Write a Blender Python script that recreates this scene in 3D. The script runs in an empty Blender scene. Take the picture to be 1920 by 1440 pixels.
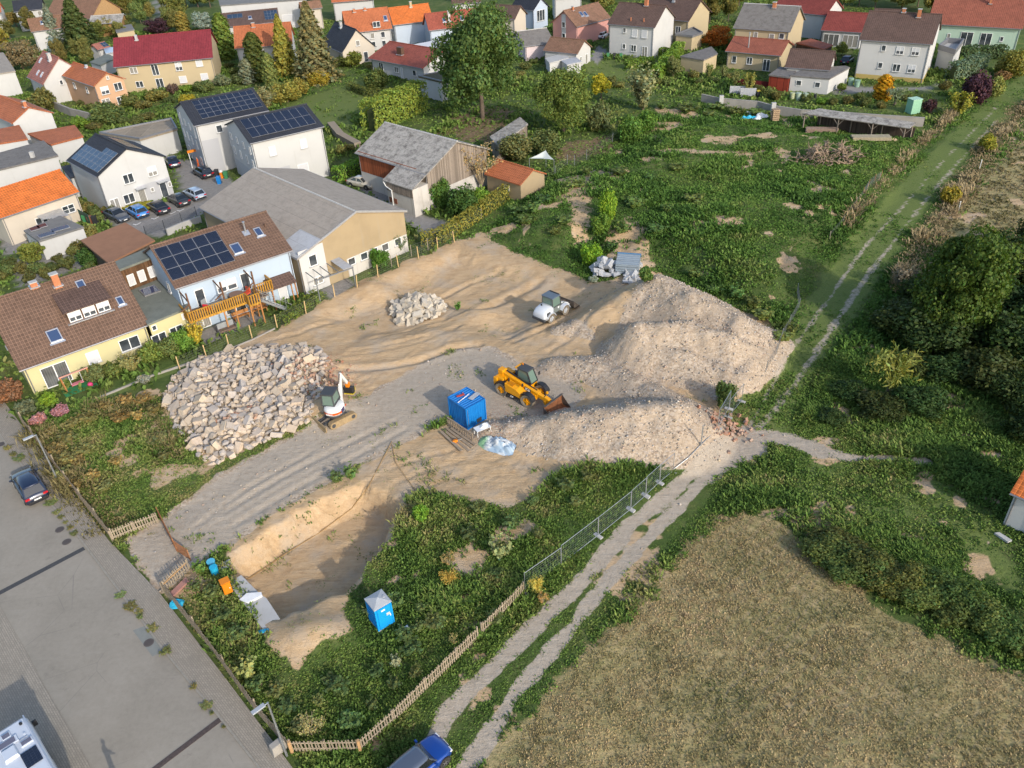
import bpy, math, random
import numpy as np
from mathutils import Vector, Matrix
random.seed(7); rng = np.random.default_rng(7)
S = bpy.context.scene
COL = S.collection
rad = math.radians

# ------------------------------------------------------------------ camera
FPX = 1540.3; PITCH = rad(34.9); ROLL = rad(-3.27); CAMH = 42.5
_fw = np.array([0, math.cos(PITCH), -math.sin(PITCH)])
_r0 = np.array([1., 0, 0]); _u0 = np.cross(_r0, _fw)
_rt = math.cos(ROLL)*_r0 + math.sin(ROLL)*_u0
_up = -math.sin(ROLL)*_r0 + math.cos(ROLL)*_u0
cd = bpy.data.cameras.new('camera'); camo = bpy.data.objects.new('camera', cd); COL.objects.link(camo)
cd.sensor_width = 36; cd.lens = 36*FPX/1920; cd.clip_end = 5000; cd.clip_start = .5
camo.matrix_world = Matrix(((_rt[0], _up[0], -_fw[0], 0), (_rt[1], _up[1], -_fw[1], 0), (_rt[2], _up[2], -_fw[2], CAMH), (0, 0, 0, 1)))
S.camera = camo
# ------------------------------------------------------------------ sky, sun, exposure
SUN_EL = rad(26); SUN_AZ = (0.575, -0.818)           # direction towards the sun on the ground plane
wd = bpy.data.worlds.new('World'); S.world = wd; wd.use_nodes = True
wn = wd.node_tree; sky = wn.nodes.new('ShaderNodeTexSky'); sky.sky_type = 'NISHITA'; sky.sun_disc = False
sky.sun_elevation = SUN_EL; sky.sun_rotation = math.atan2(SUN_AZ[0], SUN_AZ[1])
sky.air_density = 1.0; sky.dust_density = 1.5; sky.ozone_density = 1.0
bg = wn.nodes['Background']; bg.inputs[1].default_value = 0.15; wn.links.new(sky.outputs[0], bg.inputs[0])
sd = bpy.data.lights.new('sun', 'SUN'); sd.energy = 2.0; sd.angle = rad(1.0); sd.color = (1, .93, .83)
so = bpy.data.objects.new('sun', sd); COL.objects.link(so); so.location = (40, -60, 80)
_d = Vector((SUN_AZ[0]*math.cos(SUN_EL), SUN_AZ[1]*math.cos(SUN_EL), math.sin(SUN_EL)))
so.rotation_euler = _d.to_track_quat('Z', 'Y').to_euler()
S.view_settings.view_transform = 'Standard'; S.view_settings.look = 'None'
S.view_settings.exposure = 0.84; S.view_settings.gamma = 1; S.view_settings.use_curve_mapping = False

# ------------------------------------------------------------------ photo pixel (1920x1440) -> place
def ray(px, py):
    d = _fw + _rt*((px-960)/FPX) + _up*((720-py)/FPX)
    return d
def G(px, py, z=0.):
    d = ray(px, py); t = (z-CAMH)/d[2]
    return np.array([d[0]*t, d[1]*t, z])
def GP(pts): return np.array([G(a, b)[:2] for a, b in pts])

# ------------------------------------------------------------------ numeric noise
_tab = np.random.default_rng(3).random((256, 256))
def vn(x, y):
    xi = np.floor(x).astype(int); yi = np.floor(y).astype(int); fx = x-xi; fy = y-yi
    fx = fx*fx*(3-2*fx); fy = fy*fy*(3-2*fy)
    a = _tab[xi & 255, yi & 255]; b = _tab[(xi+1) & 255, yi & 255]; c = _tab[xi & 255, (yi+1) & 255]; d = _tab[(xi+1) & 255, (yi+1) & 255]
    return (a*(1-fx)+b*fx)*(1-fy)+(c*(1-fx)+d*fx)*fy
def fbm(x, y, o=4):
    s = 0; a = .5; t = 0
    for i in range(o):
        s = s+a*vn(x+17*i, y+31*i); t += a; a *= .5; x = x*2.03; y = y*2.03
    return s/t
def sst(a, b, x):
    t = np.clip((x-a)/(b-a), 0, 1); return t*t*(3-2*t)
def sdf(poly, X, Y):
    """signed distance, positive inside"""
    P = np.asarray(poly); n = len(P)
    d = np.full(X.shape, 1e9); ins = np.zeros(X.shape, bool)
    for i in range(n):
        a = P[i]; b = P[(i+1) % n]; e = b-a
        wx = X-a[0]; wy = Y-a[1]
        t = np.clip((wx*e[0]+wy*e[1])/(e@e+1e-12), 0, 1)
        d = np.minimum(d, (wx-e[0]*t)**2+(wy-e[1]*t)**2)
        c = ((a[1] <= Y) != (b[1] <= Y))
        with np.errstate(divide='ignore', invalid='ignore'):
            xx = a[0]+(Y-a[1])*e[0]/(e[1] if abs(e[1]) > 1e-12 else 1e-12)
        ins ^= c & (X < xx)
    return np.where(ins, 1, -1)*np.sqrt(d)
def ldist(pl, X, Y):
    d = np.full(np.shape(X), 1e9)
    for a, b in zip(pl[:-1], pl[1:]):
        e = np.asarray(b)-np.asarray(a); wx = X-a[0]; wy = Y-a[1]
        t = np.clip((wx*e[0]+wy*e[1])/(e@e+1e-12), 0, 1)
        d = np.minimum(d, np.hypot(wx-e[0]*t, wy-e[1]*t))
    return d

# ------------------------------------------------------------------ terrain height
PIT = GP([(418, 1048), (520, 978), (600, 938), (680, 905), (728, 925), (752, 952), (738, 1000), (695, 1052), (648, 1108), (590, 1134), (530, 1158), (498, 1165), (455, 1108)])
EXC = GP([(560, 592), (690, 532), (860, 462), (1050, 512), (1120, 532), (1090, 580), (960, 640), (800, 620), (650, 650)])
UPPER = GP([(905, 425), (960, 470), (1060, 500), (1120, 480), (1215, 500), (1270, 525), (1330, 562), (1470, 610), (1520, 560), (1690, 380), (1740, 262), (1500, 250), (1330, 225), (1215, 250), (1150, 300), (1000, 345), (935, 390)])
RIDGES = [
    # crest polylines (px, py, height), slope
    ([(925, 796, 1.0), (1010, 790, 1.7), (1075, 778, 2.4), (1190, 762, 3.0), (1262, 758, 3.1), (1292, 784, 1.2)], .68),
    ([(1040, 676, .8), (1110, 674, 1.3), (1180, 706, 1.3), (1262, 752, 1.5)], .62),
    ([(1050, 614, .6), (1120, 582, 2.0), (1180, 546, 3.3), (1235, 517, 4.5), (1300, 546, 4.4), (1380, 592, 3.6), (1436, 618, 1.9)], .74),
    ([(1200, 604, 3.6), (1290, 602, 3.8), (1370, 628, 3.3), (1420, 652, 2.0), (1390, 694, 1.6), (1345, 735, .6)], 1.0),
    ([(1212, 640, 2.4), (1300, 662, 2.2), (1360, 684, 1.8)], .8),
]
RW = [([(G(a, b, h)[0], G(a, b, h)[1], h) for a, b, h in pl], s) for pl, s in RIDGES]
MOUNDS = [(580, 1195, .9, 2.6, 1.5), (705, 545, 1.0, 2.0, 2.0), (1060, 690, .0, 1, 1), (850, 945, .25, 3, 2), (1000, 1010, .5, 3, 2), (1120, 890, .7, 4, 3),
          (1250, 330, .9, 8, 5), (1130, 385, 1.0, 5, 4), (1400, 430, .9, 9, 6), (1180, 505, 1.3, 2.2, 1.8), (885, 590, .5, 3, 2),
          (900, 580, .35, 2, 1.5), (575, 700, .9, 3.2, 3), (615, 770, 1.1, 2.2, 2)]
MW = [(*G(a, b)[:2], h, rx, ry) for a, b, h, rx, ry in MOUNDS]
RUB = GP([(308, 742), (330, 702), (380, 672), (450, 655), (560, 648), (605, 662), (618, 700), (596, 762), (585, 792), (510, 822), (440, 850), (400, 872), (368, 850), (330, 800)])
CON = G(783, 582)
def heaps(X, Y):
    h = np.zeros(X.shape)
    for pl, s in RW:
        for a, b in zip(pl[:-1], pl[1:]):
            e = np.array([b[0]-a[0], b[1]-a[1]]); wx = X-a[0]; wy = Y-a[1]
            t = np.clip((wx*e[0]+wy*e[1])/(e@e+1e-9), 0, 1)
            d = np.hypot(wx-e[0]*t, wy-e[1]*t)
            c = a[2]+(b[2]-a[2])*t
            hh = c-s*(np.sqrt(d*d+.5)-.7)
            k = .35; q = np.clip(.5+.5*(hh-h)/k, 0, 1)
            h = h*(1-q)+hh*q+k*q*(1-q)*.5*(hh > -1)
    return np.maximum(h, 0)
def hgt(X, Y, detail=True):
    X = np.asarray(X, float); Y = np.asarray(Y, float)
    n1 = fbm(X*.35+5, Y*.35+9, 3)-.5
    z = np.zeros(X.shape)
    z = z+1.7*sst(0, 7, sdf(UPPER, X, Y)+n1*3)
    z = z-.8*sst(-.5, 3.5, sdf(EXC, X, Y)+n1*2)
    for x, y, h, rx, ry in MW:
        z = z+h*np.exp(-(((X-x)/rx)**2+((Y-y)/ry)**2))
    hp = heaps(X, Y)
    if detail:
        lump = (fbm(X*.9, Y*.9, 4)-.5)
        rill = np.abs(vn(X*.8+Y*.25, Y*.12)-.5)
        z = z+hp+np.clip(hp, 0, 1.2)*(lump*.4-rill*.3)
    else: z = z+hp
    p = sdf(PIT, X, Y)
    z = z-2.0*sst(-.1, 1.0, p+n1*.6+(vn(X*1.6, Y*1.6)-.5)*.55+(vn(X*3.1, Y*3.1)-.5)*.25)
    for pl, w, dp in RUTW:
        dd = ldist(pl, X, Y); z = z-dp*.75*np.exp(-(dd/w)**2)+dp*.3*np.exp(-((dd-w*2.1)/w)**2)
    site = sst(-1, 3, sdf(SITE, X, Y))
    if detail:
        ca, sa = .70, .716
        u = X*ca+Y*sa; v = -X*sa+Y*ca
        rough = (fbm(u*.4, v*.9, 5)-.5)*.13+(vn(u*1.1, v*4.3)-.5)*.07*sst(.4, .6, vn(u*.15+9, v*.3))
        soft = 1-.85*sst(-.5, .8, sdf(ROADG, X, Y))
        rough = rough+(vn(X*2.9, Y*2.9)-.5)*.09*sst(.35, .7, vn(X*.3+3, Y*.3))+np.where(vn(X*3.3+9, Y*3.3)> .86, .07, 0)
        z = z+site*rough*soft*np.clip(1-sst(.2, 1.5, p)*.6, 0, 1)
        z = z+(1-site)*(fbm(X*.4+40, Y*.4, 3)-.5)*.22*(sst(0, 2, ldist(TRACKC, X, Y)-1.5)*.8+.2)*NOFLAT(X, Y)
    return z
SITE = GP([(380, 690), (520, 612), (620, 558), (690, 522), (760, 490), (858, 446), (905, 438), (960, 472), (1050, 506), (1115, 530), (1200, 560), (1300, 600), (1320, 840), (1240, 880), (1060, 890), (960, 950), (870, 930), (790, 920), (755, 950), (700, 1055), (530, 1160), (440, 1090), (420, 1040), (330, 1000), (420, 900), (600, 790)])
ROADG = GP([(225, 1015), (300, 975), (400, 897), (530, 825), (600, 790), (660, 755), (800, 675), (850, 655), (920, 648), (960, 672), (1010, 692), (1075, 690), (1100, 740), (1060, 790), (930, 790), (905, 772), (840, 788), (740, 838), (640, 893), (520, 957), (420, 1032), (355, 1072), (300, 1115), (280, 1095)])
TRACKC = [G(a, b)[:2] for a, b in [(800, 1500), (870, 1415), (960, 1285), (1085, 1130), (1200, 1005), (1320, 880), (1400, 815), (1450, 745), (1520, 630), (1600, 520), (1680, 410), (1760, 315), (1850, 225), (1960, 130)]]
RUTS = [([(640, 697), (720, 690), (790, 676), (850, 652), (900, 646)], .35, .28), ([(650, 668), (720, 655), (790, 640), (850, 615)], .25, .12), ([(660, 660), (730, 646), (800, 630), (860, 606)], .25, .12), ([(700, 632), (780, 606), (860, 580), (930, 560)], .25, .11), ([(840, 560), (900, 572), (960, 545), (1010, 520)], .5, .3), ([(830, 545), (880, 520), (940, 500)], .3, .2),
        ([(960, 640), (1000, 625), (1060, 600)], .25, .14), ([(940, 632), (985, 615), (1040, 594)], .25, .14), ([(470, 800), (560, 770), (640, 738)], .25, .08), ([(420, 960), (520, 900), (640, 838), (740, 790)], .25, .09), ([(440, 985), (540, 925), (655, 862), (760, 805)], .25, .09), ([(370, 985), (470, 912), (580, 850)], .22, .07),
        ([(745, 905), (800, 880), (870, 862), (930, 862)], .22, .1), ([(730, 880), (790, 858), (860, 842)], .22, .1), ([(760, 930), (820, 905), (880, 890)], .25, .1), ([(540, 990), (620, 1000), (690, 960)], .2, .08), ([(560, 1100), (620, 1060), (690, 1020)], .22, .1), ([(500, 640), (560, 625), (620, 600)], .3, .12), ([(1130, 600), (1060, 640), (1030, 660)], .3, .15)]
RUTW = [([G(*p)[:2] for p in pl], w, d) for pl, w, d in RUTS]
def NOFLAT(X, Y):
    return sst(-1, 1.5, -sdf(STREETALL, X, Y))*sst(-1, 1, -sdf(COURT, X, Y))
STREETALL = GP([(-60, 740), (22, 770), (50, 800), (213, 1016), (310, 1112), (530, 1400), (640, 1560), (100, 1600), (-300, 1300), (-300, 900)])
COURT = GP([(190, 405), (345, 372), (322, 300), (400, 300), (440, 345), (470, 330), (400, 390), (300, 446), (225, 430)])

def hz(x, y): return float(hgt(np.array([x]), np.array([y]))[0])
def at(px, py):
    """point of the terrain seen at a photo pixel"""
    d = ray(px, py); p = G(px, py, 5.); step = np.hypot(*(G(px, py, -3)[:2]-p[:2]))/60
    dn = d/np.hypot(d[0], d[1]); ts = np.arange(61)*step
    X = p[0]+dn[0]*ts; Y = p[1]+dn[1]*ts; Z = 5+dn[2]*ts
    k = np.argmax(Z <= hgt(X, Y)); k = max(k, 1)
    return Vector((float(X[k]), float(Y[k]), float(hgt(X[k:k+1], Y[k:k+1])[0])))

# ------------------------------------------------------------------ node helper
class NT:
    def __init__(s, name):
        s.m = bpy.data.materials.new(name); s.m.use_nodes = True; s.t = s.m.node_tree
        s.b = s.t.nodes['Principled BSDF']; s.o = s.t.nodes['Material Output']
        s._c = None
    def n(s, ty, ins=None, **pr):
        k = s.t.nodes.new('ShaderNode'+ty)
        for a, v in pr.items(): setattr(k, a, v)
        for a, v in (ins or {}).items(): s.put(k.inputs[a], v)
        return k
    def put(s, sock, v):
        if isinstance(v, bpy.types.NodeSocket): s.t.links.new(v, sock)
        else:
            if isinstance(v, (tuple, list)) and len(v) == 3 and sock.type == 'RGBA': v = (*v, 1)
            sock.default_value = v
    @property
    def obj(s):
        if s._c is None: s._c = s.n('TexCoord')
        return s._c.outputs['Object']
    @property
    def uv(s):
        if s._c is None: s._c = s.n('TexCoord')
        return s._c.outputs['UV']
    def noise(s, sc, det=4, ro=.55, vec=None, dist=0):
        return s.n('TexNoise', {'Vector': vec if vec is not None else s.obj, 'Scale': sc, 'Detail': det, 'Roughness': ro, 'Distortion': dist}).outputs['Fac']
    def vor(s, sc, vec=None, feat='F1', out='Distance'):
        return s.n('TexVoronoi', {'Vector': vec if vec is not None else s.obj, 'Scale': sc}, feature=feat).outputs[out]
    def map(s, vec, scale=(1, 1, 1), rz=0):
        return s.n('Mapping', {'Vector': vec, 'Scale': scale, 'Rotation': (0, 0, rz)}).outputs[0]
    def ramp(s, f, st):
        k = s.n('ValToRGB', {'Fac': f}); e = k.color_ramp.elements
        while len(e) < len(st): e.new(.5)
        for q, (p, c) in zip(e, st):
            q.position = p; q.color = (*c, 1) if isinstance(c, (tuple, list)) else (c, c, c, 1)
        return k.outputs[0]
    def mix(s, f, a, b, bt='MIX'):
        k = s.n('Mix', data_type='RGBA', blend_type=bt, clamp_factor=True)
        s.put(k.inputs[0], f); s.put(k.inputs[6], a); s.put(k.inputs[7], b); return k.outputs[2]
    def mth(s, op, a, b=0., c=0., clamp=False):
        k = s.n('Math', {0: a, 1: b}, operation=op, use_clamp=clamp)
        if op in ('MULTIPLY_ADD', 'SMOOTH_MIN', 'COMPARE'): s.put(k.inputs[2], c)
        return k.outputs[0]
    def rng(s, f, a, b, c=0., d=1.):
        k = s.n('MapRange', {'Value': f, 'From Min': a, 'From Max': b, 'To Min': c, 'To Max': d}, interpolation_type='SMOOTHSTEP'); return k.outputs[0]
    def bump(s, h, st=.5, dist=.05, nrm=None):
        k = s.n('Bump', {'Height': h, 'Strength': st, 'Distance': dist})
        if nrm is not None: s.put(k.inputs['Normal'], nrm)
        return k.outputs[0]
    def set(s, col=None, rough=None, metal=None, nrm=None, spec=None, **kw):
        if col is not None: s.put(s.b.inputs['Base Color'], col)
        if rough is not None: s.put(s.b.inputs['Roughness'], rough)
        if metal is not None: s.put(s.b.inputs['Metallic'], metal)
        if nrm is not None: s.put(s.b.inputs['Normal'], nrm)
        if spec is not None: s.put(s.b.inputs['Specular IOR Level'], spec)
        for k, v in kw.items(): s.put(s.b.inputs[k], v)
        return s.m
def hx(h):
    h = h.lstrip('#'); c = [int(h[i:i+2], 16)/255 for i in (0, 2, 4)]
    return tuple(x/12.92 if x <= .04045 else ((x+.055)/1.055)**2.4 for x in c)
MATS = {}
def flat(name, col, rough=.6, metal=0., var=.12, sc=3., bump=0., spec=.4, **kw):
    """painted / plain surface with slight dirt and tone variation"""
    if name in MATS: return MATS[name]
    t = NT(name); c = col if not isinstance(col, str) else hx(col)
    n = t.noise(sc, 5, .6); n2 = t.noise(sc*9, 3, .6)
    f = t.mth('ADD', t.mth('MULTIPLY', n, .7), t.mth('MULTIPLY', n2, .3))
    k = t.ramp(f, [(.3, tuple(x*(1-var) for x in c)), (.7, tuple(min(1, x*(1+var)) for x in c))])
    t.set(k, rough, metal, spec=spec, **kw)
    if bump: t.set(nrm=t.bump(n2, bump, .02))
    MATS[name] = t.m; return t.m
# ------------------------------------------------------------------ ground layers
SANDP = [GP(p) for p in [
    [(430, 655), (520, 618), (620, 560), (690, 524), (760, 492), (858, 450), (905, 436), (958, 472), (1050, 506), (1115, 528), (1165, 520), (1205, 512), (1235, 515), (1310, 550), (1455, 605), (1440, 700), (1340, 800), (1320, 845), (1240, 880), (1060, 892), (1040, 912), (960, 952), (870, 935), (790, 925), (762, 948), (740, 1005), (700, 1060), (650, 1115), (655, 1185), (560, 1245), (505, 1215), (430, 1085), (418, 1035), (520, 955), (640, 893), (740, 838), (840, 788), (600, 790), (560, 800), (440, 850), (380, 870), (300, 760), (330, 700)],
    [(268, 882), (320, 858), (372, 878), (350, 900), (290, 910)], [(225, 850), (252, 846), (258, 862), (234, 866)], [(190, 955), (230, 946), (236, 968), (200, 985)],
    [(1045, 345), (1120, 335), (1110, 390), (1100, 440), (1070, 440), (1060, 400)], [(1040, 400), (1085, 385), (1080, 425)],
    [(1130, 440), (1200, 440), (1230, 500), (1180, 520), (1135, 500)], [(1180, 305), (1430, 305), (1420, 318), (1190, 318)], [(1230, 200), (1300, 205), (1330, 222), (1240, 218)], [(1220, 230), (1275, 228), (1270, 245), (1225, 245)]]]
TRK = [([(795, 1445), (838, 1337), (915, 1262), (960, 1220), (1080, 1097), (1180, 988), (1290, 895), (1400, 815)], .62), ([(868, 1452), (930, 1355), (975, 1287), (1060, 1190), (1135, 1097), (1230, 992), (1320, 905), (1410, 828)], .48),
       ([(1405, 800), (1482, 660), (1560, 552), (1620, 465), (1690, 390), (1770, 300), (1870, 200)], .3), ([(1415, 812), (1450, 770), (1492, 717), (1570, 600), (1627, 515), (1665, 467), (1760, 345), (1870, 225)], .4),
       ([(1440, 818), (1490, 828), (1535, 845)], .9), ([(1535, 845), (1590, 858), (1660, 862), (1735, 867)], .45)]
TRKW = [([G(*p)[:2] for p in l], w) for l, w in TRK]
TRKP = GP([(1280, 915), (1310, 880), (1335, 850), (1360, 822), (1398, 800), (1440, 815), (1440, 850), (1390, 872), (1345, 905), (1305, 925)])
DRYP = [GP(p) for p in [[(800, 1700), (895, 1440), (1060, 1250), (1200, 1125), (1300, 1010), (1390, 958), (1470, 990), (1560, 1050), (1640, 1130), (1750, 1190), (1960, 1290), (2400, 1700)],
                        [(1745, 440), (1790, 370), (1930, 225), (2100, 150), (2100, 520), (1900, 510), (1830, 560)]]]
LAWNP = [GP(p) for p in [[(385, 650), (500, 592), (520, 612), (392, 668)], [(175, 745), (370, 665), (378, 680), (150, 765)], [(520, 200), (690, 145), (775, 180), (690, 215), (655, 258), (615, 245)], [(1090, 112), (1240, 115), (1185, 152), (1105, 138)], [(1590, 172), (1650, 175), (1630, 190), (1570, 190)], [(610, 555), (690, 508), (705, 525), (640, 548)], [(1630, 165), (1790, 160), (1780, 200), (1650, 215)]]]
SOILP = [GP(p) for p in [[(830, 235), (900, 195), (985, 210), (985, 235), (930, 268), (860, 262)], [(1045, 300), (1060, 270), (1140, 255), (1150, 275), (1080, 300)], [(800, 255), (850, 215), (900, 200), (880, 230), (820, 265)]]]
YARDP = [GP(p) for p in [[(190, 405), (345, 372), (322, 300), (400, 300), (440, 345), (470, 330), (400, 390), (300, 446), (225, 430)], [(360, 628), (478, 578), (497, 597), (388, 645)], [(600, 545), (650, 520), (668, 535), (620, 560)],
                         [(680, 330), (800, 405), (850, 420), (845, 440), (795, 440), (660, 345)], [(285, 0), (305, 0), (332, 40), (310, 48)], [(1120, 85), (1140, 95), (1120, 120), (1105, 110)], [(1560, 160), (1720, 165), (1800, 150), (1790, 130), (1850, 110), (1740, 170), (1560, 175)], [(20, 490), (120, 470), (160, 500), (40, 540)], [(0, 440), (50, 420), (60, 470), (0, 480)]]]
MEADOW = GP([(900, 430), (1000, 345), (1150, 285), (1215, 210), (1330, 190), (1510, 225), (1740, 250), (1950, 100), (2300, 200), (2300, 1500), (1900, 1250), (1480, 985), (1390, 955), (1200, 1125), (1060, 1250), (880, 1470), (780, 1500), (500, 1440), (300, 1110), (215, 1010), (60, 800), (130, 770), (380, 680), (600, 560), (860, 450)])
FLANK = GP([(1055, 590), (1150, 530), (1195, 545), (1185, 600), (1160, 640), (1150, 665), (1100, 625)])
LANE = np.array([G(*p)[:2] for p in [(1425, 785), (1500, 655), (1595, 520), (1680, 405), (1760, 310), (1860, 215), (1960, 125)]])
BANK = GP([(1400, 885), (1460, 862), (1600, 872), (1760, 890), (1860, 960), (1920, 1060), (1920, 1100), (1750, 1040), (1600, 975), (1470, 935)])
def layers(X, Y, fine=True):
    nz = fbm(X*.7, Y*.7, 4)-.5; nb = fbm(X*.12+3, Y*.12+8, 3)
    n2 = fbm(X*.33+30, Y*.33+11, 4)
    sm = lambda d, b=.35: sst(-b, b, d)
    W = {}
    sand = np.zeros(X.shape)
    for i, p in enumerate(SANDP):
        m = sm(sdf(p, X, Y)+nz*(1.6 if i == 0 else 3.2), .5 if i == 0 else .9)
        sand = np.maximum(sand, m*(1 if i == 0 else .9))
    md = sm(sdf(MEADOW, X, Y), 2)
    patch = sst(.625, .72, n2)*md*.9*(1-sst(5, 2.5, ldist(LANE, X, Y)))
    sand = np.maximum(sand, patch)
    W['sand'] = sand
    hp = heaps(X, Y)
    W['gravel'] = np.maximum(sm(sdf(ROADG, X, Y)+nz*1.1, .3), sst(.12, .45, hp+nz*.3))
    W['gravel'] = W['gravel']*(1-.9*sm(sdf(FLANK, X, Y)+nz*2.5, 1.))
    W['dry'] = np.maximum(sm(sdf(DRYP[0], X, Y)+nz*1.8, .7), sm(sdf(DRYP[1], X, Y)+nz*4, 2))
    tr = sm(sdf(TRKP, X, Y)+nz*1.5, .4)
    for pl, w in TRKW:
        tr = np.maximum(tr, sm(w-ldist(pl, X, Y)+nz*.65, .22)*(.56 if w in (.3, .4) else 1))
    tr = np.maximum(tr, .66*sm(sdf(ROADG, X, Y)-.3, .4)*(hp < .12))
    W['track'] = tr
    lw = np.zeros(X.shape); so = np.zeros(X.shape); ya = np.zeros(X.shape)
    for p in LAWNP: lw = np.maximum(lw, sm(sdf(p, X, Y), .3))
    lane = sm(2.6-ldist(LANE, X, Y)+nz*1.5, .8); W['lane'] = np.maximum(lane, sm(sdf(BANK, X, Y)+nz*4, 1.5)*.9); lw = np.maximum(lw, .8*W['lane'])
    for p in SOILP: so = np.maximum(so, sm(sdf(p, X, Y)+nz*5, 1.5))
    for p in YARDP: ya = np.maximum(ya, sm(sdf(p, X, Y), .2))
    W['lawn'] = lw; W['soil'] = so; W['yard'] = ya; W['meadow'] = md
    return W, hp

def axis(segs):
    out = [segs[0][0]]
    for a, b, st in segs:
        n = max(1, int(round((b-a)/st))); out += list(np.linspace(a, b, n+1)[1:])
    return np.array(out)
gx = axis([(-1500, -400, 110), (-400, -200, 20), (-200, -70, 3), (-70, -45, 1), (-45, 46, .3), (46, 90, .9), (90, 160, 3), (160, 400, 20), (400, 1500, 110)])
gy = axis([(-60, 10, 7), (10, 22, 1), (22, 82, .3), (82, 130, .55), (130, 200, 1.6), (200, 360, 4), (360, 600, 24), (600, 2000, 140)])
GX, GY = np.meshgrid(gx, gy); nX, nY = len(gx), len(gy)
GZ = hgt(GX, GY)
SF = sst(-.3, .3, sdf(STREETALL, GX, GY))
GZ = GZ*(1-SF)-.12*SF
W, HP = layers(GX, GY)
PITD = sdf(PIT, GX, GY)
# vertex normals of the height field (shared by all ground sheets so that their borders do not show)
dzx = np.gradient(GZ, gx, axis=1); dzy = np.gradient(GZ, gy, axis=0)
NRM = np.stack([-dzx, -dzy, np.ones_like(GZ)], -1); NRM /= np.linalg.norm(NRM, axis=-1, keepdims=True)

t = NT('ground'); V = t.obj
a1 = t.n('Attribute', attribute_name='ma').outputs['Color']; a2 = t.n('Attribute', attribute_name='mb').outputs['Color']
s1 = t.n('SeparateColor', {'Color': a1}).outputs; s2 = t.n('SeparateColor', {'Color': a2}).outputs
nf = t.noise(2.2, 6, .65); nm = t.noise(.35, 5, .6); nvf = t.noise(14, 4, .7); nL = t.noise(.08, 3)
def msk(s, amp=.5, lo=.35, hi=.65):
    return t.rng(t.mth('ADD', s, t.mth('MULTIPLY', t.mth('SUBTRACT', nf, .5), amp)), lo, hi)
# base greens (weeds, garden ground)
g = t.ramp(t.mth('ADD', t.mth('MULTIPLY', nm, .6), t.mth('MULTIPLY', nvf, .4)), [(.3, (.040, .068, .016)), (.5, (.075, .110, .028)), (.62, (.13, .135, .048)), (.75, (.20, .165, .075))])
# sand
dirv = t.map(V, (.30, 1.6, 1), rad(-45)); ns = t.noise(1.6, 8, .7, dirv, 1.2)
sa = t.ramp(ns, [(.25, (.36, .235, .125)), (.42, (.46, .315, .175)), (.6, (.52, .37, .22)), (.8, (.56, .425, .28))])
sa = t.mix(t.rng(nm, .45, .7), sa, (.45, .35, .245)); sa = t.mix(t.mth('MULTIPLY', t.rng(t.noise(.9, 6, .7), .5, .66), .4), sa, (.33, .215, .12)); sa = t.mix(t.mth('MULTIPLY', t.rng(nvf, .55, .75), .35), sa, (.27, .18, .10))
# gravel: many small stones
vg = t.vor(7, out='Color'); vgs = t.n('SeparateColor', {'Color': vg}).outputs[0]; vd = t.vor(7)
gr = t.ramp(vgs, [(.0, (.285, .215, .15)), (.3, (.39, .30, .215)), (.6, (.46, .365, .265)), (.85, (.53, .435, .33)), (1, (.35, .295, .25))])
gr = t.mix(t.mth('MULTIPLY', t.rng(nm, .4, .65), .6), gr, (.40, .31, .22))
dirg = t.map(V, (.06, 1.4, 1), rad(-39)); ng = t.noise(1.1, 5, .6, dirg, .4)
gr = t.mix(t.mth('MULTIPLY', t.rng(ng, .5, .68), .35), gr, (.29, .225, .165))
# dry mown field
dv = t.map(V, (.5, 1.2, 1), rad(55)); nd = t.noise(4.2, 7, .78, dv, .6)
dr = t.ramp(t.mth('ADD', t.mth('MULTIPLY', nd, .62), t.mth('MULTIPLY', nm, .38)), [(.3, (.125, .135, .045)), (.44, (.26, .225, .098)), (.56, (.38, .295, .145)), (.7, (.50, .375, .215))])
dr = t.mix(t.mth('MULTIPLY', t.rng(nvf, .55, .7), .5), dr, (.10, .115, .045))
for rz_, sc_ in ((.85, .42), (-.75, .33)):
    wv_ = t.n('TexWave', {'Vector': t.map(V, (1, 1, 1), rz_), 'Scale': sc_, 'Distortion': 3., 'Detail': 3., 'Detail Scale': .6}, wave_type='BANDS').outputs['Fac']
    dr = t.mix(t.mth('MULTIPLY', t.rng(wv_, .72, .98), t.rng(nL, .42, .6, 0, .55)), dr, (.36, .265, .16) if rz_ > 0 else (.15, .145, .06))
# track
tk = t.ramp(t.mth('ADD', t.mth('MULTIPLY', nf, .5), t.mth('MULTIPLY', nvf, .5)), [(.3, (.28, .225, .165)), (.5, (.39, .325, .25)), (.7, (.47, .40, .32))])
lw = t.ramp(nvf, [(.3, (.085, .12, .028)), (.7, (.165, .20, .06))])
so_ = t.ramp(nf, [(.3, (.10, .07, .04)), (.5, (.18, .125, .07)), (.7, (.26, .19, .11))])
ya = t.ramp(nf, [(.3, (.21, .195, .18)), (.7, (.29, .275, .255))])
c = t.mix(msk(s2[1], .2), g, lw); c = t.mix(msk(s2[2], .8), c, so_)
c = t.mix(msk(s1[2], .5), c, dr); c = t.mix(msk(s1[0], .6), c, sa); c = t.mix(msk(s1[1], .45), c, gr); c = t.mix(msk(s2[0], .7), c, tk)
ay = t.n('Attribute', attribute_name='mc').outputs['Color']; sy = t.n('SeparateColor', {'Color': ay}).outputs
c = t.mix(sy[0], c, ya)
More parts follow.
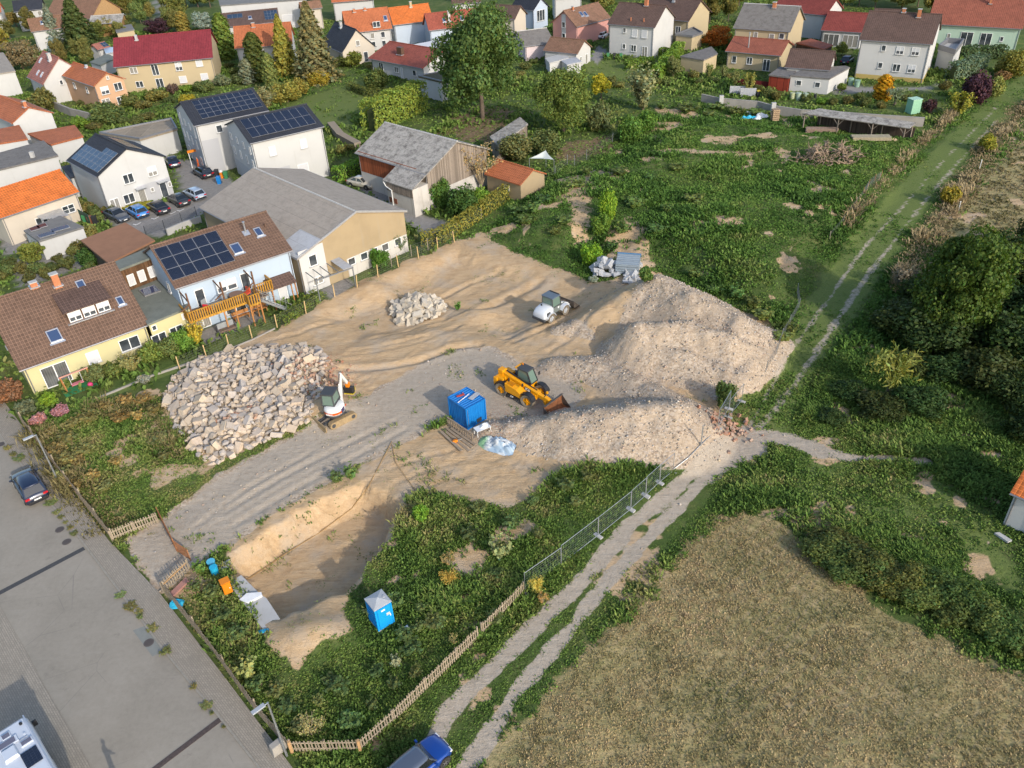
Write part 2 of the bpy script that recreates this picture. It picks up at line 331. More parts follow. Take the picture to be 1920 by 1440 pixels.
# scattered red brick crumbs where demolition rubble was spread
c = t.mix(t.mth('MULTIPLY', sy[1], t.rng(t.vor(5.5), .36, .2)), c, (.36, .13, .075))
hb = t.mth('ADD', t.mth('MULTIPLY', nf, .5), t.mth('ADD', t.mth('MULTIPLY', nvf, .25), t.mth('MULTIPLY', vd, -.10)))
hb = t.mth('ADD', hb, t.mth('MULTIPLY', t.mth('ADD', ns, ng), .5))
hb = t.mth('ADD', hb, t.mth('MULTIPLY', t.mth('MULTIPLY', t.noise(5, 5, .7, t.map(V, (.35, 1.5, 1), rad(-38)), 1.5), s1[0]), .5))
t.set(c, .95, spec=.15, nrm=t.bump(hb, .85, .12))
GROUNDM = t.m

CL = np.zeros(GX.shape, int)                       # which sheet each vertex belongs to
for k, nm_, th in [(1, 'sand', .5), (2, 'gravel', .5), (3, 'dry', .5), (4, 'track', .5)]:
    CL[W[nm_] > th] = k
CL[(CL == 0) & (W['meadow'] > .5)] = 6
CL[(HP > .35) & (CL == 2)] = 5
CL[PITD > -.1] = 7
FXc = CL[:-1, :-1]
idx = np.arange(nX*nY).reshape(nY, nX)
quads = np.stack([idx[:-1, :-1], idx[:-1, 1:], idx[1:, 1:], idx[1:, :-1]], -1)
def attr(me, name, arr):
    a = me.color_attributes.new(name, 'FLOAT_COLOR', 'POINT')
    f = np.ones((len(me.vertices), 4), np.float32); f[:, :arr.shape[1]] = arr; a.data.foreach_set('color', f.ravel())
def mesh_np(name, v, faces, mat, smooth=True):
    me = bpy.data.meshes.new(name); n = len(faces); k = faces.shape[1]
    me.vertices.add(len(v)); me.vertices.foreach_set('co', np.ascontiguousarray(v, np.float32).ravel())
    me.loops.add(n*k); me.loops.foreach_set('vertex_index', np.ascontiguousarray(faces, np.int32).ravel())
    me.polygons.add(n); me.polygons.foreach_set('loop_start', np.arange(0, n*k, k, dtype=np.int32)); me.polygons.foreach_set('loop_total', np.full(n, k, np.int32))
    if smooth: me.polygons.foreach_set('use_smooth', np.ones(n, bool))
    if mat is not None: me.materials.append(mat)
    me.update(calc_edges=True); return me
MA = np.stack([W['sand'], W['gravel'], W['dry']], -1).reshape(-1, 3); MBk = np.stack([W['track'], W['lawn'], W['soil']], -1).reshape(-1, 3)
brk = np.zeros(GX.shape)
for a, b, r in [(600, 715, 4), (540, 690, 3), (460, 800, 2.2), (1380, 790, 2.5), (930, 800, 2.5), (1450, 850, 0.1), (620, 690, 3)]:
    q = G(a, b); brk = np.maximum(brk, np.exp(-((GX-q[0])**2+(GY-q[1])**2)/r**2))
MC = np.stack([W['yard'], brk], -1).reshape(-1, 2)
VV = np.stack([GX, GY, GZ], -1).reshape(-1, 3); NN = NRM.reshape(-1, 3)
def put(o, **kw):
    for k, v in kw.items(): o[k] = v
    return o
SHEETS = {0: 'ground', 1: 'sandy_ground', 2: 'gravel_road', 3: 'mown_field', 4: 'dirt_track', 5: 'gravel_heap', 6: 'meadow', 7: 'excavation_pit'}
for k, nme in SHEETS.items():
    q = quads[FXc == k]
    if not len(q): continue
    u, inv = np.unique(q.ravel(), return_inverse=True)
    me = mesh_np(nme, VV[u], inv.reshape(-1, 4), GROUNDM)
    attr(me, 'ma', MA[u]); attr(me, 'mb', MBk[u]); attr(me, 'mc', MC[u])
    me.normals_split_custom_set_from_vertices(NN[u].tolist())
    o = bpy.data.objects.new(nme, me); COL.objects.link(o)
    if k == 5: put(o, kind='stuff', label='heaped pale crushed gravel dumped in long ridges beside the yellow telehandler', category='gravel heap')
    else: o['kind'] = 'structure'
# ------------------------------------------------------------------ mesh builder
def RZ(a): return Matrix.Rotation(a, 4, 'Z')
class MB:
    def __init__(s): s.v = []; s.f = []; s.m = []; s.sm = []
    def add(s, vs, fs, mi=0, M=None, sm=False):
        o = len(s.v)
        s.v += [tuple(M @ Vector(p)) if M is not None else tuple(p) for p in vs]
        for f in fs: s.f.append([i+o for i in f]); s.m.append(mi); s.sm.append(sm)
        return s
    def box(s, c, d, mi=0, rz=0., M=None, top=1., topy=None):
        x, y, z = d[0]/2, d[1]/2, d[2]/2; tx = top; ty = top if topy is None else topy
        vs = [(-x, -y, -z), (x, -y, -z), (x, y, -z), (-x, y, -z), (-x*tx, -y*ty, z), (x*tx, -y*ty, z), (x*tx, y*ty, z), (-x*tx, y*ty, z)]
        T = Matrix.Translation(c) @ RZ(rz)
        if M is not None: T = M @ T
        return s.add(vs, [(3, 2, 1, 0), (4, 5, 6, 7), (0, 1, 5, 4), (1, 2, 6, 5), (2, 3, 7, 6), (3, 0, 4, 7)], mi, T)
    def cyl(s, a, b, r, r2=None, n=10, mi=0, M=None, cap=True):
        a = Vector(a); b = Vector(b); r2 = r if r2 is None else r2
        q = (b-a).to_track_quat('Z', 'Y').to_matrix()
        vs = []
        for p, rr in ((a, r), (b, r2)):
            for i in range(n):
                t = 2*math.pi*i/n; vs.append(p+q @ Vector((rr*math.cos(t), rr*math.sin(t), 0)))
        fs = [(i, (i+1) % n, n+(i+1) % n, n+i) for i in range(n)]
        s.add(vs, fs, mi, M, n > 7)
        if cap: s.add(vs[:n], [tuple(range(n-1, -1, -1))], mi, M); s.add(vs[n:], [tuple(range(n))], mi, M)
        return s
    def tube(s, pts, r, n=6, mi=0, M=None):
        for a, b in zip(pts[:-1], pts[1:]): s.cyl(a, b, r, n=n, mi=mi, M=M)
        return s
    def prism(s, prof, y0, y1, mi=0, M=None):
        """profile of (x, z) extruded along y"""
        n = len(prof); vs = [(x, y0, z) for x, z in prof]+[(x, y1, z) for x, z in prof]
        fs = [(i, (i+1) % n, n+(i+1) % n, n+i) for i in range(n)]+[tuple(range(n-1, -1, -1)), tuple(range(n, 2*n))]
        return s.add(vs, fs, mi, M)
    def quad(s, a, b, c, d, mi=0): return s.add([a, b, c, d], [(0, 1, 2, 3)], mi)
    def beam(s, a, b, w, h, mi=0, M=None):
        a = Vector(a); b = Vector(b); d = b-a; q = d.to_track_quat('X', 'Z').to_matrix().to_4x4()
        T = Matrix.Translation((a+b)/2) @ q
        if M is not None: T = M @ T
        return s.box((0, 0, 0), (d.length, w, h), mi, 0, T)
    def mesh(s, name, mats, bevel=0, fixn=True):
        me = bpy.data.meshes.new(name); me.from_pydata(s.v, [], s.f)
        for m in (mats if isinstance(mats, (list, tuple)) else [mats]): me.materials.append(m)
        me.polygons.foreach_set('material_index', s.m); me.polygons.foreach_set('use_smooth', s.sm)
        me.update()
        if fixn:
            import bmesh
            b = bmesh.new(); b.from_mesh(me); bmesh.ops.recalc_face_normals(b, faces=b.faces)
            if bevel:
                bmesh.ops.remove_doubles(b, verts=b.verts, dist=1e-4)
                bmesh.ops.bevel(b, geom=[e for e in b.edges if len(e.link_faces) == 2 and e.calc_face_angle(0) > .5], offset=bevel, segments=2, affect='EDGES', profile=.6)
            b.to_mesh(me); b.free()
        uvm(me); return me
def uvm(me):
    """metric UVs: u along the face's level direction, v up its slope"""
    n = len(me.loops)
    if not n: return
    uv = me.uv_layers.new(name='UVMap')
    co = np.empty(len(me.vertices)*3, np.float32); me.vertices.foreach_get('co', co); co = co.reshape(-1, 3)
    li = np.empty(n, np.int32); me.loops.foreach_get('vertex_index', li)
    pn = np.empty(len(me.polygons)*3, np.float32); me.polygons.foreach_get('normal', pn); pn = pn.reshape(-1, 3)
    lt = np.empty(len(me.polygons), np.int32); me.polygons.foreach_get('loop_total', lt)
    N = np.repeat(pn, lt, 0)
    U = np.stack([-N[:, 1], N[:, 0], np.zeros(len(N))], -1); l = np.linalg.norm(U, axis=1); U[l < 1e-3] = (1, 0, 0); l[l < 1e-3] = 1; U /= l[:, None]
    Vv = np.cross(N, U); P = co[li]
    uv.data.foreach_set('uv', np.stack([(P*U).sum(1), (P*Vv).sum(1)], -1).astype(np.float32).ravel())
def OB(name, me, parent=None, loc=(0, 0, 0), rz=0., sc=None, **props):
    o = bpy.data.objects.new(name, me); COL.objects.link(o); o.location = loc
    if rz: o.rotation_euler = (0, 0, rz)
    if sc is not None: o.scale = sc if isinstance(sc, (tuple, list)) else (sc, sc, sc)
    if parent is not None: o.parent = parent
    for k, v in props.items(): o[k] = v
    return o
def TH(name, label, cat, loc=(0, 0, 0), rz=0., group=None, me=None):
    o = OB(name, me, None, loc, rz, label=label, category=cat)
    if group: o['group'] = group
    if me is None: o.empty_display_size = .5
    return o
def part(name, b, mats, parent, bevel=0, **kw): return OB(name, b.mesh(name, mats, bevel), parent, **kw)
def copy_tree(o, parent=None):
    c = o.copy(); COL.objects.link(c); c.parent = parent
    for ch in list(o.children): copy_tree(ch, c)
    return c

# ------------------------------------------------------------------ surface materials
def roof_tiles(name, col, col2=None, rw=.36, tw=.32, line=1.9, moss=0.):
    if name in MATS: return MATS[name]
    t = NT(name); c = hx(col) if isinstance(col, str) else col
    c2 = hx(col2) if col2 else tuple(x*.72 for x in c)
    br = t.n('TexBrick', {'Vector': t.uv, 'Scale': 1., 'Mortar Size': .022, 'Mortar Smooth': .6, 'Bias': 0., 'Brick Width': tw, 'Row Height': rw, 'Color1': c, 'Color2': c2, 'Mortar': tuple(x*line for x in c)}, offset=0.)
    sx = t.n('SeparateXYZ', {'Vector': t.uv}).outputs
    wv = t.mth('ABSOLUTE', t.mth('SINE', t.mth('MULTIPLY', sx[0], math.pi/tw)))
    fr = t.mth('FRACT', t.mth('DIVIDE', sx[1], rw))
    n = t.noise(.5, 5, .65); n2 = t.noise(5, 4, .6)
    k = t.mix(t.mth('MULTIPLY', t.rng(n, .4, .75), .45), br.outputs[0], tuple(x*.55 for x in c))
    k = t.mix(t.mth('MULTIPLY', t.rng(n2, .5, .75), .35), k, tuple(min(1, x*1.45+.015) for x in c))
    if moss: k = t.mix(t.mth('MULTIPLY', t.rng(t.noise(1.3, 6, .7), .5, .68), moss), k, (.06, .065, .03))
    h = t.mth('ADD', t.mth('MULTIPLY', wv, .5), t.mth('MULTIPLY', fr, -.6))
    t.set(k, .75, spec=.25, nrm=t.bump(h, .7, .05)); MATS[name] = t.m; return t.m
def sheet_roof(name, col, pitch=.18, stain=.5, alongv=True, dark=(.10, .09, .08)):
    if name in MATS: return MATS[name]
    t = NT(name); c = hx(col) if isinstance(col, str) else col
    sx = t.n('SeparateXYZ', {'Vector': t.uv}).outputs
    wv = t.mth('SINE', t.mth('MULTIPLY', sx[0 if alongv else 1], 2*math.pi/pitch))
    rows = t.mth('FRACT', t.mth('DIVIDE', sx[1], 1.6)); rl = t.rng(rows, .0, .05, 1, 0)
    n = t.noise(1.3, 6, .75); n2 = t.noise(4, 5, .7); n3 = t.noise(9, 4, .7)
    k = t.mix(t.mth('MULTIPLY', t.rng(n, .4, .7), stain), c, dark)
    k = t.mix(t.mth('MULTIPLY', t.rng(n2, .5, .7), stain*.6), k, dark)
    k = t.mix(t.mth('MULTIPLY', t.rng(n3, .52, .72), .35*stain), k, tuple(min(1, x*1.5) for x in c))
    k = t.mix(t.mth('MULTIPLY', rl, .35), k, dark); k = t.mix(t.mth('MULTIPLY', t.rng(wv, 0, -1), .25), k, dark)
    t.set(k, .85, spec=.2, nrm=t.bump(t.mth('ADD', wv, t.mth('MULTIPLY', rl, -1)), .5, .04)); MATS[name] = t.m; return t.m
def plaster(name, col, dirt=.18):
    if name in MATS: return MATS[name]
    t = NT(name); c = hx(col) if isinstance(col, str) else col
    n = t.noise(.45, 5, .6); n2 = t.noise(26, 3, .6); st = t.noise(.9, 5, .7, t.map(t.obj, (2.2, 2.2, .18)))
    k = t.mix(t.mth('MULTIPLY', t.rng(n, .42, .7), dirt), c, tuple(x*.72 for x in c))
    k = t.mix(t.mth('MULTIPLY', t.rng(st, .54, .74), dirt*1.1), k, (.30, .27, .22))
    t.set(k, .9, spec=.15, nrm=t.bump(n2, .25, .01)); MATS[name] = t.m; return t.m
def wood(name, col, pl=.14, var=.35, vertical=True):
    if name in MATS: return MATS[name]
    t = NT(name); c = hx(col) if isinstance(col, str) else col
    sx = t.n('SeparateXYZ', {'Vector': t.uv}).outputs
    i = t.mth('DIVIDE', sx[0 if vertical else 1], pl); cell = t.mth('FLOOR', i); fr = t.mth('FRACT', i)
    wn_ = t.n('TexWhiteNoise', {'W': cell}, noise_dimensions='1D').outputs['Value']
    gr_ = t.noise(2.2, 5, .65, t.map(t.uv, (9, .5, 1) if vertical else (.5, 9, 1)))
    k = t.mix(wn_, tuple(x*(1-var) for x in c), tuple(min(1, x*(1+var*.7)) for x in c))
    k = t.mix(t.mth('MULTIPLY', t.rng(gr_, .45, .7), .5), k, tuple(x*.5 for x in c))
    gap = t.mth('MULTIPLY', t.rng(fr, .0, .06), t.rng(fr, 1., .94)); k = t.mix(gap, tuple(x*.2 for x in c), k)
    t.set(k, .8, spec=.2, nrm=t.bump(gap, .6, .02)); MATS[name] = t.m; return t.m
WHITE = plaster('white_plaster', (.48, .475, .46)); CREAM = plaster('cream_plaster', (.44, .355, .22)); YELL = plaster('yellow_plaster', (.50, .45, .25))
SALM = plaster('salmon_plaster', (.50, .31, .19)); LBLUE = plaster('light_blue_plaster', (.37, .45, .54), .1); PINK = plaster('pink_plaster', (.55, .28, .24)); MINT = plaster('mint_plaster', (.38, .50, .40))
TANW = plaster('tan_rough_plaster', (.33, .255, .155), .4); GREYP = plaster('grey_plaster', (.40, .40, .41), .08); OLDW = plaster('old_whitewash', (.50, .47, .43), .7); BEIGE = plaster('beige_plaster', (.50, .44, .36)); PALEB = plaster('pale_blue_plaster', (.42, .48, .56)); OCHRE = plaster('ochre_plinth', (.42, .32, .11), .4)
CONC = plaster('weathered_concrete', (.33, .305, .27), .7); CONC2 = plaster('clean_concrete', (.42, .41, .39), .35)
RBROWN = roof_tiles('brown_roof_tiles', (.135, .083, .058), rw=.36, tw=.3); RBROWN2 = roof_tiles('dark_brown_roof_tiles', (.105, .066, .052)); RTERRA = roof_tiles('terracotta_roof_tiles', (.36, .115, .048))
RORANGE = roof_tiles('orange_roof_tiles', (.48, .13, .03), moss=.25); RWINE = roof_tiles('wine_red_roof_tiles', (.19, .028, .035), rw=.38); RRED = roof_tiles('red_roof_tiles', (.26, .07, .045)); RBLACK = roof_tiles('anthracite_roof_tiles', (.030, .033, .042)); RPINK = roof_tiles('faded_red_roof_tiles', (.30, .12, .09), moss=.15); ROLD = roof_tiles('old_brown_roof_tiles', (.20, .11, .07), moss=.3)
RBRICK = roof_tiles('brick_red_roof_tiles', (.25, .082, .05)); RMAROON = roof_tiles('maroon_roof_tiles', (.20, .045, .035))
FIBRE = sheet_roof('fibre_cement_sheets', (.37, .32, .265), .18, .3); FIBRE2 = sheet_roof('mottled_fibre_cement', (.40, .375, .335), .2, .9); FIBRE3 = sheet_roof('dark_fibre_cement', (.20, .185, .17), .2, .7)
TIN = sheet_roof('galvanised_sheet', (.46, .47, .49), .12, .2); FELT = flat('grey_green_roof_felt', (.155, .165, .14), .95, var=.2, sc=1.2, bump=.3); FELTB = flat('brown_roof_felt', (.27, .135, .075), .95, var=.14, sc=.8, bump=.2); FELTG = flat('grey_roof_felt', (.17, .165, .155), .95, var=.2, sc=1., bump=.3)
MOSS = flat('green_roof_sedum', (.09, .075, .035), .95, var=.5, sc=4, bump=.5)
WFR = flat('white_window_frame', (.72, .72, .70), .4, var=.04); GLASS = None
t = NT('window_glass'); ob_ = t.n('ObjectInfo').outputs['Random']; k = t.ramp(t.noise(.7, 2), [(.35, (.022, .028, .034)), (.65, (.085, .095, .105))]); cu_ = t.mth('MULTIPLY', t.rng(ob_, .60, .64), t.rng(t.mth('FRACT', t.mth('MULTIPLY', t.n('SeparateXYZ', {'Vector': t.uv}).outputs[0], 5.)), .1, .5, .35, .9)); t.set(t.mix(cu_, k, (.33, .31, .27)), .08, spec=.9); GLASS = t.m
SHUT = flat('roller_shutter', (.52, .52, .53), .6, var=.05); GUT = flat('grey_gutter', (.21, .21, .22), .5, metal=.4); BROWNM = flat('brown_metal', (.10, .055, .035), .5); GALV = flat('galvanised_steel', (.42, .44, .46), .42, metal=.75, var=.18); ALU = flat('aluminium', (.6, .61, .63), .35, metal=.7)
BRICKO = flat('orange_brick', (.42, .16, .075), .9, var=.25, sc=6, bump=.4); RIDGEM = flat('ridge_tile_mortar', (.34, .27, .21), .9, var=.3, sc=5)
t = NT('solar_cells'); sx = t.n('SeparateXYZ', {'Vector': t.uv}).outputs
ln = t.mth('MULTIPLY', t.rng(t.mth('FRACT', t.mth('MULTIPLY', sx[0], 5.9)), 0, .06), t.rng(t.mth('FRACT', t.mth('MULTIPLY', sx[1], 5.9)), 0, .05))
t.set(t.mix(ln, (.07, .08, .10), t.mix(t.noise(.6, 2), (.006, .010, .022), (.014, .020, .040))), .18, spec=.6); SOLC = t.m
t = NT('solar_cells_blue'); t.set(t.mix(t.noise(.8, 2), (.016, .032, .060), (.035, .060, .10)), .2, spec=.6); SOLB = t.m
FRM = flat('panel_frame', (.36, .36, .37), .4, metal=.5)
# ------------------------------------------------------------------ street
t = NT('street_asphalt'); n = t.noise(.25, 5, .6); n2 = t.noise(3, 6, .7); n3 = t.noise(30, 3, .7)
k = t.ramp(t.mth('ADD', t.mth('MULTIPLY', n, .6), t.mth('MULTIPLY', n2, .4)), [(.3, (.22, .195, .157)), (.5, (.272, .242, .197)), (.7, (.32, .285, .235))])
k = t.mix(t.mth('MULTIPLY', t.rng(n3, .5, .7), .35), k, (.15, .14, .12)); k = t.mix(t.mth('MULTIPLY', t.rng(t.noise(.9, 6, .75), .56, .74), .45), k, (.16, .14, .115)); k = t.mix(t.mth('MULTIPLY', t.rng(t.noise(.5, 5, .7, t.map(t.obj, (.25, 2.2, 1), .83)), .55, .75), .35), k, (.33, .30, .255)); cr = t.rng(t.vor(.22, t.map(t.obj, (1, 1, 1), .4), 'DISTANCE_TO_EDGE'), .0, .006, 1, 0)
k = t.mix(t.mth('MULTIPLY', cr, t.rng(t.noise(.2, 2), .52, .62, 0, .5)), k, (.15, .135, .12)); t.set(k, .92, spec=.2, nrm=t.bump(n3, .4, .01)); ASPH = t.m
def pavers(name, c, bw=.22, bh=.11, rot=0.):
    t = NT(name); v = t.map(t.obj, (1, 1, 1), rot)
    b = t.n('TexBrick', {'Vector': v, 'Scale': 1., 'Brick Width': bw, 'Row Height': bh, 'Mortar Size': .012, 'Color1': c, 'Color2': tuple(x*.82 for x in c), 'Mortar': tuple(x*.62 for x in c)})
    k = t.mix(t.mth('MULTIPLY', t.rng(t.noise(.6, 5, .65), .45, .7), .5), b.outputs[0], tuple(x*.7 for x in c))
    t.set(k, .9, spec=.2, nrm=t.bump(b.outputs['Fac'], .5, -.02)); return t.m
SA = math.atan2(-32.4, 29.4)
PAV = pavers('pavement_pavers', (.325, .285, .23), .22, .12, -SA); PAVD = pavers('drive_pavers', (.16, .165, .17), .42, .28, -SA); PAVY = pavers('yard_pavers', (.25, .24, .225), .2, .1, .5)
def poly_sheet(name, pts, z, mat, kind='structure', thick=0., **kw):
    b = MB(); n = len(pts); vs = [(float(p[0]), float(p[1]), z) for p in pts]
    b.add(vs, [tuple(range(n))])
    if thick:
        lo = [(x, y, z-thick) for x, y, _ in vs]; b.add(vs+lo, [(i, n+i, n+(i+1) % n, (i+1) % n) for i in range(n)])
    me = b.mesh(name, mat)
    if me.polygons[0].normal.z < 0: me.flip_normals()
    o = OB(name, me, kind=kind) if kind else OB(name, me)
    for k, v in kw.items(): o[k] = v
    return o
EDGE = [(-60, 720), (15, 838), (95, 945), (137, 992), (200, 1077), (257, 1152), (312, 1225), (362, 1287), (400, 1330), (480, 1432), (560, 1540)]
LEFT = [(-60, 1050), (0, 1138), (50, 1225), (85, 1290), (112, 1335), (150, 1400), (172, 1440), (220, 1540)]
FENL = [(-60, 640), (22, 765), (50, 800), (213, 1014), (310, 1112), (420, 1252), (540, 1412), (600, 1500)]
FEN2 = [(-60, 660), (40, 797), (206, 1016), (300, 1113), (410, 1255), (528, 1412), (600, 1510)]
poly_sheet('street', GP(LEFT+EDGE[::-1]), .0, ASPH, thick=.2)
poly_sheet('pavement', GP(EDGE+FEN2[::-1]), .045, PAV, thick=.2)
poly_sheet('paved_forecourt', GP(LEFT+[(100, 1540), (-200, 1540), (-200, 1050)]), .03, PAV, thick=.2)
q = [G(a, b)[:2] for a, b in EDGE]
kb = MB()
for a, b in zip(q[:-1], q[1:]):                      # row of kerb stones along the street edge
    d = b-a; L = np.hypot(*d); nn = max(1, int(L/1.0))
    for i in range(nn):
        m = a+d*((i+.5)/nn); kb.box((m[0], m[1], .0), (L/nn-.02, .12, .16), 0, math.atan2(d[1], d[0]))
put(OB('kerb', kb.mesh('kerb', flat('kerb_stone', (.26, .235, .195), .9, var=.2, sc=4))), kind='structure')
DARKA = flat('fresh_asphalt', (.055, .055, .057), .9, var=.25, sc=6, bump=.3); DRAIN = flat('rusty_drain_grate', (.075, .055, .048), .7, var=.4, sc=8)
def strip(name, a, b, w, z, mat): 
    p = G(*a)[:2]; r = G(*b)[:2]; d = (r-p)/np.hypot(*(r-p)); n = np.array([-d[1], d[0]])*w/2
    return poly_sheet(name, [p-n, r-n, r+n, p+n], z, mat)
strip('asphalt_patch', (-20, 1122), (158, 1028), .42, .006, DARKA)
poly_sheet('asphalt_patch', GP([(249, 1182), (279, 1171), (305, 1222), (286, 1231)]), .006, flat('green_grey_patch', (.20, .205, .185), .9, var=.1))
b = MB(); p0, p1 = G(285, 1446), G(413, 1349); d = Vector(p1-p0); L = d.length
b.box((0, 0, .004), (L, .34, .03), 0)
for i in range(int(L/.1)): b.box((-L/2+.05+i*.1, 0, .022), (.05, .26, .012), 0)
TH('drain_channel', 'rusty brown drain channel grating crossing the street near the motorhome', 'drain', tuple((p0+p1)/2), math.atan2(d.y, d.x), me=b.mesh('drain_channel', DRAIN))
for i, (a, c_, lab) in enumerate([(125, 1016, 'round manhole cover in the street just above the dark asphalt strip'), (112, 993, 'small manhole cover furthest up the street behind the parked dark car'), (279, 1205, 'small cover inside the greenish patch of the street'), (2, 833, 'reddish manhole cover at the street edge left of the dark car')]):
    b = MB().cyl((0, 0, -.02), (0, 0, .012), .33, n=20); b.cyl((0, 0, .012), (0, 0, .018), .26, n=20, mi=1)
    TH('manhole_cover', lab, 'manhole cover', G(a, c_), me=b.mesh('manhole_cover', [flat('cast_iron', (.10, .085, .075), .7), flat('cast_iron_dark', (.075, .062, .056), .7)]))
# ------------------------------------------------------------------ house kit
_wc = {}
def win_meshes(w, h, st):
    k = (round(w, 2), round(h, 2), st)
    if k in _wc: return _wc[k]
    f = .07; fr = MB()
    fr.box((0, -.03, h/2-f/2), (w, .1, f)).box((0, -.03, -h/2+f/2), (w, .1, f)).box((-w/2+f/2, -.03, 0), (f, .1, h-2*f)).box((w/2-f/2, -.03, 0), (f, .1, h-2*f))
    if w > 1.0 and st != 's1': 
        n = 2 if w < 2.6 else 3
        for i in range(1, n): fr.box((-w/2+w*i/n, -.025, 0), (.09, .09, h-2*f))
    if st == 'g': fr.box((0, -.025, 0), (w-2*f, .07, .05))
    pn = MB().box((0, -.005, 0), (w-2*f, .03, h-2*f))
    sl = MB().box((0, -.09, -h/2-.03), (w+.14, .2, .05))
    sh = None
    if st in ('s', 's1'): sh = MB().box((0, -.035, 0), (w-2*f+.01, .04, h-2*f+.01))
    if st == 'h': sh = MB().box((0, -.035, h*.2), (w-2*f+.01, .04, h*.55))
    _wc[k] = (fr.mesh('window', WFR), pn.mesh('pane', GLASS), sl.mesh('sill', CONC2), sh.mesh('shutter', SHUT) if sh else None); return _wc[k]
SIDE = {'f': 0., 'r': math.pi/2, 'b': math.pi, 'l': -math.pi/2}
_sol = {}
def solar_mesh(w, h, mat):
    k = (round(w, 2), round(h, 2), mat.name)
    if k not in _sol:
        b = MB().box((0, 0, .02), (w-.02, h-.02, .035), 1).box((0, 0, .042), (w-.07, h-.07, .012), 0); _sol[k] = b.mesh('solar_panel', [mat, FRM])
    return _sol[k]
class House:
    def __init__(s, name, label, cat, R0, R1, E, he, pitch, wm, rm, ov=.45, ga=.35, group=None, z0=0., rake=None, gut=True, W2=None, he2=None, wallz=None):
        e = G(*E, he+z0); hr = he
        for _ in range(700):
            hr += .02; a = G(*R0, hr+z0); b = G(*R1, hr+z0); d = b[:2]-a[:2]; nn = np.array([-d[1], d[0]])/np.hypot(*d)
            if (hr-he)/abs((e[:2]-a[:2]) @ nn) >= pitch: break
        d = b[:2]-a[:2]; L = np.hypot(*d); u = d/L; n = np.array([-u[1], u[0]]); pd = (e[:2]-a[:2]) @ n
        if pd > 0: u = -u; n = -n; a, b = b, a
        W = abs(pd); c = (a[:2]+b[:2])/2
        s.L, s.W, s.he, s.hr, s.ov, s.ga = L, W, he, hr, ov, ga; s.sl = (hr-he)/W
        s.W2 = W if W2 is None else W2; s.he2 = hr-s.sl*s.W2 if he2 is None else he2; s.sl2 = (hr-s.he2)/s.W2
        s.rz = math.atan2(u[1], u[0]); s.c = c
        s.root = TH(name, label, cat, (c[0], c[1], z0), s.rz, group)
        s.wy = -(W-ov); s.wy2 = s.W2-ov; s.wx = L/2-ga
        hw = he+s.sl*ov-.02; hw2 = s.he2+s.sl2*ov-.02
        b = MB(); T = Matrix(((0, 1, 0, 0), (1, 0, 0, 0), (0, 0, 1, 0), (0, 0, 0, 1)))
        b.prism([(s.wy, -.4), (s.wy2, -.4), (s.wy2, hw2), (0, hr-.04), (s.wy, hw)], -s.wx, s.wx, 0, T)
        s.wall = part('wall', b, wm, s.root)
        b = MB(); th = .16
        for sg, Wd, hh in ((-1, W, he), (1, s.W2, s.he2)):
            y = sg*Wd; x = L/2
            vs = [(-x, y, hh), (x, y, hh), (x, 0, hr), (-x, 0, hr)]; lo = [(p[0], p[1], p[2]-th) for p in vs]
            b.add(vs+lo, [(0, 1, 2, 3), (7, 6, 5, 4), (0, 4, 5, 1), (1, 5, 6, 2), (2, 6, 7, 3), (3, 7, 4, 0)])
        s.roof = part('roof', b, rm, s.root)
        if gut:
            for y, z in ((-W-.04, he-.08), (s.W2+.04, s.he2-.08)): part('gutter', MB().cyl((-L/2, y, z), (L/2, y, z), .075, n=6), GUT, s.root)
            for x in (-s.wx+.15, s.wx-.15): part('downpipe', MB().tube([(x, -W-.04, he-.1), (x, s.wy-.06, hw-.35), (x, s.wy-.06, 0)], .05, 6), GUT, s.root)
        b = MB(); n = max(2, int(L/.42))
        for i in range(n): b.cyl((-L/2+L*i/n, 0, hr-.02), (-L/2+L*(i+1.06)/n, 0, hr+.01), .11, .125, n=6)
        rc = part('ridge_tiles', b, rm if rm not in (FIBRE, FIBRE2, FIBRE3) else CONC2, s.root)
    def win(s, side, u, z, w=1.1, h=1.25, st='w', sill=True, off=0.):
        fr, pn, sl, sh = win_meshes(w, h, st); a = SIDE[side]
        if side == 'f': p = (u*2*s.wx, s.wy-.012-off, z)
        elif side == 'b': p = (-u*2*s.wx, s.wy2+.012+off, z)
        elif side == 'r': p = (s.wx+.012+off, (s.wy+s.wy2)/2+u*(s.wy2-s.wy), z)
        else: p = (-s.wx-.012-off, (s.wy+s.wy2)/2-u*(s.wy2-s.wy), z)
        o = OB('window' if st != 'd' else 'door', fr, s.root, p, a)
        OB('pane', pn, o)
        if sill and st != 'd': OB('sill', sl, o)
        if sh: OB('shutter', sh, o)
        return o
    def rows(s, side, us, zs, **k):
        for z in zs:
            for u in us: s.win(side, u, z, **k)
        return s
    def rp(s, u, v, side='f', up=0.):
        """point on the roof slope: u along (-.5...5), v from eave 0 to ridge 1"""
        if side == 'f': return Vector((u*s.L, -s.W*(1-v), s.he+(s.hr-s.he)*v+up))
        return Vector((-u*s.L, s.W2*(1-v), s.he2+(s.hr-s.he2)*v+up))
    def rmat(s, u, v, side='f'):
        sl = s.sl if side == 'f' else s.sl2
        return Matrix.Translation(s.rp(u, v, side)) @ RZ(0 if side == 'f' else math.pi) @ Matrix.Rotation(math.atan(sl), 4, 'X')
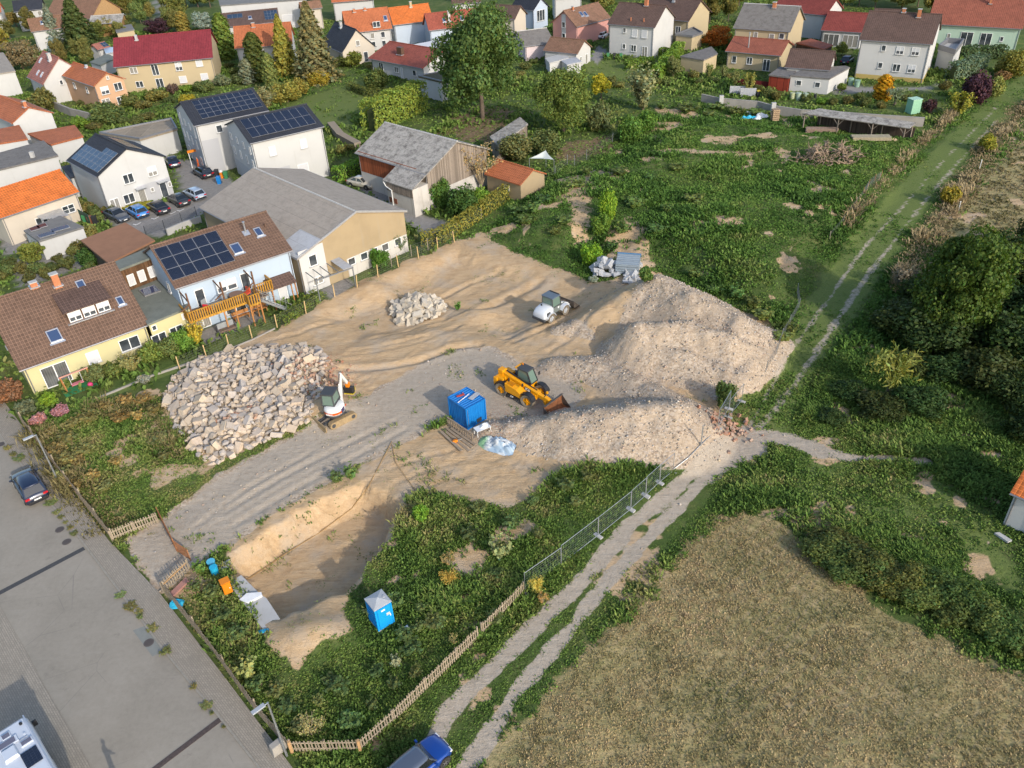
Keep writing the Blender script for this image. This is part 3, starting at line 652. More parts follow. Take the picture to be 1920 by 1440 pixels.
    def solar(s, side, u0, u1, v0, v1, nu, nv, mat=SOLC):
        sl = math.hypot(s.W, s.hr-s.he); w = (u1-u0)*s.L/nu; h = (v1-v0)*sl/nv; me = solar_mesh(w, h, mat)
        for i in range(nu):
            for j in range(nv):
                o = OB('solar_panel', me, s.root); o.matrix_local = s.rmat(u0+(u1-u0)*(i+.5)/nu, v0+(v1-v0)*(j+.5)/nv, side) @ Matrix.Translation((0, 0, .07))
    def skylight(s, u, v, w=.8, h=1.2, side='f', fm=None):
        M = s.rmat(u, v, side); b = MB(); f = .09
        b.box((0, h/2-f/2, .06), (w, f, .12)).box((0, -h/2+f/2, .06), (w, f, .12)).box((-w/2+f/2, 0, .06), (f, h-2*f, .12)).box((w/2-f/2, 0, .06), (f, h-2*f, .12)); b.box((0, -h/2-.12, .02), (w+.25, .22, .03))
        o = part('skylight', b, fm or ALU, s.root); o.matrix_local = M
        part('pane', MB().box((0, 0, .06), (w-2*f, h-2*f, .05)), SKYG, o)
    def chimney(s, u, v, w=.5, d=.5, up=.9, mat=None, side='f', cap=True):
        p = s.rp(u, v, side); top = max(p.z+up, s.hr+up*.6)
        b = MB().box((p.x, p.y, (p.z-.6+top)/2), (w, d, top-p.z+.6)); o = part('chimney', b, mat or BRICKO, s.root)
        if cap: part('chimney_cap', MB().box((p.x, p.y, top+.04), (w+.14, d+.14, .08)), CONC2, o)
        part('flashing', MB().box((p.x, p.y, p.z+.02), (w+.3, d+.35, .12)), ALU, o)
    def pipe(s, u, v, side='f', r=.07, h=.7, mat=None):
        p = s.rp(u, v, side); part('vent_pipe', MB().cyl(p-Vector((0, 0, .2)), p+Vector((0, 0, h)), r, n=8).cyl(p+Vector((0, 0, h)), p+Vector((0, 0, h+.1)), r*1.5, n=8), mat or GALV, s.root)
    def panel(s, name, side, u0, u1, z0, z1, mat, t=.03):
        if side in 'fb': x0, x1 = u0*2*s.wx, u1*2*s.wx; y = s.wy if side == 'f' else s.wy2; sg = -1 if side == 'f' else 1; b = MB().box(((x0+x1)/2*(1 if side == 'f' else -1), y+sg*t/2, (z0+z1)/2), (abs(x1-x0), t+.004, z1-z0))
        else:
            w = s.wy2-s.wy; m = (s.wy+s.wy2)/2; sg = 1 if side == 'r' else -1
            b = MB().box((sg*(s.wx+t/2), m+sg*(u0+u1)/2*w, (z0+z1)/2), (t+.004, abs(u1-u0)*w, z1-z0))
        return part(name, b, mat, s.root)
t = NT('skylight_glass'); t.set((.035, .06, .13), .05, spec=1.); SKYG = t.m
def flatbox(name, label, cat, pts, h, wm, rm, group=None, z0=0., over=.15, th=.22, para=0.):
    """flat roofed building from the photo pixels of its roof corners (at height h)"""
    P = [Vector(G(a, b, h+z0)) for a, b in pts]; c = sum(P, Vector())/len(P); c.z = z0
    root = TH(name, label, cat, c, 0, group); Q = [(p.x-c.x, p.y-c.y) for p in P]
    ar = sum(Q[i][0]*Q[(i+1) % len(Q)][1]-Q[(i+1) % len(Q)][0]*Q[i][1] for i in range(len(Q)))
    if ar < 0: Q = Q[::-1]
    def ins(Q, d):
        out = []; n = len(Q)
        for i in range(n):
            a, b, e = Vector(Q[i-1]), Vector(Q[i]), Vector(Q[(i+1) % n]); d1 = (b-a).normalized(); d2 = (e-b).normalized()
            n1 = Vector((-d1.y, d1.x)); n2 = Vector((-d2.y, d2.x)); m = (n1+n2); m = m/max(.3, m.length_squared)*2; out.append((b.x+m.x*d, b.y+m.y*d))
        return out
    def ex(Q, a, b): n = len(Q); B = MB(); B.add([(*q, a) for q in Q]+[(*q, b) for q in Q], [(i, (i+1) % n, n+(i+1) % n, n+i) for i in range(n)]+[tuple(range(n-1, -1, -1)), tuple(range(n, 2*n))]); return B
    part('wall', ex(ins(Q, over), -.4, h-th+.01), wm, root); part('roof', ex(Q, h-th, h), rm, root)
    if para:
        I = ins(Q, .2); n = len(Q); B = MB(); B.add([(*q, h+.002) for q in Q]+[(*q, h+para) for q in Q]+[(*q, h+para) for q in I]+[(*q, h+.002) for q in I], sum([[(i, (i+1) % n, n+(i+1) % n, n+i), (n+i, n+(i+1) % n, 2*n+(i+1) % n, 2*n+i), (2*n+i, 2*n+(i+1) % n, 3*n+(i+1) % n, 3*n+i)] for i in range(n)], [])); part('parapet', B, GUT, root)
    root['_q'] = 0; del root['_q']
    return root, Q
def wallwin(root, Q, i, u, z, w, h, st='w', over=.15):
    """window on wall i (from corner i to i+1, counter-clockwise) of a flat roofed building"""
    a, b = Vector(Q[i]), Vector(Q[(i+1) % len(Q)]); d = (b-a).normalized(); nrm = Vector((d.y, -d.x)); p = a+(b-a)*u-nrm*(over-.012)
    fr, pn, sl, sh = win_meshes(w, h, st); o = OB('window' if st != 'd' else 'door', fr, root, (p.x, p.y, z), math.atan2(d.y, d.x)); OB('pane', pn, o)
    if sh: OB('shutter', sh, o)
# ------------------------------------------------------------------ houses of the near row
H = House('house', 'pale yellow house with long brown tiled roof and box dormer beside the rubble', 'house', (-31, 567), (215, 490), (165, 649), 3.0, .75, YELL, RBROWN)
H.skylight(.18, .82, .75, 1.05); H.skylight(-.17, .28, 1.1, 1.3); H.skylight(.385, .44, .6, .9)
H.chimney(.025, .92, .62, .62, 1.2); H.chimney(.13, 1.0, .6, .5, .45, side='b')
H.win('f', -.29, 1.15, 2.3, 2.2, 'd', off=.02); H.win('f', .33, 1.55, 1.9, 1.3); H.win('f', .02, 1.5, 1.15, 1.3, 's1')
H.win('l', .1, 2.0, 1., 1.2); H.win('l', -.22, 2.0, 1., 1.2); H.win('l', .0, 4.7, 1., 1.1)
# box dormer
d0, d1 = H.rp(-.03, .36), H.rp(.30, .36); top = H.rp(0, .80); x0, x1 = d0.x, d1.x; yf = d0.y+.05; zf = d0.z+1.35
b = MB(); b.add([(x0, yf, d0.z-.3), (x1, yf, d0.z-.3), (x1, yf, zf), (x0, yf, zf), (x0, top.y, top.z-.1), (x1, top.y, top.z-.1)], [(0, 1, 2, 3), (0, 3, 4), (1, 5, 2), (3, 2, 5, 4)])
dm = part('dormer', b, BROWNM, H.root)
b = MB(); o_ = .25; sl = (top.z-zf)/(top.y-yf); f0 = yf-.3
vs = [(x0-o_, f0, zf-.3*sl+.05), (x1+o_, f0, zf-.3*sl+.05), (x1+o_, top.y+.1, top.z+.1), (x0-o_, top.y+.1, top.z+.1)]; lo = [(p[0], p[1], p[2]-.12) for p in vs]
b.add(vs+lo, [(0, 1, 2, 3), (7, 6, 5, 4), (0, 4, 5, 1), (1, 5, 6, 2), (2, 6, 7, 3), (3, 7, 4, 0)]); part('dormer_roof', b, RBROWN2, dm)
for i in range(3):
    fr, pn, sl_, sh = win_meshes(1.15, 1.0, 'h'); o = OB('window', fr, dm, (x0+(x1-x0)*(i+.5)/3, yf-.015, d0.z+.62)); OB('pane', pn, o); OB('shutter', sh, o); 
part('flashing', MB().box(((x0+x1)/2, yf-.15, d0.z+.0), (x1-x0+.4, .35, .06)), ALU, dm)
YH = H
# link building with grey-green low roof and brown clad upper storey
root, Q = flatbox('link_building', 'low link building with grey green felt roof between the yellow and the blue house', 'building', [(238, 535), (300, 508), (358, 574), (276, 608)], 3.3, YELL, FELT, over=.12)
def onroof_sky(root, px, h, w, l, rz, lab=None):
    p = G(*px, h); c = root.location; b = MB(); f = .12
    b.box((0, l/2-f/2, .06), (w, f, .16)).box((0, -l/2+f/2, .06), (w, f, .16)).box((-w/2+f/2, 0, .06), (f, l-2*f, .16)).box((w/2-f/2, 0, .06), (f, l-2*f, .16))
    o = part('skylight', b, GUT, root); o.location = (p[0]-c.x, p[1]-c.y, h); o.rotation_euler = (0, 0, rz); part('pane', MB().box((0, 0, .06), (w-2*f, l-2*f, .08)), SKYG, o)
RW_ = rad(45.5)
onroof_sky(root, (281, 546), 3.3, 1.7, 1.9, YH.rz)
LB = root
def wl_front(root, px, h, w, hh, st, rz, out=.0):
    p = G(*px, h); c = root.location; fr, pn, sl, sh = win_meshes(w, hh, st)
    o = OB('window', fr, root, (p[0]-c.x, p[1]-c.y, h), rz); OB('pane', pn, o)
    if sh: OB('shutter', sh, o)
    return o
k = min(range(4), key=lambda i: (Q[i][0]+Q[(i+1) % 4][0])*(-YH.rz*0+math.sin(YH.rz))*-1+0*(1)+((Q[i][1]+Q[(i+1) % 4][1])*math.cos(YH.rz)))
wallwin(root, Q, k, .15, 1.3, 1.5, 1.15); wallwin(root, Q, k, .55, 1.3, 1.4, 1.15); wallwin(root, Q, k, .80, 2.5, .5, .7, 's1'); wallwin(root, Q, k, .12, 2.6, .5, .6)
root, Q = flatbox('clad_annex', 'brown board clad upper annex with three pale framed windows behind the link roof', 'building', [(216, 490), (281, 463), (292, 479), (222, 506)], 5.9, wood('brown_cladding', (.13, .07, .035), .16), FELT, over=.08)
k = min(range(4), key=lambda i: (Q[i][0]+Q[(i+1) % 4][0])*math.sin(-YH.rz)+(Q[i][1]+Q[(i+1) % 4][1])*math.cos(YH.rz))
for u in (.22, .5, .78): wallwin(root, Q, k, u, 4.35, .75, 1.25, 's1', over=.08)

H = House('house', 'light blue house with brown roof, three rows of solar panels and a wooden balcony', 'house', (280, 462), (499, 396), (457, 499), 5.4, .5, LBLUE, RBROWN, ov=.4, ga=.25)
H.solar('f', -.485, .03, .16, .90, 5, 3); H.skylight(.095, .40, 1.0, 1.35); H.skylight(.335, .60, .75, 1.15); H.pipe(.24, .68, r=.1, h=1.1); H.pipe(.41, .66, r=.06, h=.35, mat=BROWNM)
part('flashing', MB().box((0, 0, .03), (.7, .7, .04)), ALU, H.root).matrix_local = H.rmat(.24, .66)
for u in (-.34,): H.win('f', u, 3.4, .95, 2.0, 'd')
H.win('f', -.15, 3.8, 1.0, 1.2, 'h'); H.win('f', -.06, 3.8, 1.0, 1.2, 'h'); H.win('f', .06, 3.5, .95, 2.0, 'd'); H.win('f', .17, .9, .75, .8); H.win('f', -.38, 1.1, 1.6, 2.0, 'd'); H.win('f', -.08, 1.2, 2.2, 1.3); H.win('f', .36, 1.1, 1.0, 2.0, 's')
H.win('l', .18, 4.1, .8, 1.1)
BH = H
# wooden balcony
AMB = wood('amber_boards', (.46, .235, .035), .11, .3); DKW = flat('dark_timber', (.12, .058, .03), .8, var=.25, sc=6); LTW = flat('orange_timber', (.36, .16, .05), .8, var=.25, sc=6); GREYW = wood('weathered_grey_boards', (.30, .26, .215), .1, .3); FLW = wood('balcony_floor', (.16, .12, .09), .14, .3, False)
X0, X1 = -.5*2*H.wx-.0, .16*2*H.wx; yb = H.wy; ZB = 2.55; D = 2.5
r = TH('balcony', 'amber wooden slatted balcony on posts along the light blue house', 'balcony', H.root.location, H.rz)
part('floor', MB().box(((X0+X1)/2, yb-D/2-.02, ZB-.08), (X1-X0, D, .14)), FLW, r)
slm = MB().box((0, 0, .5), (.125, .03, 1.0)).mesh('slat', AMB); cnt = 0
def sl_run(a, b):
    d = Vector(b)-Vector(a); n = int(d.length/.23); an = math.atan2(d.y, d.x)
    for i in range(n+1):
        p = Vector(a)+d*(i/n); OB('slat', slm, r, (p.x, p.y, ZB-.05), an)
    part('handrail', MB().beam((a[0], a[1], ZB+1.0), (b[0], b[1], ZB+1.0), .12, .06), AMB, r)
    part('edge_board', MB().beam((a[0], a[1], ZB-.1), (b[0], b[1], ZB-.1), .05, .22), AMB, r)
yo = yb-D
sl_run((X0-.3, yb-.1), (X0-.3, yo)); sl_run((X0-.3, yo), (X1-2.4, yo)); sl_run((X1-2.4, yo), (X1-2.4, yo-.9)); sl_run((X1-2.4, yo-.9), (X1-1.3, yo-.9)); sl_run((X1-1.1, yo+.9), (X1+.9, yo+.9)); sl_run((X1+.9, yo+.9), (X1+.9, yb-.05))
part('floor', MB().box((X1+.0, yb-.85, ZB-.07), (1.7, 1.6, .13)).box((X1-1.8, yo-.45, ZB-.07), (1.1, .9, .13)), FLW, r)
for x, y in [(X0+.2, yo+.1), (X0+3.2, yo+.1), (X0+4.4, yo+.3), (X1-2.4, yo-.8), (X1-1.3, yo-.8), (X1-1.2, yo+.9), (X1+.8, yo+1.0)]: part('post', MB().box((x, y, ZB/2-.1), (.13, .13, ZB-.1)), LTW, r)
for x in (X0+.15, X0+3.6, X0+6.9):
    zt = H.he+.1; b = MB().box((x, yo+.18, (ZB+zt)/2), (.15, .15, zt-ZB)).beam((x, yo+.18, zt-1.2), (x-.9, yo+.25, zt-1.75), .1, .1).beam((x, yo+.18, zt-1.0), (x, yb, zt-.7), .1, .1); part('roof_post', b, DKW, r)
b = MB(); 
for i in range(11): b.box((X1-.9+i*.27, yo-.35, ZB-.15-i*.24), (.28, .9, .04))
for s_ in (-.45, .45): b.beam((X1-1.1, yo-.35+s_, ZB), (X1+2.0, yo-.35+s_, -.1), .05, .22); b.beam((X1-1.1, yo-.35+s_, ZB+.95), (X1+1.9, yo-.35+s_, .95), .04, .04)
for i in range(6): b.box((X1-.9+i*.55, yo-.8, ZB+.35-i*.46), (.03, .03, 1.0))
part('stairs', b, GALV, r)
# things on the balcony
REDF = flat('red_fabric', (.55, .02, .03), .85, var=.15); CHW = flat('grey_wicker', (.24, .25, .25), .8)
LC = lambda x, y, z: H.root.matrix_world @ Vector((x, y, z))
bpy.context.view_layer.update()
def chairlike(name, label, x, y, mat, rz=0., z=None, parentloc=None):
    p = LC(x, y, ZB-.01 if z is None else z); t_ = TH(name, label, 'chair', p, H.rz+rz)
    part('seat', MB().box((0, 0, .4), (.6, .6, .14)), mat, t_, .03); part('backrest', MB().box((0, .27, .7), (.58, .12, .6)), mat, t_, .03)
    for sx_ in (-.25, .25):
        for sy_ in (-.25, .25): part('leg', MB().cyl((sx_, sy_, 0), (sx_, sy_, .36), .025, n=6), GALV, t_)
    return t_
chairlike('lounge_chair', 'bright red cushioned chair on the amber balcony', X0+1.9, yo+.7, REDF, 2.2)
chairlike('lounge_chair', 'orange red cushioned chair by the round table on the balcony', X0+6.2, yo+1.1, flat('coral_fabric', (.5, .07, .03), .85), -1.2)
chairlike('lounge_chair', 'grey wicker armchair nearest the red chair on the balcony', X0+2.0, yo+1.5, CHW, .4)
chairlike('lounge_chair', 'pale grey wicker armchair in the middle of the balcony', X0+3.9, yo+1.3, CHW, -.4)
def rtable(label, x, y, z, rr, mat):
    t_ = TH('table', label, 'table', LC(x, y, z), H.rz); part('table_top', MB().cyl((0, 0, .70), (0, 0, .75), rr, n=20), mat, t_); part('leg', MB().cyl((0, 0, 0), (0, 0, .7), .06, n=8).cyl((0, 0, 0), (0, 0, .04), .3, n=12), GUT, t_)
rtable('round brown table on the amber balcony', X0+5.1, yo+1.0, ZB-.01, .75, flat('table_brown', (.17, .10, .07), .6))
t_ = TH('table', 'low grey rectangular table on the balcony beside the red chair', 'table', LC(X0+2.9, yo+1.0, ZB-.01), H.rz); part('table_top', MB().box((0, 0, .45), (1.2, .7, .06)), CHW, t_)
for a in (-.5, .5): part('leg', MB().box((a, 0, .21), (.06, .6, .42)), CHW, t_)
t_ = TH('garden_sofa', 'dark cushioned swing seat on the terrace below the balcony', 'garden sofa', LC(X0+3.0, yo-.0, 0.02), H.rz); part('seat', MB().box((0, 0, .42), (1.7, .7, .18)), flat('brown_cushion', (.14, .095, .07), .9), t_, .04); part('backrest', MB().box((0, .33, .8), (1.7, .16, .6)), CHW, t_, .04); part('frame', MB().box((-.9, 0, .3), (.06, .7, .6)).box((.9, 0, .3), (.06, .7, .6)), GUT, t_)
for i, x in enumerate((X0+5.2, X0+7.2)):
    t_ = TH('bench', ['wooden bench on the terrace left of the balcony stairs', 'long wooden bench under the balcony next to the stair foot'][i], 'bench', LC(x, yb-.9, .02), H.rz); part('seat', MB().box((0, 0, .44), (1.8, .4, .06)), LTW, t_); part('backrest', MB().box((0, .2, .75), (1.8, .05, .4)), LTW, t_)
    for a in (-.75, .75): part('leg', MB().box((a, 0, .2), (.08, .38, .41)), LTW, t_)
# porch canopy of the blue house
cx = .335*2*H.wx; r = TH('door_canopy', 'small brown tiled door canopy on wooden posts at the blue house', 'canopy', H.root.location, H.rz)
b = MB(); w_ = 1.55; y1 = H.wy-.01; y0 = y1-1.5; vs = [(cx-w_, y0, 2.35), (cx+w_, y0, 2.35), (cx+w_, y1, 3.0), (cx-w_, y1, 3.0)]; lo = [(p[0], p[1], p[2]-.1) for p in vs]
b.add(vs+lo, [(0, 1, 2, 3), (7, 6, 5, 4), (0, 4, 5, 1), (1, 5, 6, 2), (2, 6, 7, 3), (3, 7, 4, 0)]); part('roof', b, RBROWN2, r)
for x in (cx-1.3, cx+.9, cx+1.35): part('post', MB().box((x, y0+.2, 1.15), (.11, .11, 2.3)).beam((x, y0+.2, 1.8), (x, y0+.7, 2.4), .07, .07), LTW, r)

# big barn
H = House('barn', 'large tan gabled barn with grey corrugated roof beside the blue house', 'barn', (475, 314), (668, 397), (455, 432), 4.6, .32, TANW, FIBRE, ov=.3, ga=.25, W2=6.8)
H.panel('whitewashed_base', 'r', -.10, .498, -.2, 2.2, OLDW, .03); H.panel('white_end_wall', 'r', -.499, -.28, -.2, 5.2, WHITE, .035)
H.win('r', -.39, 3.7, 1.0, 1.3, off=.04); H.win('r', -.38, 1.2, 1.3, .9, off=.04)
for u in (-.06, .06, .16, .27, .40): H.win('r', u, 1.75, 1.0, .9, off=.03)
p_ = H.roof.location; b = MB(); M1 = H.rmat(.405, .2); o = part('sheet_extension', MB().box((0, 0, .06), (4.0, H.W*.42, .04)), TIN, H.root); o.matrix_local = M1
part('verge_trim', MB().beam((H.L/2+.02, -H.W, H.he+.02), (H.L/2+.02, 0, H.hr+.02), .05, .2).beam((H.L/2+.02, H.W2, H.he2+.02), (H.L/2+.02, 0, H.hr+.02), .05, .2), ALU, H.root)
BARN = H
# lean-to pergola and table near the barn
p = at(622, 545); r = TH('pergola', 'grey metal pergola frame with one roof sheet over the paved patio by the barn', 'pergola', p, BH.rz)
PB = flat('grey_painted_steel', (.16, .17, .18), .6); 
for x in (-2.2, 2.2):
    for y in (-1.6, 1.6): part('post', MB().box((x, y, 1.25), (.1, .1, 2.5)), PB, r)
for y in (-1.6, 1.6): part('beam', MB().box((0, y, 2.55), (4.6, .1, .12)), PB, r)
for x in (-2.2, -1.3, -.4, .5, 1.4, 2.2): part('beam', MB().box((x, 0, 2.67), (.07, 3.4, .08)), PB, r)
part('roof_sheet', MB().box((1.6, 0, 2.76), (1.1, 3.5, .04)), TIN, r)
p = at(618, 527); t_ = TH('table', 'rusty brown garden table under the metal pergola', 'table', p, BH.rz); part('table_top', MB().box((0, 0, .74), (1.8, .9, .05)), flat('rust_brown', (.24, .095, .055), .8, var=.25), t_)
for a in (-.7, .7): part('leg', MB().box((a, 0, .36), (.07, .7, .72)), PB, t_)
p = at(607, 521); t_ = TH('barbecue_grill', 'round dark covered grill behind the rusty table', 'grill', p); part('lid', MB().cyl((0, 0, .9), (0, 0, 1.25), .55, .3, 14), PB, t_); part('bowl', MB().cyl((0, 0, .5), (0, 0, .9), .35, .55, 14), PB, t_)
for a in range(3): part('leg', MB().cyl((0, 0, .5), (.5*math.cos(a*2.1), .5*math.sin(a*2.1), 0), .03), PB, t_)

# old barn
REDB = wood('red_barn_boards', (.30, .085, .035), .18, .3); GREYB = wood('silvered_boards', (.25, .205, .165), .17, .35)
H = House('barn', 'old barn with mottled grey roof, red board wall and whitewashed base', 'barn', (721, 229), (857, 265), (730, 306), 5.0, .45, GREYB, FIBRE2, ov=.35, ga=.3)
H.panel('board_wall', 'f', -.499, .36, 2.4, 5.2, REDB, .06); H.panel('whitewashed_base', 'f', -.499, .499, -.2, 2.5, OLDW, .04); H.panel('whitewashed_base', 'r', -.5, .5, -.2, 2.2, OLDW, .04)
x0, x1 = .10*H.L, .5*H.L; b = MB(); y0 = -H.W-2.6; z1 = H.he-.02; z0 = H.he-2.6*H.sl
vs = [(x0, y0, z0), (x1, y0, z0), (x1, -H.W+.05, z1+.03), (x0, -H.W+.05, z1+.03)]; lo = [(p[0], p[1], p[2]-.14) for p in vs]; b.add(vs+lo, [(0, 1, 2, 3), (7, 6, 5, 4), (0, 4, 5, 1), (1, 5, 6, 2), (2, 6, 7, 3), (3, 7, 4, 0)]); part('lean_to_roof', b, FIBRE2, H.root)
part('lean_to_wall', MB().box(((x0+x1)/2+.1, -H.W-1.05, (z0-.1)/2-.1), (x1-x0-.7, 2.7, z0-.1)), OLDW, H.root); part('lean_to_boards', MB().box(((x0+x1)/2+.1, -H.W-2.44, z0-.75), (x1-x0-.66, .07, 1.1)), GREYB, H.root)
for x in (x0+1.0, x0+1.9): OB('window', MB().box((0, 0, 0), (.6, .06, .7)).mesh('window', flat('rusty_shutter', (.20, .07, .04), .8)), H.root, (x, -H.W-2.42, 1.3))
part('downpipe', MB().tube([(x0+.1, y0, z0-.2), (x0+.4, y0+.1, z0-.8), (x0+1.5, y0+.05, z0-1.1), (x0+1.5, y0+.05, 0)], .07, 6), WFR, H.root)
H = House('shed', 'small brick-red tiled shed beside the yellowing hedge below the old barn', 'shed', (932, 298), (1000, 318), (948, 338), 2.6, .5, TANW, RTERRA, ov=.25, ga=.2, gut=False)
H.win('f', .1, 1.5, .9, .7)
r, Q = flatbox('shed', 'low shed with grey corrugated roof behind the willow bushes', 'shed', [(918, 256), (975, 219), (990, 232), (935, 274)], 2.6, GREYB, FIBRE2)
# ------------------------------------------------------------------ new white houses
H = House('house', 'white duplex with dark roof and rows of solar panels, rear of the two twin houses', 'house', (337, 192), (475, 165), (446, 219), 7.4, .35, WHITE, RBLACK, ov=.3, ga=.25)
H.solar('f', -.36, .46, .18, .93, 9, 4); H.panel('grey_base', 'l', -.498, .498, 0, 2.55, GREYP); H.panel('grey_field', 'l', -.05, .46, 2.55, 5.0, GREYP); H.panel('grey_field', 'f', -.49, -.25, .0, 5.0, GREYP)
for u in (-.35, -.12, .12): H.win('l', u, 6.2, .6, 1.0 if u > -.3 else 2.0)
for u in (-.36, -.16, .06, .3): H.win('l', u, 4.0, .6, 1.3)
H.win('l', .36, 6.2, .55, 2.0); H.win('l', -.28, 1.2, 1.0, 2.0, 'd', off=.03); H.win('l', .33, 1.2, 1.0, 2.0, 'd', off=.03); H.win('f', -.2, 6.2, .9, 1.1); H.rows('f', (-.05, .2), (3.9,), w=1.0, h=1.2, st='s1')
H = House('house', 'white duplex with plain dark solar roof, front of the two twin houses', 'house', (437, 225), (575, 195), (550, 250), 7.2, .35, WHITE, RBLACK, ov=.3, ga=.25)
H.solar('f', -.43, .43, .16, .92, 8, 2, SOLC); H.panel('grey_base', 'l', -.498, .498, 0, 2.5, GREYP); H.panel('grey_field', 'f', -.44, -.05, .0, 2.9, GREYP)
for u in (-.38, -.12, .14, .40): H.win('l', u, 5.9, .6, 1.0)
for u in (-.36, -.1, .16, .4): H.win('l', u, 3.9, .6, 1.2)
H.win('f', -.24, 5.4, .95, 1.3, 's1'); H.win('f', .2, 5.4, .95, 1.3, 's1'); H.win('f', .13, 1.5, 1.6, 2.3, 's1'); H.win('f', -.3, 1.4, .9, 2.0, 's1', off=.03)
H = House('house', 'white gabled house with blue solar panels beside the parked cars', 'house', (178, 250), (237, 278), (140, 309), 5.6, .5, WHITE, RBLACK, ov=.3, ga=.25)
H.solar('f', -.42, .46, .10, .62, 7, 3, SOLB); H.solar('f', .1, .46, .62, .78, 3, 1, SOLB); H.solar('b', -.3, .3, .45, .85, 4, 2)
H.panel('grey_field', 'r', -.02, .498, 0, 2.7, GREYP); H.panel('grey_base', 'r', -.499, -.02, 0, .5, GREYP)
H.win('r', -.1, 4.1, 1.4, 1.3); H.win('r', .27, 4.1, 1.3, 1.3, 'h'); H.win('r', -.18, 1.5, 1.5, 1.3); H.win('r', .02, 1.15, 1.0, 2.1, 'd', off=.03); H.win('r', .19, 1.7, .5, .6, off=.03); H.win('r', .36, 1.15, 1.0, 2.1, 'd', off=.03); H.win('r', .47, 1.7, .5, .7, off=.03); H.win('r', -.4, 1.1, 1.2, 2.0, 'd')
b = MB(); sl = []
for u in (.02, .36):
    y = (H.wy+H.wy2)/2+u*(H.wy2-H.wy); part('door_canopy', MB().box((H.wx+.5, y, 2.55), (1.0, 1.5, .06)), ALU, H.root)
r, Q = flatbox('annex', 'low annex with black tiled roof at the left of the white solar house', 'building', [(114, 312), (139, 307), (153, 326), (131, 333)], 3.0, WHITE, RBLACK)
r, Q = flatbox('garage', 'white flat garage with four dark collectors on its grey roof', 'garage', [(44, 432), (113, 404), (157, 425), (72, 452)], 2.6, WHITE, FELTG, over=.08)
GARZ = 2.6
for px, py, w_, l_ in [(66, 430, 1.2, 1.2), (79, 425, 1.2, 1.2), (88, 441, 1.9, 1.2), (113, 430, 2.1, 1.2)]:
    p = G(px, py, GARZ); o = part('collector', MB().box((0, 0, .10), (w_, l_, .08)).box((0, 0, .146), (w_-.12, l_-.12, .012), 1), [FRM, SOLC], r); o.location = (p[0]-r.location.x, p[1]-r.location.y, GARZ); o.rotation_euler = (0, 0, rad(38))
r = TH('pergola', 'grey lamella pergola roof attached to the orange roofed house', 'pergola', G(90, 400, 0), rad(35)); PG = [G(a, b_, 2.5)-G(90, 400, 0) for a, b_ in [(52, 396), (104, 385), (131, 404), (80, 412)]]
Rm = RZ(-rad(35))
for i in range(12):
    f = (i+.5)/12; a = Rm @ Vector(PG[0]+(PG[3]-PG[0])*f); b_ = Rm @ Vector(PG[1]+(PG[2]-PG[1])*f); part('lamella', MB().beam(a, b_, .22, .04), ALU, r)
for q in PG: v = Rm @ Vector(q); part('post', MB().box((v.x, v.y, 1.22), (.1, .1, 2.44)), ALU, r)
r, Q = flatbox('carport', 'carport with plain brown felt roof behind the blue house', 'carport', [(151, 450), (235, 417), (290, 450), (203, 493)], 2.9, wood('dark_green_brown_boards', (.10, .08, .06), .16), FELTB, over=.3)
H = House('house', 'low house with vivid orange tiled roof at the left edge', 'house', (-40, 366), (112, 318), (70, 386), 3.8, .6, BEIGE, RORANGE, ov=.3)
H.win('f', .33, 2.0, 1.6, 1.1, 'g'); H.win('f', .1, 1.9, 1.0, .8); H.win('f', -.05, 1.6, 1.5, 1.3)
H = House('house', 'white house with red roof and grey flat dormer at the left edge', 'house', (-8, 176), (54, 201), (-20, 213), 4.2, .5, WHITE, RTERRA, ov=.3, ga=.2)
H.chimney(.43, .95, .5, .5, .9)
for i, (pts, h_, nm2, lab, rm_) in enumerate([([(51, 250), (140, 234), (156, 255), (95, 271)], 3.2, 'outbuilding', 'white outbuilding with low terracotta roof left of the white solar house', RTERRA), ([(-20, 245), (36, 234), (52, 260), (-10, 270)], 3.8, 'outbuilding', 'white outbuilding with terracotta roof at the left photo edge below the red roof', RTERRA),
    ([(-30, 294), (82, 263), (109, 291), (-20, 322)], 4.2, 'building', 'white flat roofed building with weathered grey roof and small chimney', FIBRE3)]):
    r, Q = flatbox(nm2, lab, 'building', pts, h_, WHITE, rm_)
    if i == 2: p = G(62, 295, h_); part('chimney', MB().box((p[0]-r.location.x, p[1]-r.location.y, h_+.4), (.5, .5, .9)), CONC2, r)
r, Q = flatbox('row_garage', 'long flat roofed garage row with unfinished roof behind the white solar house', 'garage', [(186, 250), (322, 223), (333, 242), (262, 262)], 3.6, WHITE, roof_tiles('gravel_roof', (.30, .24, .17), rw=3, tw=3, moss=.3), para=.25)
H = House('house', 'cream house with long wine-red tiled roof', 'house', (212, 72), (395, 55), (318, 116), 5.2, .55, CREAM, RWINE, ov=.5)
H.chimney(-.26, .86, .5, .5, .7, ALU, cap=False); H.win('f', -.33, 4.2, 1.4, 1.2); H.win('f', -.11, 3.9, 1.3, 2.1, 'd'); H.win('f', .14, 4.1, 1.3, 1.6, 'h'); H.win('f', .36, 4.3, 1.3, 1.2, 's1'); H.win('f', -.31, 1.5, 1.4, 1.2); H.win('f', -.1, 1.2, 1.4, 2.1, 'd'); H.win('f', .15, 1.6, 1.4, 1.3, 's1'); H.win('f', .38, 1.7, 1.4, 1.3, 's1')
H = House('house', 'salmon gabled house with terracotta roof', 'house', (137, 116), (200, 136), (143, 151), 4.8, .55, SALM, RTERRA, ov=.4)
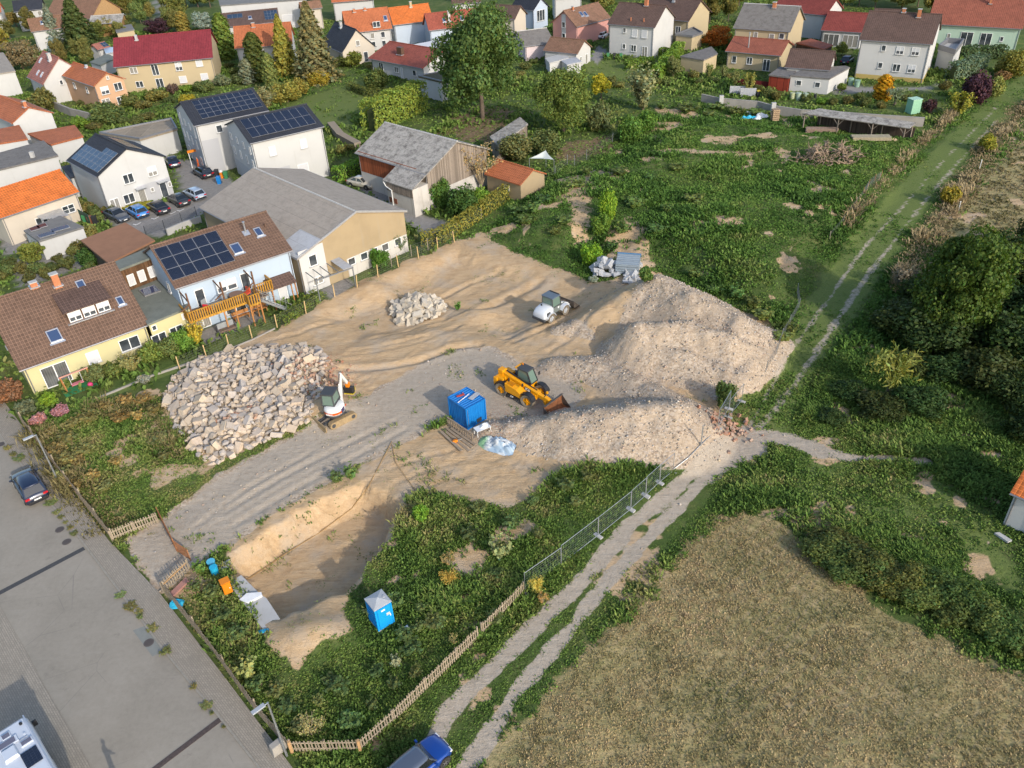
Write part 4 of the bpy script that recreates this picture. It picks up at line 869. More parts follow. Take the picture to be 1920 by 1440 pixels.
H.chimney(-.05, .92, .5, .4, .5, ALU, cap=False); H.win('r', -.22, 3.6, 1.5, 1.4, 'h'); H.win('r', .25, 3.7, 1.5, 1.4); H.win('r', 0, 5.6, .5, .6); H.win('r', -.3, 1.2, 1.5, 2., 'd'); H.win('r', .2, 1.3, 1.4, 1.3); H.rows('f', (-.2, .2), (3.4,), w=.9, h=1.1)
H = House('house', 'white house with steep faded red roof and three skylights', 'house', (80, 95), (110, 108), (60, 149), 4.0, .9, WHITE, RPINK, ov=.4)
H.skylight(-.3, .7, .6, .9); H.skylight(-.05, .3, .6, .9); H.skylight(.2, .3, .6, .9); H.chimney(.2, .8, .6, .6, .9, ALU); H.win('r', -.12, 3.6, .6, .9, off=.0); H.win('r', .1, 1.6, .6, .9); H.win('r', .2, 4.9, .6, .9)
r, Q = flatbox('building', 'white building with grey roof cut by the left photo edge', 'building', [(-40, 104), (6, 98), (29, 133), (-30, 142)], 4.5, WHITE, FIBRE)
H = House('house', 'small white house with reddish brown roof among the conifers at upper left', 'house', (50, 36), (112, 28), (95, 55), 4.5, .8, WHITE, ROLD, ov=.3); H.rows('l', (-.2, .15), (1.6, 4.4), w=.7, h=1.0); H.skylight(-.1, .6, .6, .9)
H = House('barn', 'large farm barn with old brown tiled roof at the upper left edge', 'barn', (104, -8), (192, -6), (185, 36), 3.6, .7, flat('timber_ochre', (.36, .22, .10), .9, var=.3), ROLD, ov=.8)
H = House('house', 'white house with dark blue roof at the top left corner', 'house', (22, 2), (78, -4), (56, 19), 5.0, .6, WHITE, RBLACK); H.rows('f', (-.3, .05, .35), (1.5, 3.9), w=1., h=1.2)
H = House('barn', 'grey boarded barn with sunlit ochre doors below the large old barn roof', 'barn', (170, 30), (232, 26), (226, 42), 3.2, .4, wood('ochre_boards', (.34, .20, .08), .3), FIBRE2)
r, Q = flatbox('garage', 'small open garage right of the old farm barn', 'garage', [(214, 50), (246, 45), (252, 55), (218, 61)], 2.6, CREAM, FELTG)
r, Q = flatbox('shed', 'grey roofed open shelter left of the wine-red roof', 'shed', [(168, 116), (200, 100), (218, 108), (188, 122)], 2.8, WHITE, FELT); 
r, Q = flatbox('garage', 'white garage with grey flat roof left of the wine-red roofed house', 'garage', [(194, 90), (212, 88), (216, 97), (198, 100)], 3., WHITE, ALU)
H = House('shed', 'small house with red tiled roof and blue panels left of the wine-red roof', 'house', (172, 84), (196, 78), (190, 92), 3.0, .5, WHITE, RPINK); H.solar('f', .05, .48, .15, .9, 2, 2, SOLB)
# ------------------------------------------------------------------ upper edge of the photo
r, Q = flatbox('industrial_hall', 'long white industrial hall at the top edge of the photo', 'hall', [(408, -6), (568, -18), (575, -2), (412, 10)], 6.5, WHITE, FELTG)
k = min(range(4), key=lambda i: Q[i][1]+Q[(i+1) % 4][1])
for u in (.3, .5, .75): wallwin(r, Q, k, u, 2.0, 3, 2.6, 's1')
H = House('house', 'flat house with brown roof and grid of blue collectors below the white hall', 'house', (412, 26), (520, 15), (470, 46), 3.6, .35, WHITE, RBROWN2); H.solar('f', .25, .48, .2, .85, 4, 3, SOLB); H.solar('f', -.38, -.12, .55, .85, 3, 1, SOLB); H.skylight(-.0, .5)
H = House('house', 'white house with orange tiled roof behind the tall yellowing conifer', 'house', (437, 50), (545, 41), (528, 84), 5.0, .7, WHITE, RTERRA); H.chimney(-.15, .9, .6, .6, .8); H.skylight(-.2, .45, .7, 1.); H.rows('f', (-.1, .2), (1.5, 3.9), w=1.1, h=1.2)
H = House('house', 'cream gabled house with steep anthracite roof left of the low red roof', 'house', (628, 40), (668, 55), (632, 95), 3.0, 1.0, BEIGE, RBLACK, ov=.3); H.chimney(-.1, .85, .5, .5, .9, ALU); H.win('r', -.1, 1.2, 1.2, 2., 'd'); H.win('r', .2, 1.3, 1.0, 2.0, 'd'); H.win('r', .0, 4.2, .9, 1.1)
H = House('house', 'row house with terracotta roof and two chimneys', 'house', (641, 22), (726, 13), (695, 58), 4.5, .9, WHITE, RTERRA); H.chimney(-.24, .92, .5, .5, .7); H.chimney(.0, .95, .5, .5, .6); H.win('f', .18, 5.6, 1.6, 1.2); H.rows('f', (-.2, .05, .3), (1.6, 3.4), w=.9, h=1.2); H.skylight(.4, .5)
H = House('house', 'grey blue gabled row house with bright orange roof and dark solar field', 'house', (727, 15), (803, 6), (772, 43), 4.5, .9, PALEB, RORANGE); H.chimney(.05, .9, .5, .5, 1.1, CREAM); H.solar('b', -.48, -.1, .1, .95, 3, 3); H.rows('l', (-.1, .15), (2., 4.6), w=.7, h=1.3)
H = House('house', 'row house with red roof, skylights and white dormer behind the great tree', 'house', (795, 26), (905, 14), (850, 52), 4.2, .8, PALEB, RRED); H.skylight(-.2, .5, .7, 1.); H.chimney(-.12, .4, .5, .5, .7, WHITE); H.skylight(.1, .5)
H = House('bungalow', 'white bungalow with shallow red brown roof behind the cut hedge', 'bungalow', (730, 77), (833, 94), (742, 119), 3.0, .32, WHITE, RRED, ov=.7); H.chimney(-.06, .45, 1.3, .8, .5, BROWNM, cap=False); H.win('f', -.32, 1.3, 1.3, 2.1, 'd'); H.win('f', -.02, 1.6, 1.2, 1.1); H.win('f', .08, 1.2, .6, 2., 's1'); H.win('f', .32, 1.6, 1.0, 1.1)
r, Q = flatbox('annex', 'white cube annex with planted flat roof behind the cut hedge', 'building', [(784, 143), (838, 133), (872, 147), (826, 153)], 3.6, WHITE, MOSS, para=.2)
k = min(range(4), key=lambda i: Q[i][1]+Q[(i+1) % 4][1]); wallwin(r, Q, k, .6, 2.1, 1.2, .9)
r, Q = flatbox('building', 'building with bright white flat roof behind the red roofed bungalow', 'building', [(775, 83), (830, 73), (860, 82), (832, 92)], 3.4, WHITE, flat('white_roof_sheet', (.6, .6, .6), .7, var=.05))
H = House('house', 'white house with dark brown gabled roof behind the great tree at the top', 'house', (925, 8), (977, 11), (962, 36), 5.5, .7, BEIGE, RBROWN2); H.win('r', .0, 2, 1, 1.2)
H = House('house', 'modern grey roofed house with glazed gable at the top centre', 'house', (972, -10), (1015, -4), (1000, 20), 4.5, .8, PALEB, RBLACK); H.win('r', 0, 3., 2.6, 2.4)
H = House('house', 'pink gabled house with long sloping brown roof', 'house', (1056, 20), (1122, 4), (1118, 41), 4.0, .7, PINK, ROLD, ov=.4); H.chimney(-.28, .88, .4, .4, .8); H.skylight(-.15, .6); H.skylight(-.05, .55); H.panel('white_strip', 'l', -.12, .06, 0, 6.0, WHITE); H.win('l', -.03, 1.6, 1., 1.2, off=.04); H.win('l', -.03, 3.9, 1., 1.2, off=.04)
H = House('bungalow', 'low pinkish building with shallow grey roof left of the small white garage house', 'building', (968, 59), (1025, 52), (1000, 85), 3.0, .4, plaster('pale_pink_plaster', (.60, .50, .50)), FIBRE3, ov=.3); H.win('f', .3, 1.4, 1.8, 1.5, 's1')
H = House('garage_house', 'small white garage house with brown gabled roof', 'garage', (1032, 69), (1097, 75), (1050, 98), 2.8, .6, WHITE, ROLD, ov=.2); H.win('r', -.2, 1.4, .8, .9); H.win('r', .2, .9, .9, 1.9, 'd')
r, Q = flatbox('shed', 'white lean-to shed with pale roof in front of the small garage house', 'shed', [(1022, 109), (1060, 99), (1067, 108), (1030, 118)], 2.3, WHITE, CONC2)
r, Q = flatbox('shed', 'white panelled shed with light blue roof at the corner of the garage house', 'shed', [(1050, 112), (1080, 107), (1091, 115), (1063, 121)], 2.2, WHITE, TIN)
H = House('house', 'tall white house with brown roof and orange chimney in the middle of the top row', 'house', (1161, 4), (1250, 10), (1178, 48), 6.0, .6, WHITE, RBROWN2, ov=.35); H.chimney(.1, .92, .7, .6, 1.2); H.pipe(-.05, .22, r=.1, h=.5, mat=BRICKO); H.pipe(.22, .22, r=.1, h=.5, mat=BRICKO)
H.win('f', -.15, 5.0, .7, 1.0); H.win('f', .08, 4.6, 1.2, 1.5, 's1'); H.win('f', .3, 4.6, 1.2, 1.5, 's1'); H.win('f', -.15, 1.9, .7, 1.0); H.win('f', .07, 1.7, 1.2, 1.3); H.win('f', .32, 1.2, 1.2, 2.1, 'd')
H = House('house', 'cream house under a broad dark brown roof behind the orange autumn tree', 'house', (1222, -8), (1316, 0), (1290, 40), 4.6, .6, CREAM, RBROWN2, ov=.6); H.rows('f', (.0, .3), (2.6,), w=1.2, h=1.4); H.chimney(0, .8, .5, .5, .8, ALU)
r, Q = flatbox('garage', 'cream flat garage with dark terrace roof beside the tall white house', 'garage', [(1266, 65), (1300, 52), (1318, 62), (1298, 69)], 3.0, CREAM, FELTG, para=.25)
H = House('house', 'cream house with grey corrugated roof and brick chimney', 'house', (1395, 6), (1502, 12), (1418, 55), 5.5, .6, CREAM, FIBRE3, ov=.35); H.chimney(.06, .88, .6, .6, 1.0); H.win('f', -.1, 4.4, .8, 1.1); H.win('f', .2, 4.3, 1.0, 1.0); H.win('f', .38, 4.5, 1.0, 1.0)
H = House('bungalow', 'cream bungalow with low brown roof and steel flue pipe', 'bungalow', (1376, 68), (1480, 76), (1398, 99), 3.2, .38, CREAM, RBRICK, ov=.6); H.pipe(-.13, .35, r=.12, h=2.6); H.win('f', -.36, 1.7, .9, 1.3); H.win('f', -.06, 1.7, 1.1, 1.3); H.win('f', .27, 1.2, 1.3, 2.1, 'd')
r, Q = flatbox('shed', 'cream shed with grey roof left of the low bungalow', 'shed', [(1275, 105), (1334, 87), (1346, 100), (1320, 112)], 2.7, CREAM, FIBRE3)
H = House('house', 'long garage building with maroon red roof behind the white house', 'house', (1553, 21), (1632, 25), (1562, 58), 3.2, .5, WHITE, RMAROON, ov=.3); H.win('f', -.25, 1.4, 3.0, 2.3, 'd'); H.win('f', .25, 1.4, 3.0, 2.3, 'd')
H = House('house', 'house with maroon red roof and white gable at the top edge', 'house', (1468, -12), (1570, -2), (1500, 24), 4.8, .6, WHITE, RMAROON, ov=.3)
H = House('house', 'large white house with brown roof and brick chimney near the grass track', 'house', (1630, 20), (1767, 27), (1668, 78), 6.6, .6, WHITE, RBROWN2, ov=.4, ga=.3)
H.chimney(.2, .86, .55, .55, 1.3); H.chimney(.02, 1.0, .5, .5, .6, side='b'); H.panel('ochre_plinth', 'f', -.499, .499, -.3, .8, OCHRE); H.panel('ochre_plinth', 'r', -.499, .3, -.3, .8, OCHRE)
for z in (2.3, 5.2): H.win('f', -.15, z+.2, .75, 1.0); H.win('f', .09, z, 1.25, 1.3, 'h' if z > 3 else 'w'); H.win('f', .31, z, 1.25, 1.3, 'h')
H.win('r', .1, 2.2, 1.3, 1.6); WRH = H
r, Q = flatbox('terrace_annex', 'white annex with railed roof terrace at the right end of the white house', 'building', [(1758, 93), (1775, 80), (1806, 82), (1790, 103)], 3.2, WHITE, CONC2, para=.9)
H = House('garage_house', 'low white outbuilding with brown gabled roof left of the large white house', 'garage', (1482, 91), (1567, 96), (1500, 128), 3.0, .6, WHITE, RBROWN2, ov=.2)
r, Q = flatbox('outbuilding', 'low white outbuilding with grey flat roof and two small windows above the green tubs', 'building', [(1481, 141), (1510, 128), (1585, 123), (1594, 126), (1556, 147)], 2.7, WHITE, FIBRE3, over=.12)
k = min(range(5), key=lambda i: Q[i][1]+Q[(i+1) % 5][1]); wallwin(r, Q, k, .25, 1.5, .9, .9, over=.12); wallwin(r, Q, k, .72, 1.45, .9, .9, over=.12)
r, Q = flatbox('shed', 'red painted board shed with grey roof beside the white outbuilding', 'shed', [(1441, 140), (1462, 125), (1496, 129), (1481, 145)], 2.5, wood('red_shed_boards', (.27, .045, .025), 1.2, .15), FIBRE3)
r, Q = flatbox('open_shed', 'open shed with rusty red roof and one solar panel left of the large white house', 'shed', [(1492, 80), (1520, 72), (1562, 84), (1545, 92)], 2.6, wood('dark_boards', (.09, .06, .045), .2), RBRICK)
H = House('house', 'mint green house with wide brown roof in the upper right corner', 'house', (1757, -15), (1935, -8), (1840, 50), 4.0, .6, MINT, RBRICK, ov=.5); H.win('f', -.25, 1.9, .6, .9); H.win('f', -.05, 1.5, 2.2, 2.6, 'd'); H.win('f', .16, 1.5, 2.0, 2.6, 'd'); H.win('f', .33, 1.9, .6, .9); H.chimney(.1, .7, .4, .4, .8)
H = House('shed', 'small white shed with orange tiled roof at the right photo edge', 'shed', (1935, 855), (2010, 885), (1950, 948), 3.0, .5, WHITE, RORANGE, ov=.3, ga=.25)
# filler houses far back, half hidden by trees
for i, (R0, R1, E_, he_, pit, wm_, rm_, lab) in enumerate([
    ((560, 5), (600, 0), (590, 16), 5, .8, BEIGE, ROLD, 'house with brown roof and white gable above the row houses'),
    ((845, -8), (900, -12), (870, 6), 5, .7, WHITE, RBROWN2, 'house with brown roof at the top edge above the great tree'),
    ((620, -12), (700, -18), (660, 2), 4.5, .7, WHITE, RTERRA, 'red roofed house at the top edge above the terracotta row house'),
    ((1035, -20), (1090, -24), (1060, -4), 5, .7, WHITE, RBROWN2, 'house at the top edge behind the pink gabled house'),
    ((1640, 16), (1690, 18), (1650, 30), 5, .6, WHITE, RBROWN2, 'house with dark roof peeping over the ridge of the large white house'),
    ((-60, 10), (0, 4), (-10, 24), 4.5, .7, WHITE, RTERRA, 'house at the top left photo edge')]):
    House('house', lab, 'house', R0, R1, E_, he_, pit, wm_, rm_)
# ------------------------------------------------------------------ foliage
t = NT('foliage'); oc = t.n('ObjectInfo').outputs['Color']; lc = t.n('Attribute', attribute_name='lc').outputs['Color']
k = t.mix(1., t.mix(1., oc, lc, 'MULTIPLY'), (1.3, 1.25, 1.25), 'MULTIPLY')
t.set(k, .62, spec=.22)
tr = t.n('BsdfTranslucent', {'Color': t.mix(1., k, (1.25, 1.3, .55), 'MULTIPLY')}); ms = t.n('MixShader', {0: .28}); t.t.links.new(t.b.outputs[0], ms.inputs[1]); t.t.links.new(tr.outputs[0], ms.inputs[2]); t.t.links.new(ms.outputs[0], t.o.inputs[0])
LEAF = t.m
t = NT('ground_leaves'); lc = t.n('Attribute', attribute_name='lc').outputs['Color']; t.set(lc, .7, spec=.15)
tr = t.n('BsdfTranslucent', {'Color': lc}); ms = t.n('MixShader', {0: .25}); t.t.links.new(t.b.outputs[0], ms.inputs[1]); t.t.links.new(tr.outputs[0], ms.inputs[2]); t.t.links.new(ms.outputs[0], t.o.inputs[0])
BLADE = t.m
BARK = flat('bark', (.12, .09, .065), .95, var=.4, sc=9, bump=.6); BARKP = flat('pale_bark', (.30, .24, .16), .95, var=.3, sc=9, bump=.4); DEADW = flat('dead_branches', (.26, .19, .13), .95, var=.45, sc=5, bump=.4)
def unit(v): return v/np.maximum(np.linalg.norm(v, axis=-1, keepdims=True), 1e-9)
def leafmesh(name, P, N, size, var=.3, seed=0, stretch=1.5):
    """leaf clumps: one rhombic card each, roughly facing N, tone varied per card"""
    r = np.random.default_rng(seed+11); n = len(P)
    N = unit(N+r.normal(0, .55, (n, 3))); A = unit(np.cross(N, r.normal(0, 1, (n, 3)))); B = np.cross(N, A)
    s = (np.asarray(size)*r.uniform(.6, 1.35, n))[:, None] if np.ndim(size) == 0 else (size*r.uniform(.6, 1.35, n))[:, None]
    a = A*s*stretch*.5; b = B*s*.5
    bend = N*s*.18
    V = np.stack([P-a-bend, P-b*1.0+bend*.4, P+a-bend, P+b*1.0+bend*.4], 1).reshape(-1, 3)
    me = mesh_np(name, V, np.arange(4*n).reshape(-1, 4), LEAF, False)
    tone = r.uniform(1-var, 1+var, n); hue = r.normal(0, .10, n)
    c = np.stack([tone*(1+hue*1.2), tone, tone*(1-hue)], -1).clip(.15, 2)
    attr(me, 'lc', np.repeat(c, 4, 0)); return me
def sph(n, r): return unit(r.normal(0, 1, (n, 3)))
_pr = {}
def proto(kind, seed=0):
    """unit-height plant: (crown mesh, trunk mesh or None)"""
    k = (kind, seed)
    if k in _pr: return _pr[k]
    r = np.random.default_rng(seed*13+sum(map(ord, kind))); P = []; N = []; tb = None
    def lobe(c, rad_, n, shell=.62):
        d = sph(n, r); q = r.uniform(shell, 1.05, n)**.7; bump_ = 1+.22*np.sin(d[:, 0]*7+c[0]*20)*np.cos(d[:, 1]*6+c[1]*30)
        P.append(np.asarray(c)+d*(q*bump_)[:, None]*np.asarray(rad_)); N.append(d)
    def limbs(b, tips, z0, r0, z1=None):
        tp = (0, 0, z1 or z0*1.0); b.cyl((0, 0, -.02), (0, 0, z0), r0, r0*.72, 8)
        for c in tips:
            m = (c[0]*.45, c[1]*.45, z0+(c[2]-z0)*.55); b.cyl((0, 0, z0*.93), m, r0*.5, r0*.32, 6); b.cyl(m, c, r0*.32, r0*.1, 5)
    if kind in ('big', 'round', 'loose'):
        nl, nn, ls, base = {'big': (38, 620, .021, .22), 'round': (22, 270, .036, .20), 'loose': (22, 190, .038, .22)}[kind]
        tips = []
        for i in range(nl):
            z = r.uniform(base+.06, .93); w = .40*math.sin(math.pi*min(1, max(.08, (z-base+.14)/(1.16-base))))**.6
            a = i*2.4+r.uniform(-.5, .5); q = w*r.uniform(.45, 1.); c = (q*math.cos(a), q*math.sin(a), z); rr = r.uniform(.06, .165)*(1.15 if kind != 'loose' else .85)
            lobe(c, (rr*1.15, rr*1.15, rr*.85), nn); tips.append(c)
        lobe((0, 0, .55), (.2, .2, .3), nn*3, .2)
        tb = MB(); limbs(tb, tips[:14], .32, .028)
    elif kind in ('cone', 'spruce', 'column'):
        nl, W_, ls = {'cone': (4600, .23, .029), 'spruce': (4600, .19, .025), 'column': (4000, .13, .031)}[kind]
        z = r.uniform(.03, 1., nl)**(1.15 if kind != 'column' else 1.0); lay = .78+.32*np.abs(np.sin(z*(26 if kind != 'column' else 9)+r.uniform(0, .6, nl))); a = r.uniform(0, 2*math.pi, nl)
        w = W_*((1-z)**.8+.03) if kind != 'column' else W_*np.sqrt(np.clip(1-((z-.40)/.62)**2, .01, 1))
        br = 1+.22*np.sin(a*7+z*40); q = w*lay*br*r.uniform(.45, 1, nl)**.5
        P.append(np.stack([q*np.cos(a), q*np.sin(a), z-.12*q], -1)); N.append(np.stack([np.cos(a), np.sin(a), np.full(nl, .5)], -1))
        tb = MB().cyl((0, 0, -.02), (0, 0, .92), .022, .004, 7)
        for i in range(14):
            zz = .1+.055*i; aa = i*2.4; ww = W_*(1-zz)*.8; tb.cyl((0, 0, zz), (ww*math.cos(aa), ww*math.sin(aa), zz-.03), .007, .002, 4)
    elif kind in ('bush', 'bigbush', 'thicket'):
        nl, nn, ls = {'bush': (10, 210, .075), 'bigbush': (16, 290, .054), 'thicket': (20, 400, .042)}[kind]
        for i in range(nl):
            a = i*2.4; q = .34*math.sqrt((i+.5)/nl); z = r.uniform(.25, .62)*(1.1-q); c = (q*math.cos(a), q*math.sin(a), z); rr = r.uniform(.17, .25); lobe(c, (rr, rr, min(rr*1.05, z+.02)), nn, .5)
        for q in P: q[:, 2] = np.maximum(q[:, 2], .02)
        z = 1/max(q[:, 2].max() for q in P); P[:] = [q*np.array([1, 1, z]) for q in P]
        tb = MB()
        for i in range(5): tb.cyl((0, 0, -.02), (.22*math.cos(i*1.3), .22*math.sin(i*1.3), .6), .018, .006, 5)
    elif kind == 'upright':
        ls = .042
        for i in range(46):
            a = r.uniform(0, 6.28); q = .10+.24*r.random(); h = r.uniform(.55, 1.); n = 46; tt = r.uniform(.12, 1, n)
            c = np.stack([np.cos(a)*q*tt**1.2, np.sin(a)*q*tt**1.2, h*tt], -1)+r.normal(0, .022, (n, 3)); P.append(c); N.append(np.tile([math.cos(a), math.sin(a), .6], (n, 1)))
        tb = MB()
        for i in range(9): a = i*.7; tb.cyl((0, 0, -.02), (.16*math.cos(a), .16*math.sin(a), .72), .014, .004, 5)
    elif kind == 'grassy':
        ls = .03
        for i in range(150):
            a = r.uniform(0, 6.28); q = r.uniform(.1, .5); h = r.uniform(.6, 1.); n = 9; tt = np.linspace(.1, 1, n); c = np.stack([np.cos(a)*q*tt**1.6, np.sin(a)*q*tt**1.6, h*np.sin(tt*1.9)/1.0], -1); P.append(c); N.append(np.tile([-math.sin(a), math.cos(a), .3], (n, 1)))
        tb = MB().cyl((0, 0, -.02), (0, 0, .2), .08, .05, 8)
    elif kind == 'dead':
        ls = .026; tb = MB(); tips = []
        for i in range(12):
            a = i*2.4; q = r.uniform(.15, .38); c = Vector((q*math.cos(a), q*math.sin(a), r.uniform(.55, .98))); tips.append(c)
            m = Vector((c.x*.4, c.y*.4, c.z*.55)); tb.cyl((.01*math.cos(a), .01*math.sin(a), .1), m, .012, .008, 5); tb.cyl(m, c, .008, .003, 4)
            for j in range(9):
                e = m.lerp(c, r.uniform(.1, 1)); f = e+Vector(r.normal(0, 1, 3)).normalized()*r.uniform(.06, .16); tb.cyl(e, f, .004, .0015, 3); n = 7
                P.append(np.array(e)[None]+(np.array(f-e)[None])*r.uniform(.2, 1.1, n)[:, None]+r.normal(0, .018, (n, 3))); N.append(sph(n, r))
        tb.cyl((0, 0, -.02), (0, 0, .2), .025, .018, 7)
    elif kind == 'weed':
        ls = .10; tb = MB()
        for i in range(13):
            a = i*2.4; q = r.uniform(.10, .42); h = r.uniform(.6, 1.); tb.cyl((0, 0, 0), (q*math.cos(a), q*math.sin(a), h*.95), .010, .004, 4); n = 26; tt = r.uniform(.2, 1, n)
            P.append(np.stack([np.cos(a)*q*tt, np.sin(a)*q*tt, h*tt], -1)+r.normal(0, .05, (n, 3))); N.append(np.tile([math.cos(a)*.5, math.sin(a)*.5, 1.], (n, 1)))
    P = np.concatenate(P); N = np.concatenate(N)
    _pr[k] = (leafmesh('crown', P, N, ls, .34, seed, 1.5 if kind not in ('grassy',) else 4.), tb.mesh('trunk', BARKP if kind == 'dead' else BARK, fixn=False) if tb else None); return _pr[k]
def pxh(bp, top):
    """height above a ground point that is seen at the photo row of `top`"""
    best = (1e9, 1.)
    for h in np.arange(.3, 28, .1):
        p = np.array([bp[0], bp[1], bp[2]+h-CAMH]); z = p @ _fw; x = 960+FPX*(p @ _rt)/z; y = 720-FPX*(p @ _up)/z; e = math.hypot(x-top[0], y-top[1])
        if e < best[0]: best = (e, h)
    return best[1]
_cnt = {}
def plant(name, label, cat, base, top, wpx, kind, col, group=None, seed=None, hs=1.):
    bp = at(*base); h = (pxh(bp, top) if isinstance(top, tuple) else top)*hs; dist = (np.array(bp)-[0, 0, CAMH]) @ _fw; w = wpx*dist/FPX
    sd = _cnt.get(kind, 0); _cnt[kind] = sd+1; me, tb = proto(kind, (sd if seed is None else seed) % 3)
    nat = {'cone': .44, 'spruce': .37, 'column': .27, 'big': .92, 'round': .92, 'loose': .9, 'upright': .66, 'dead': .75, 'weed': .85, 'grassy': .95}.get(kind, 1.1)
    t_ = TH(name, label, cat, bp, random.uniform(0, 6.28), group); sx = w/nat
    o = OB('crown' if cat == 'tree' else 'foliage', me, t_, sc=(sx, sx, h)); o.color = (*col, 1)
    if tb: o = OB('trunk' if cat == 'tree' else 'stems', tb, t_, sc=(sx, sx, h) if cat != 'tree' else (max(sx, h*.5), max(sx, h*.5), h))
    return t_
T = 'tree'; BU = 'bush'
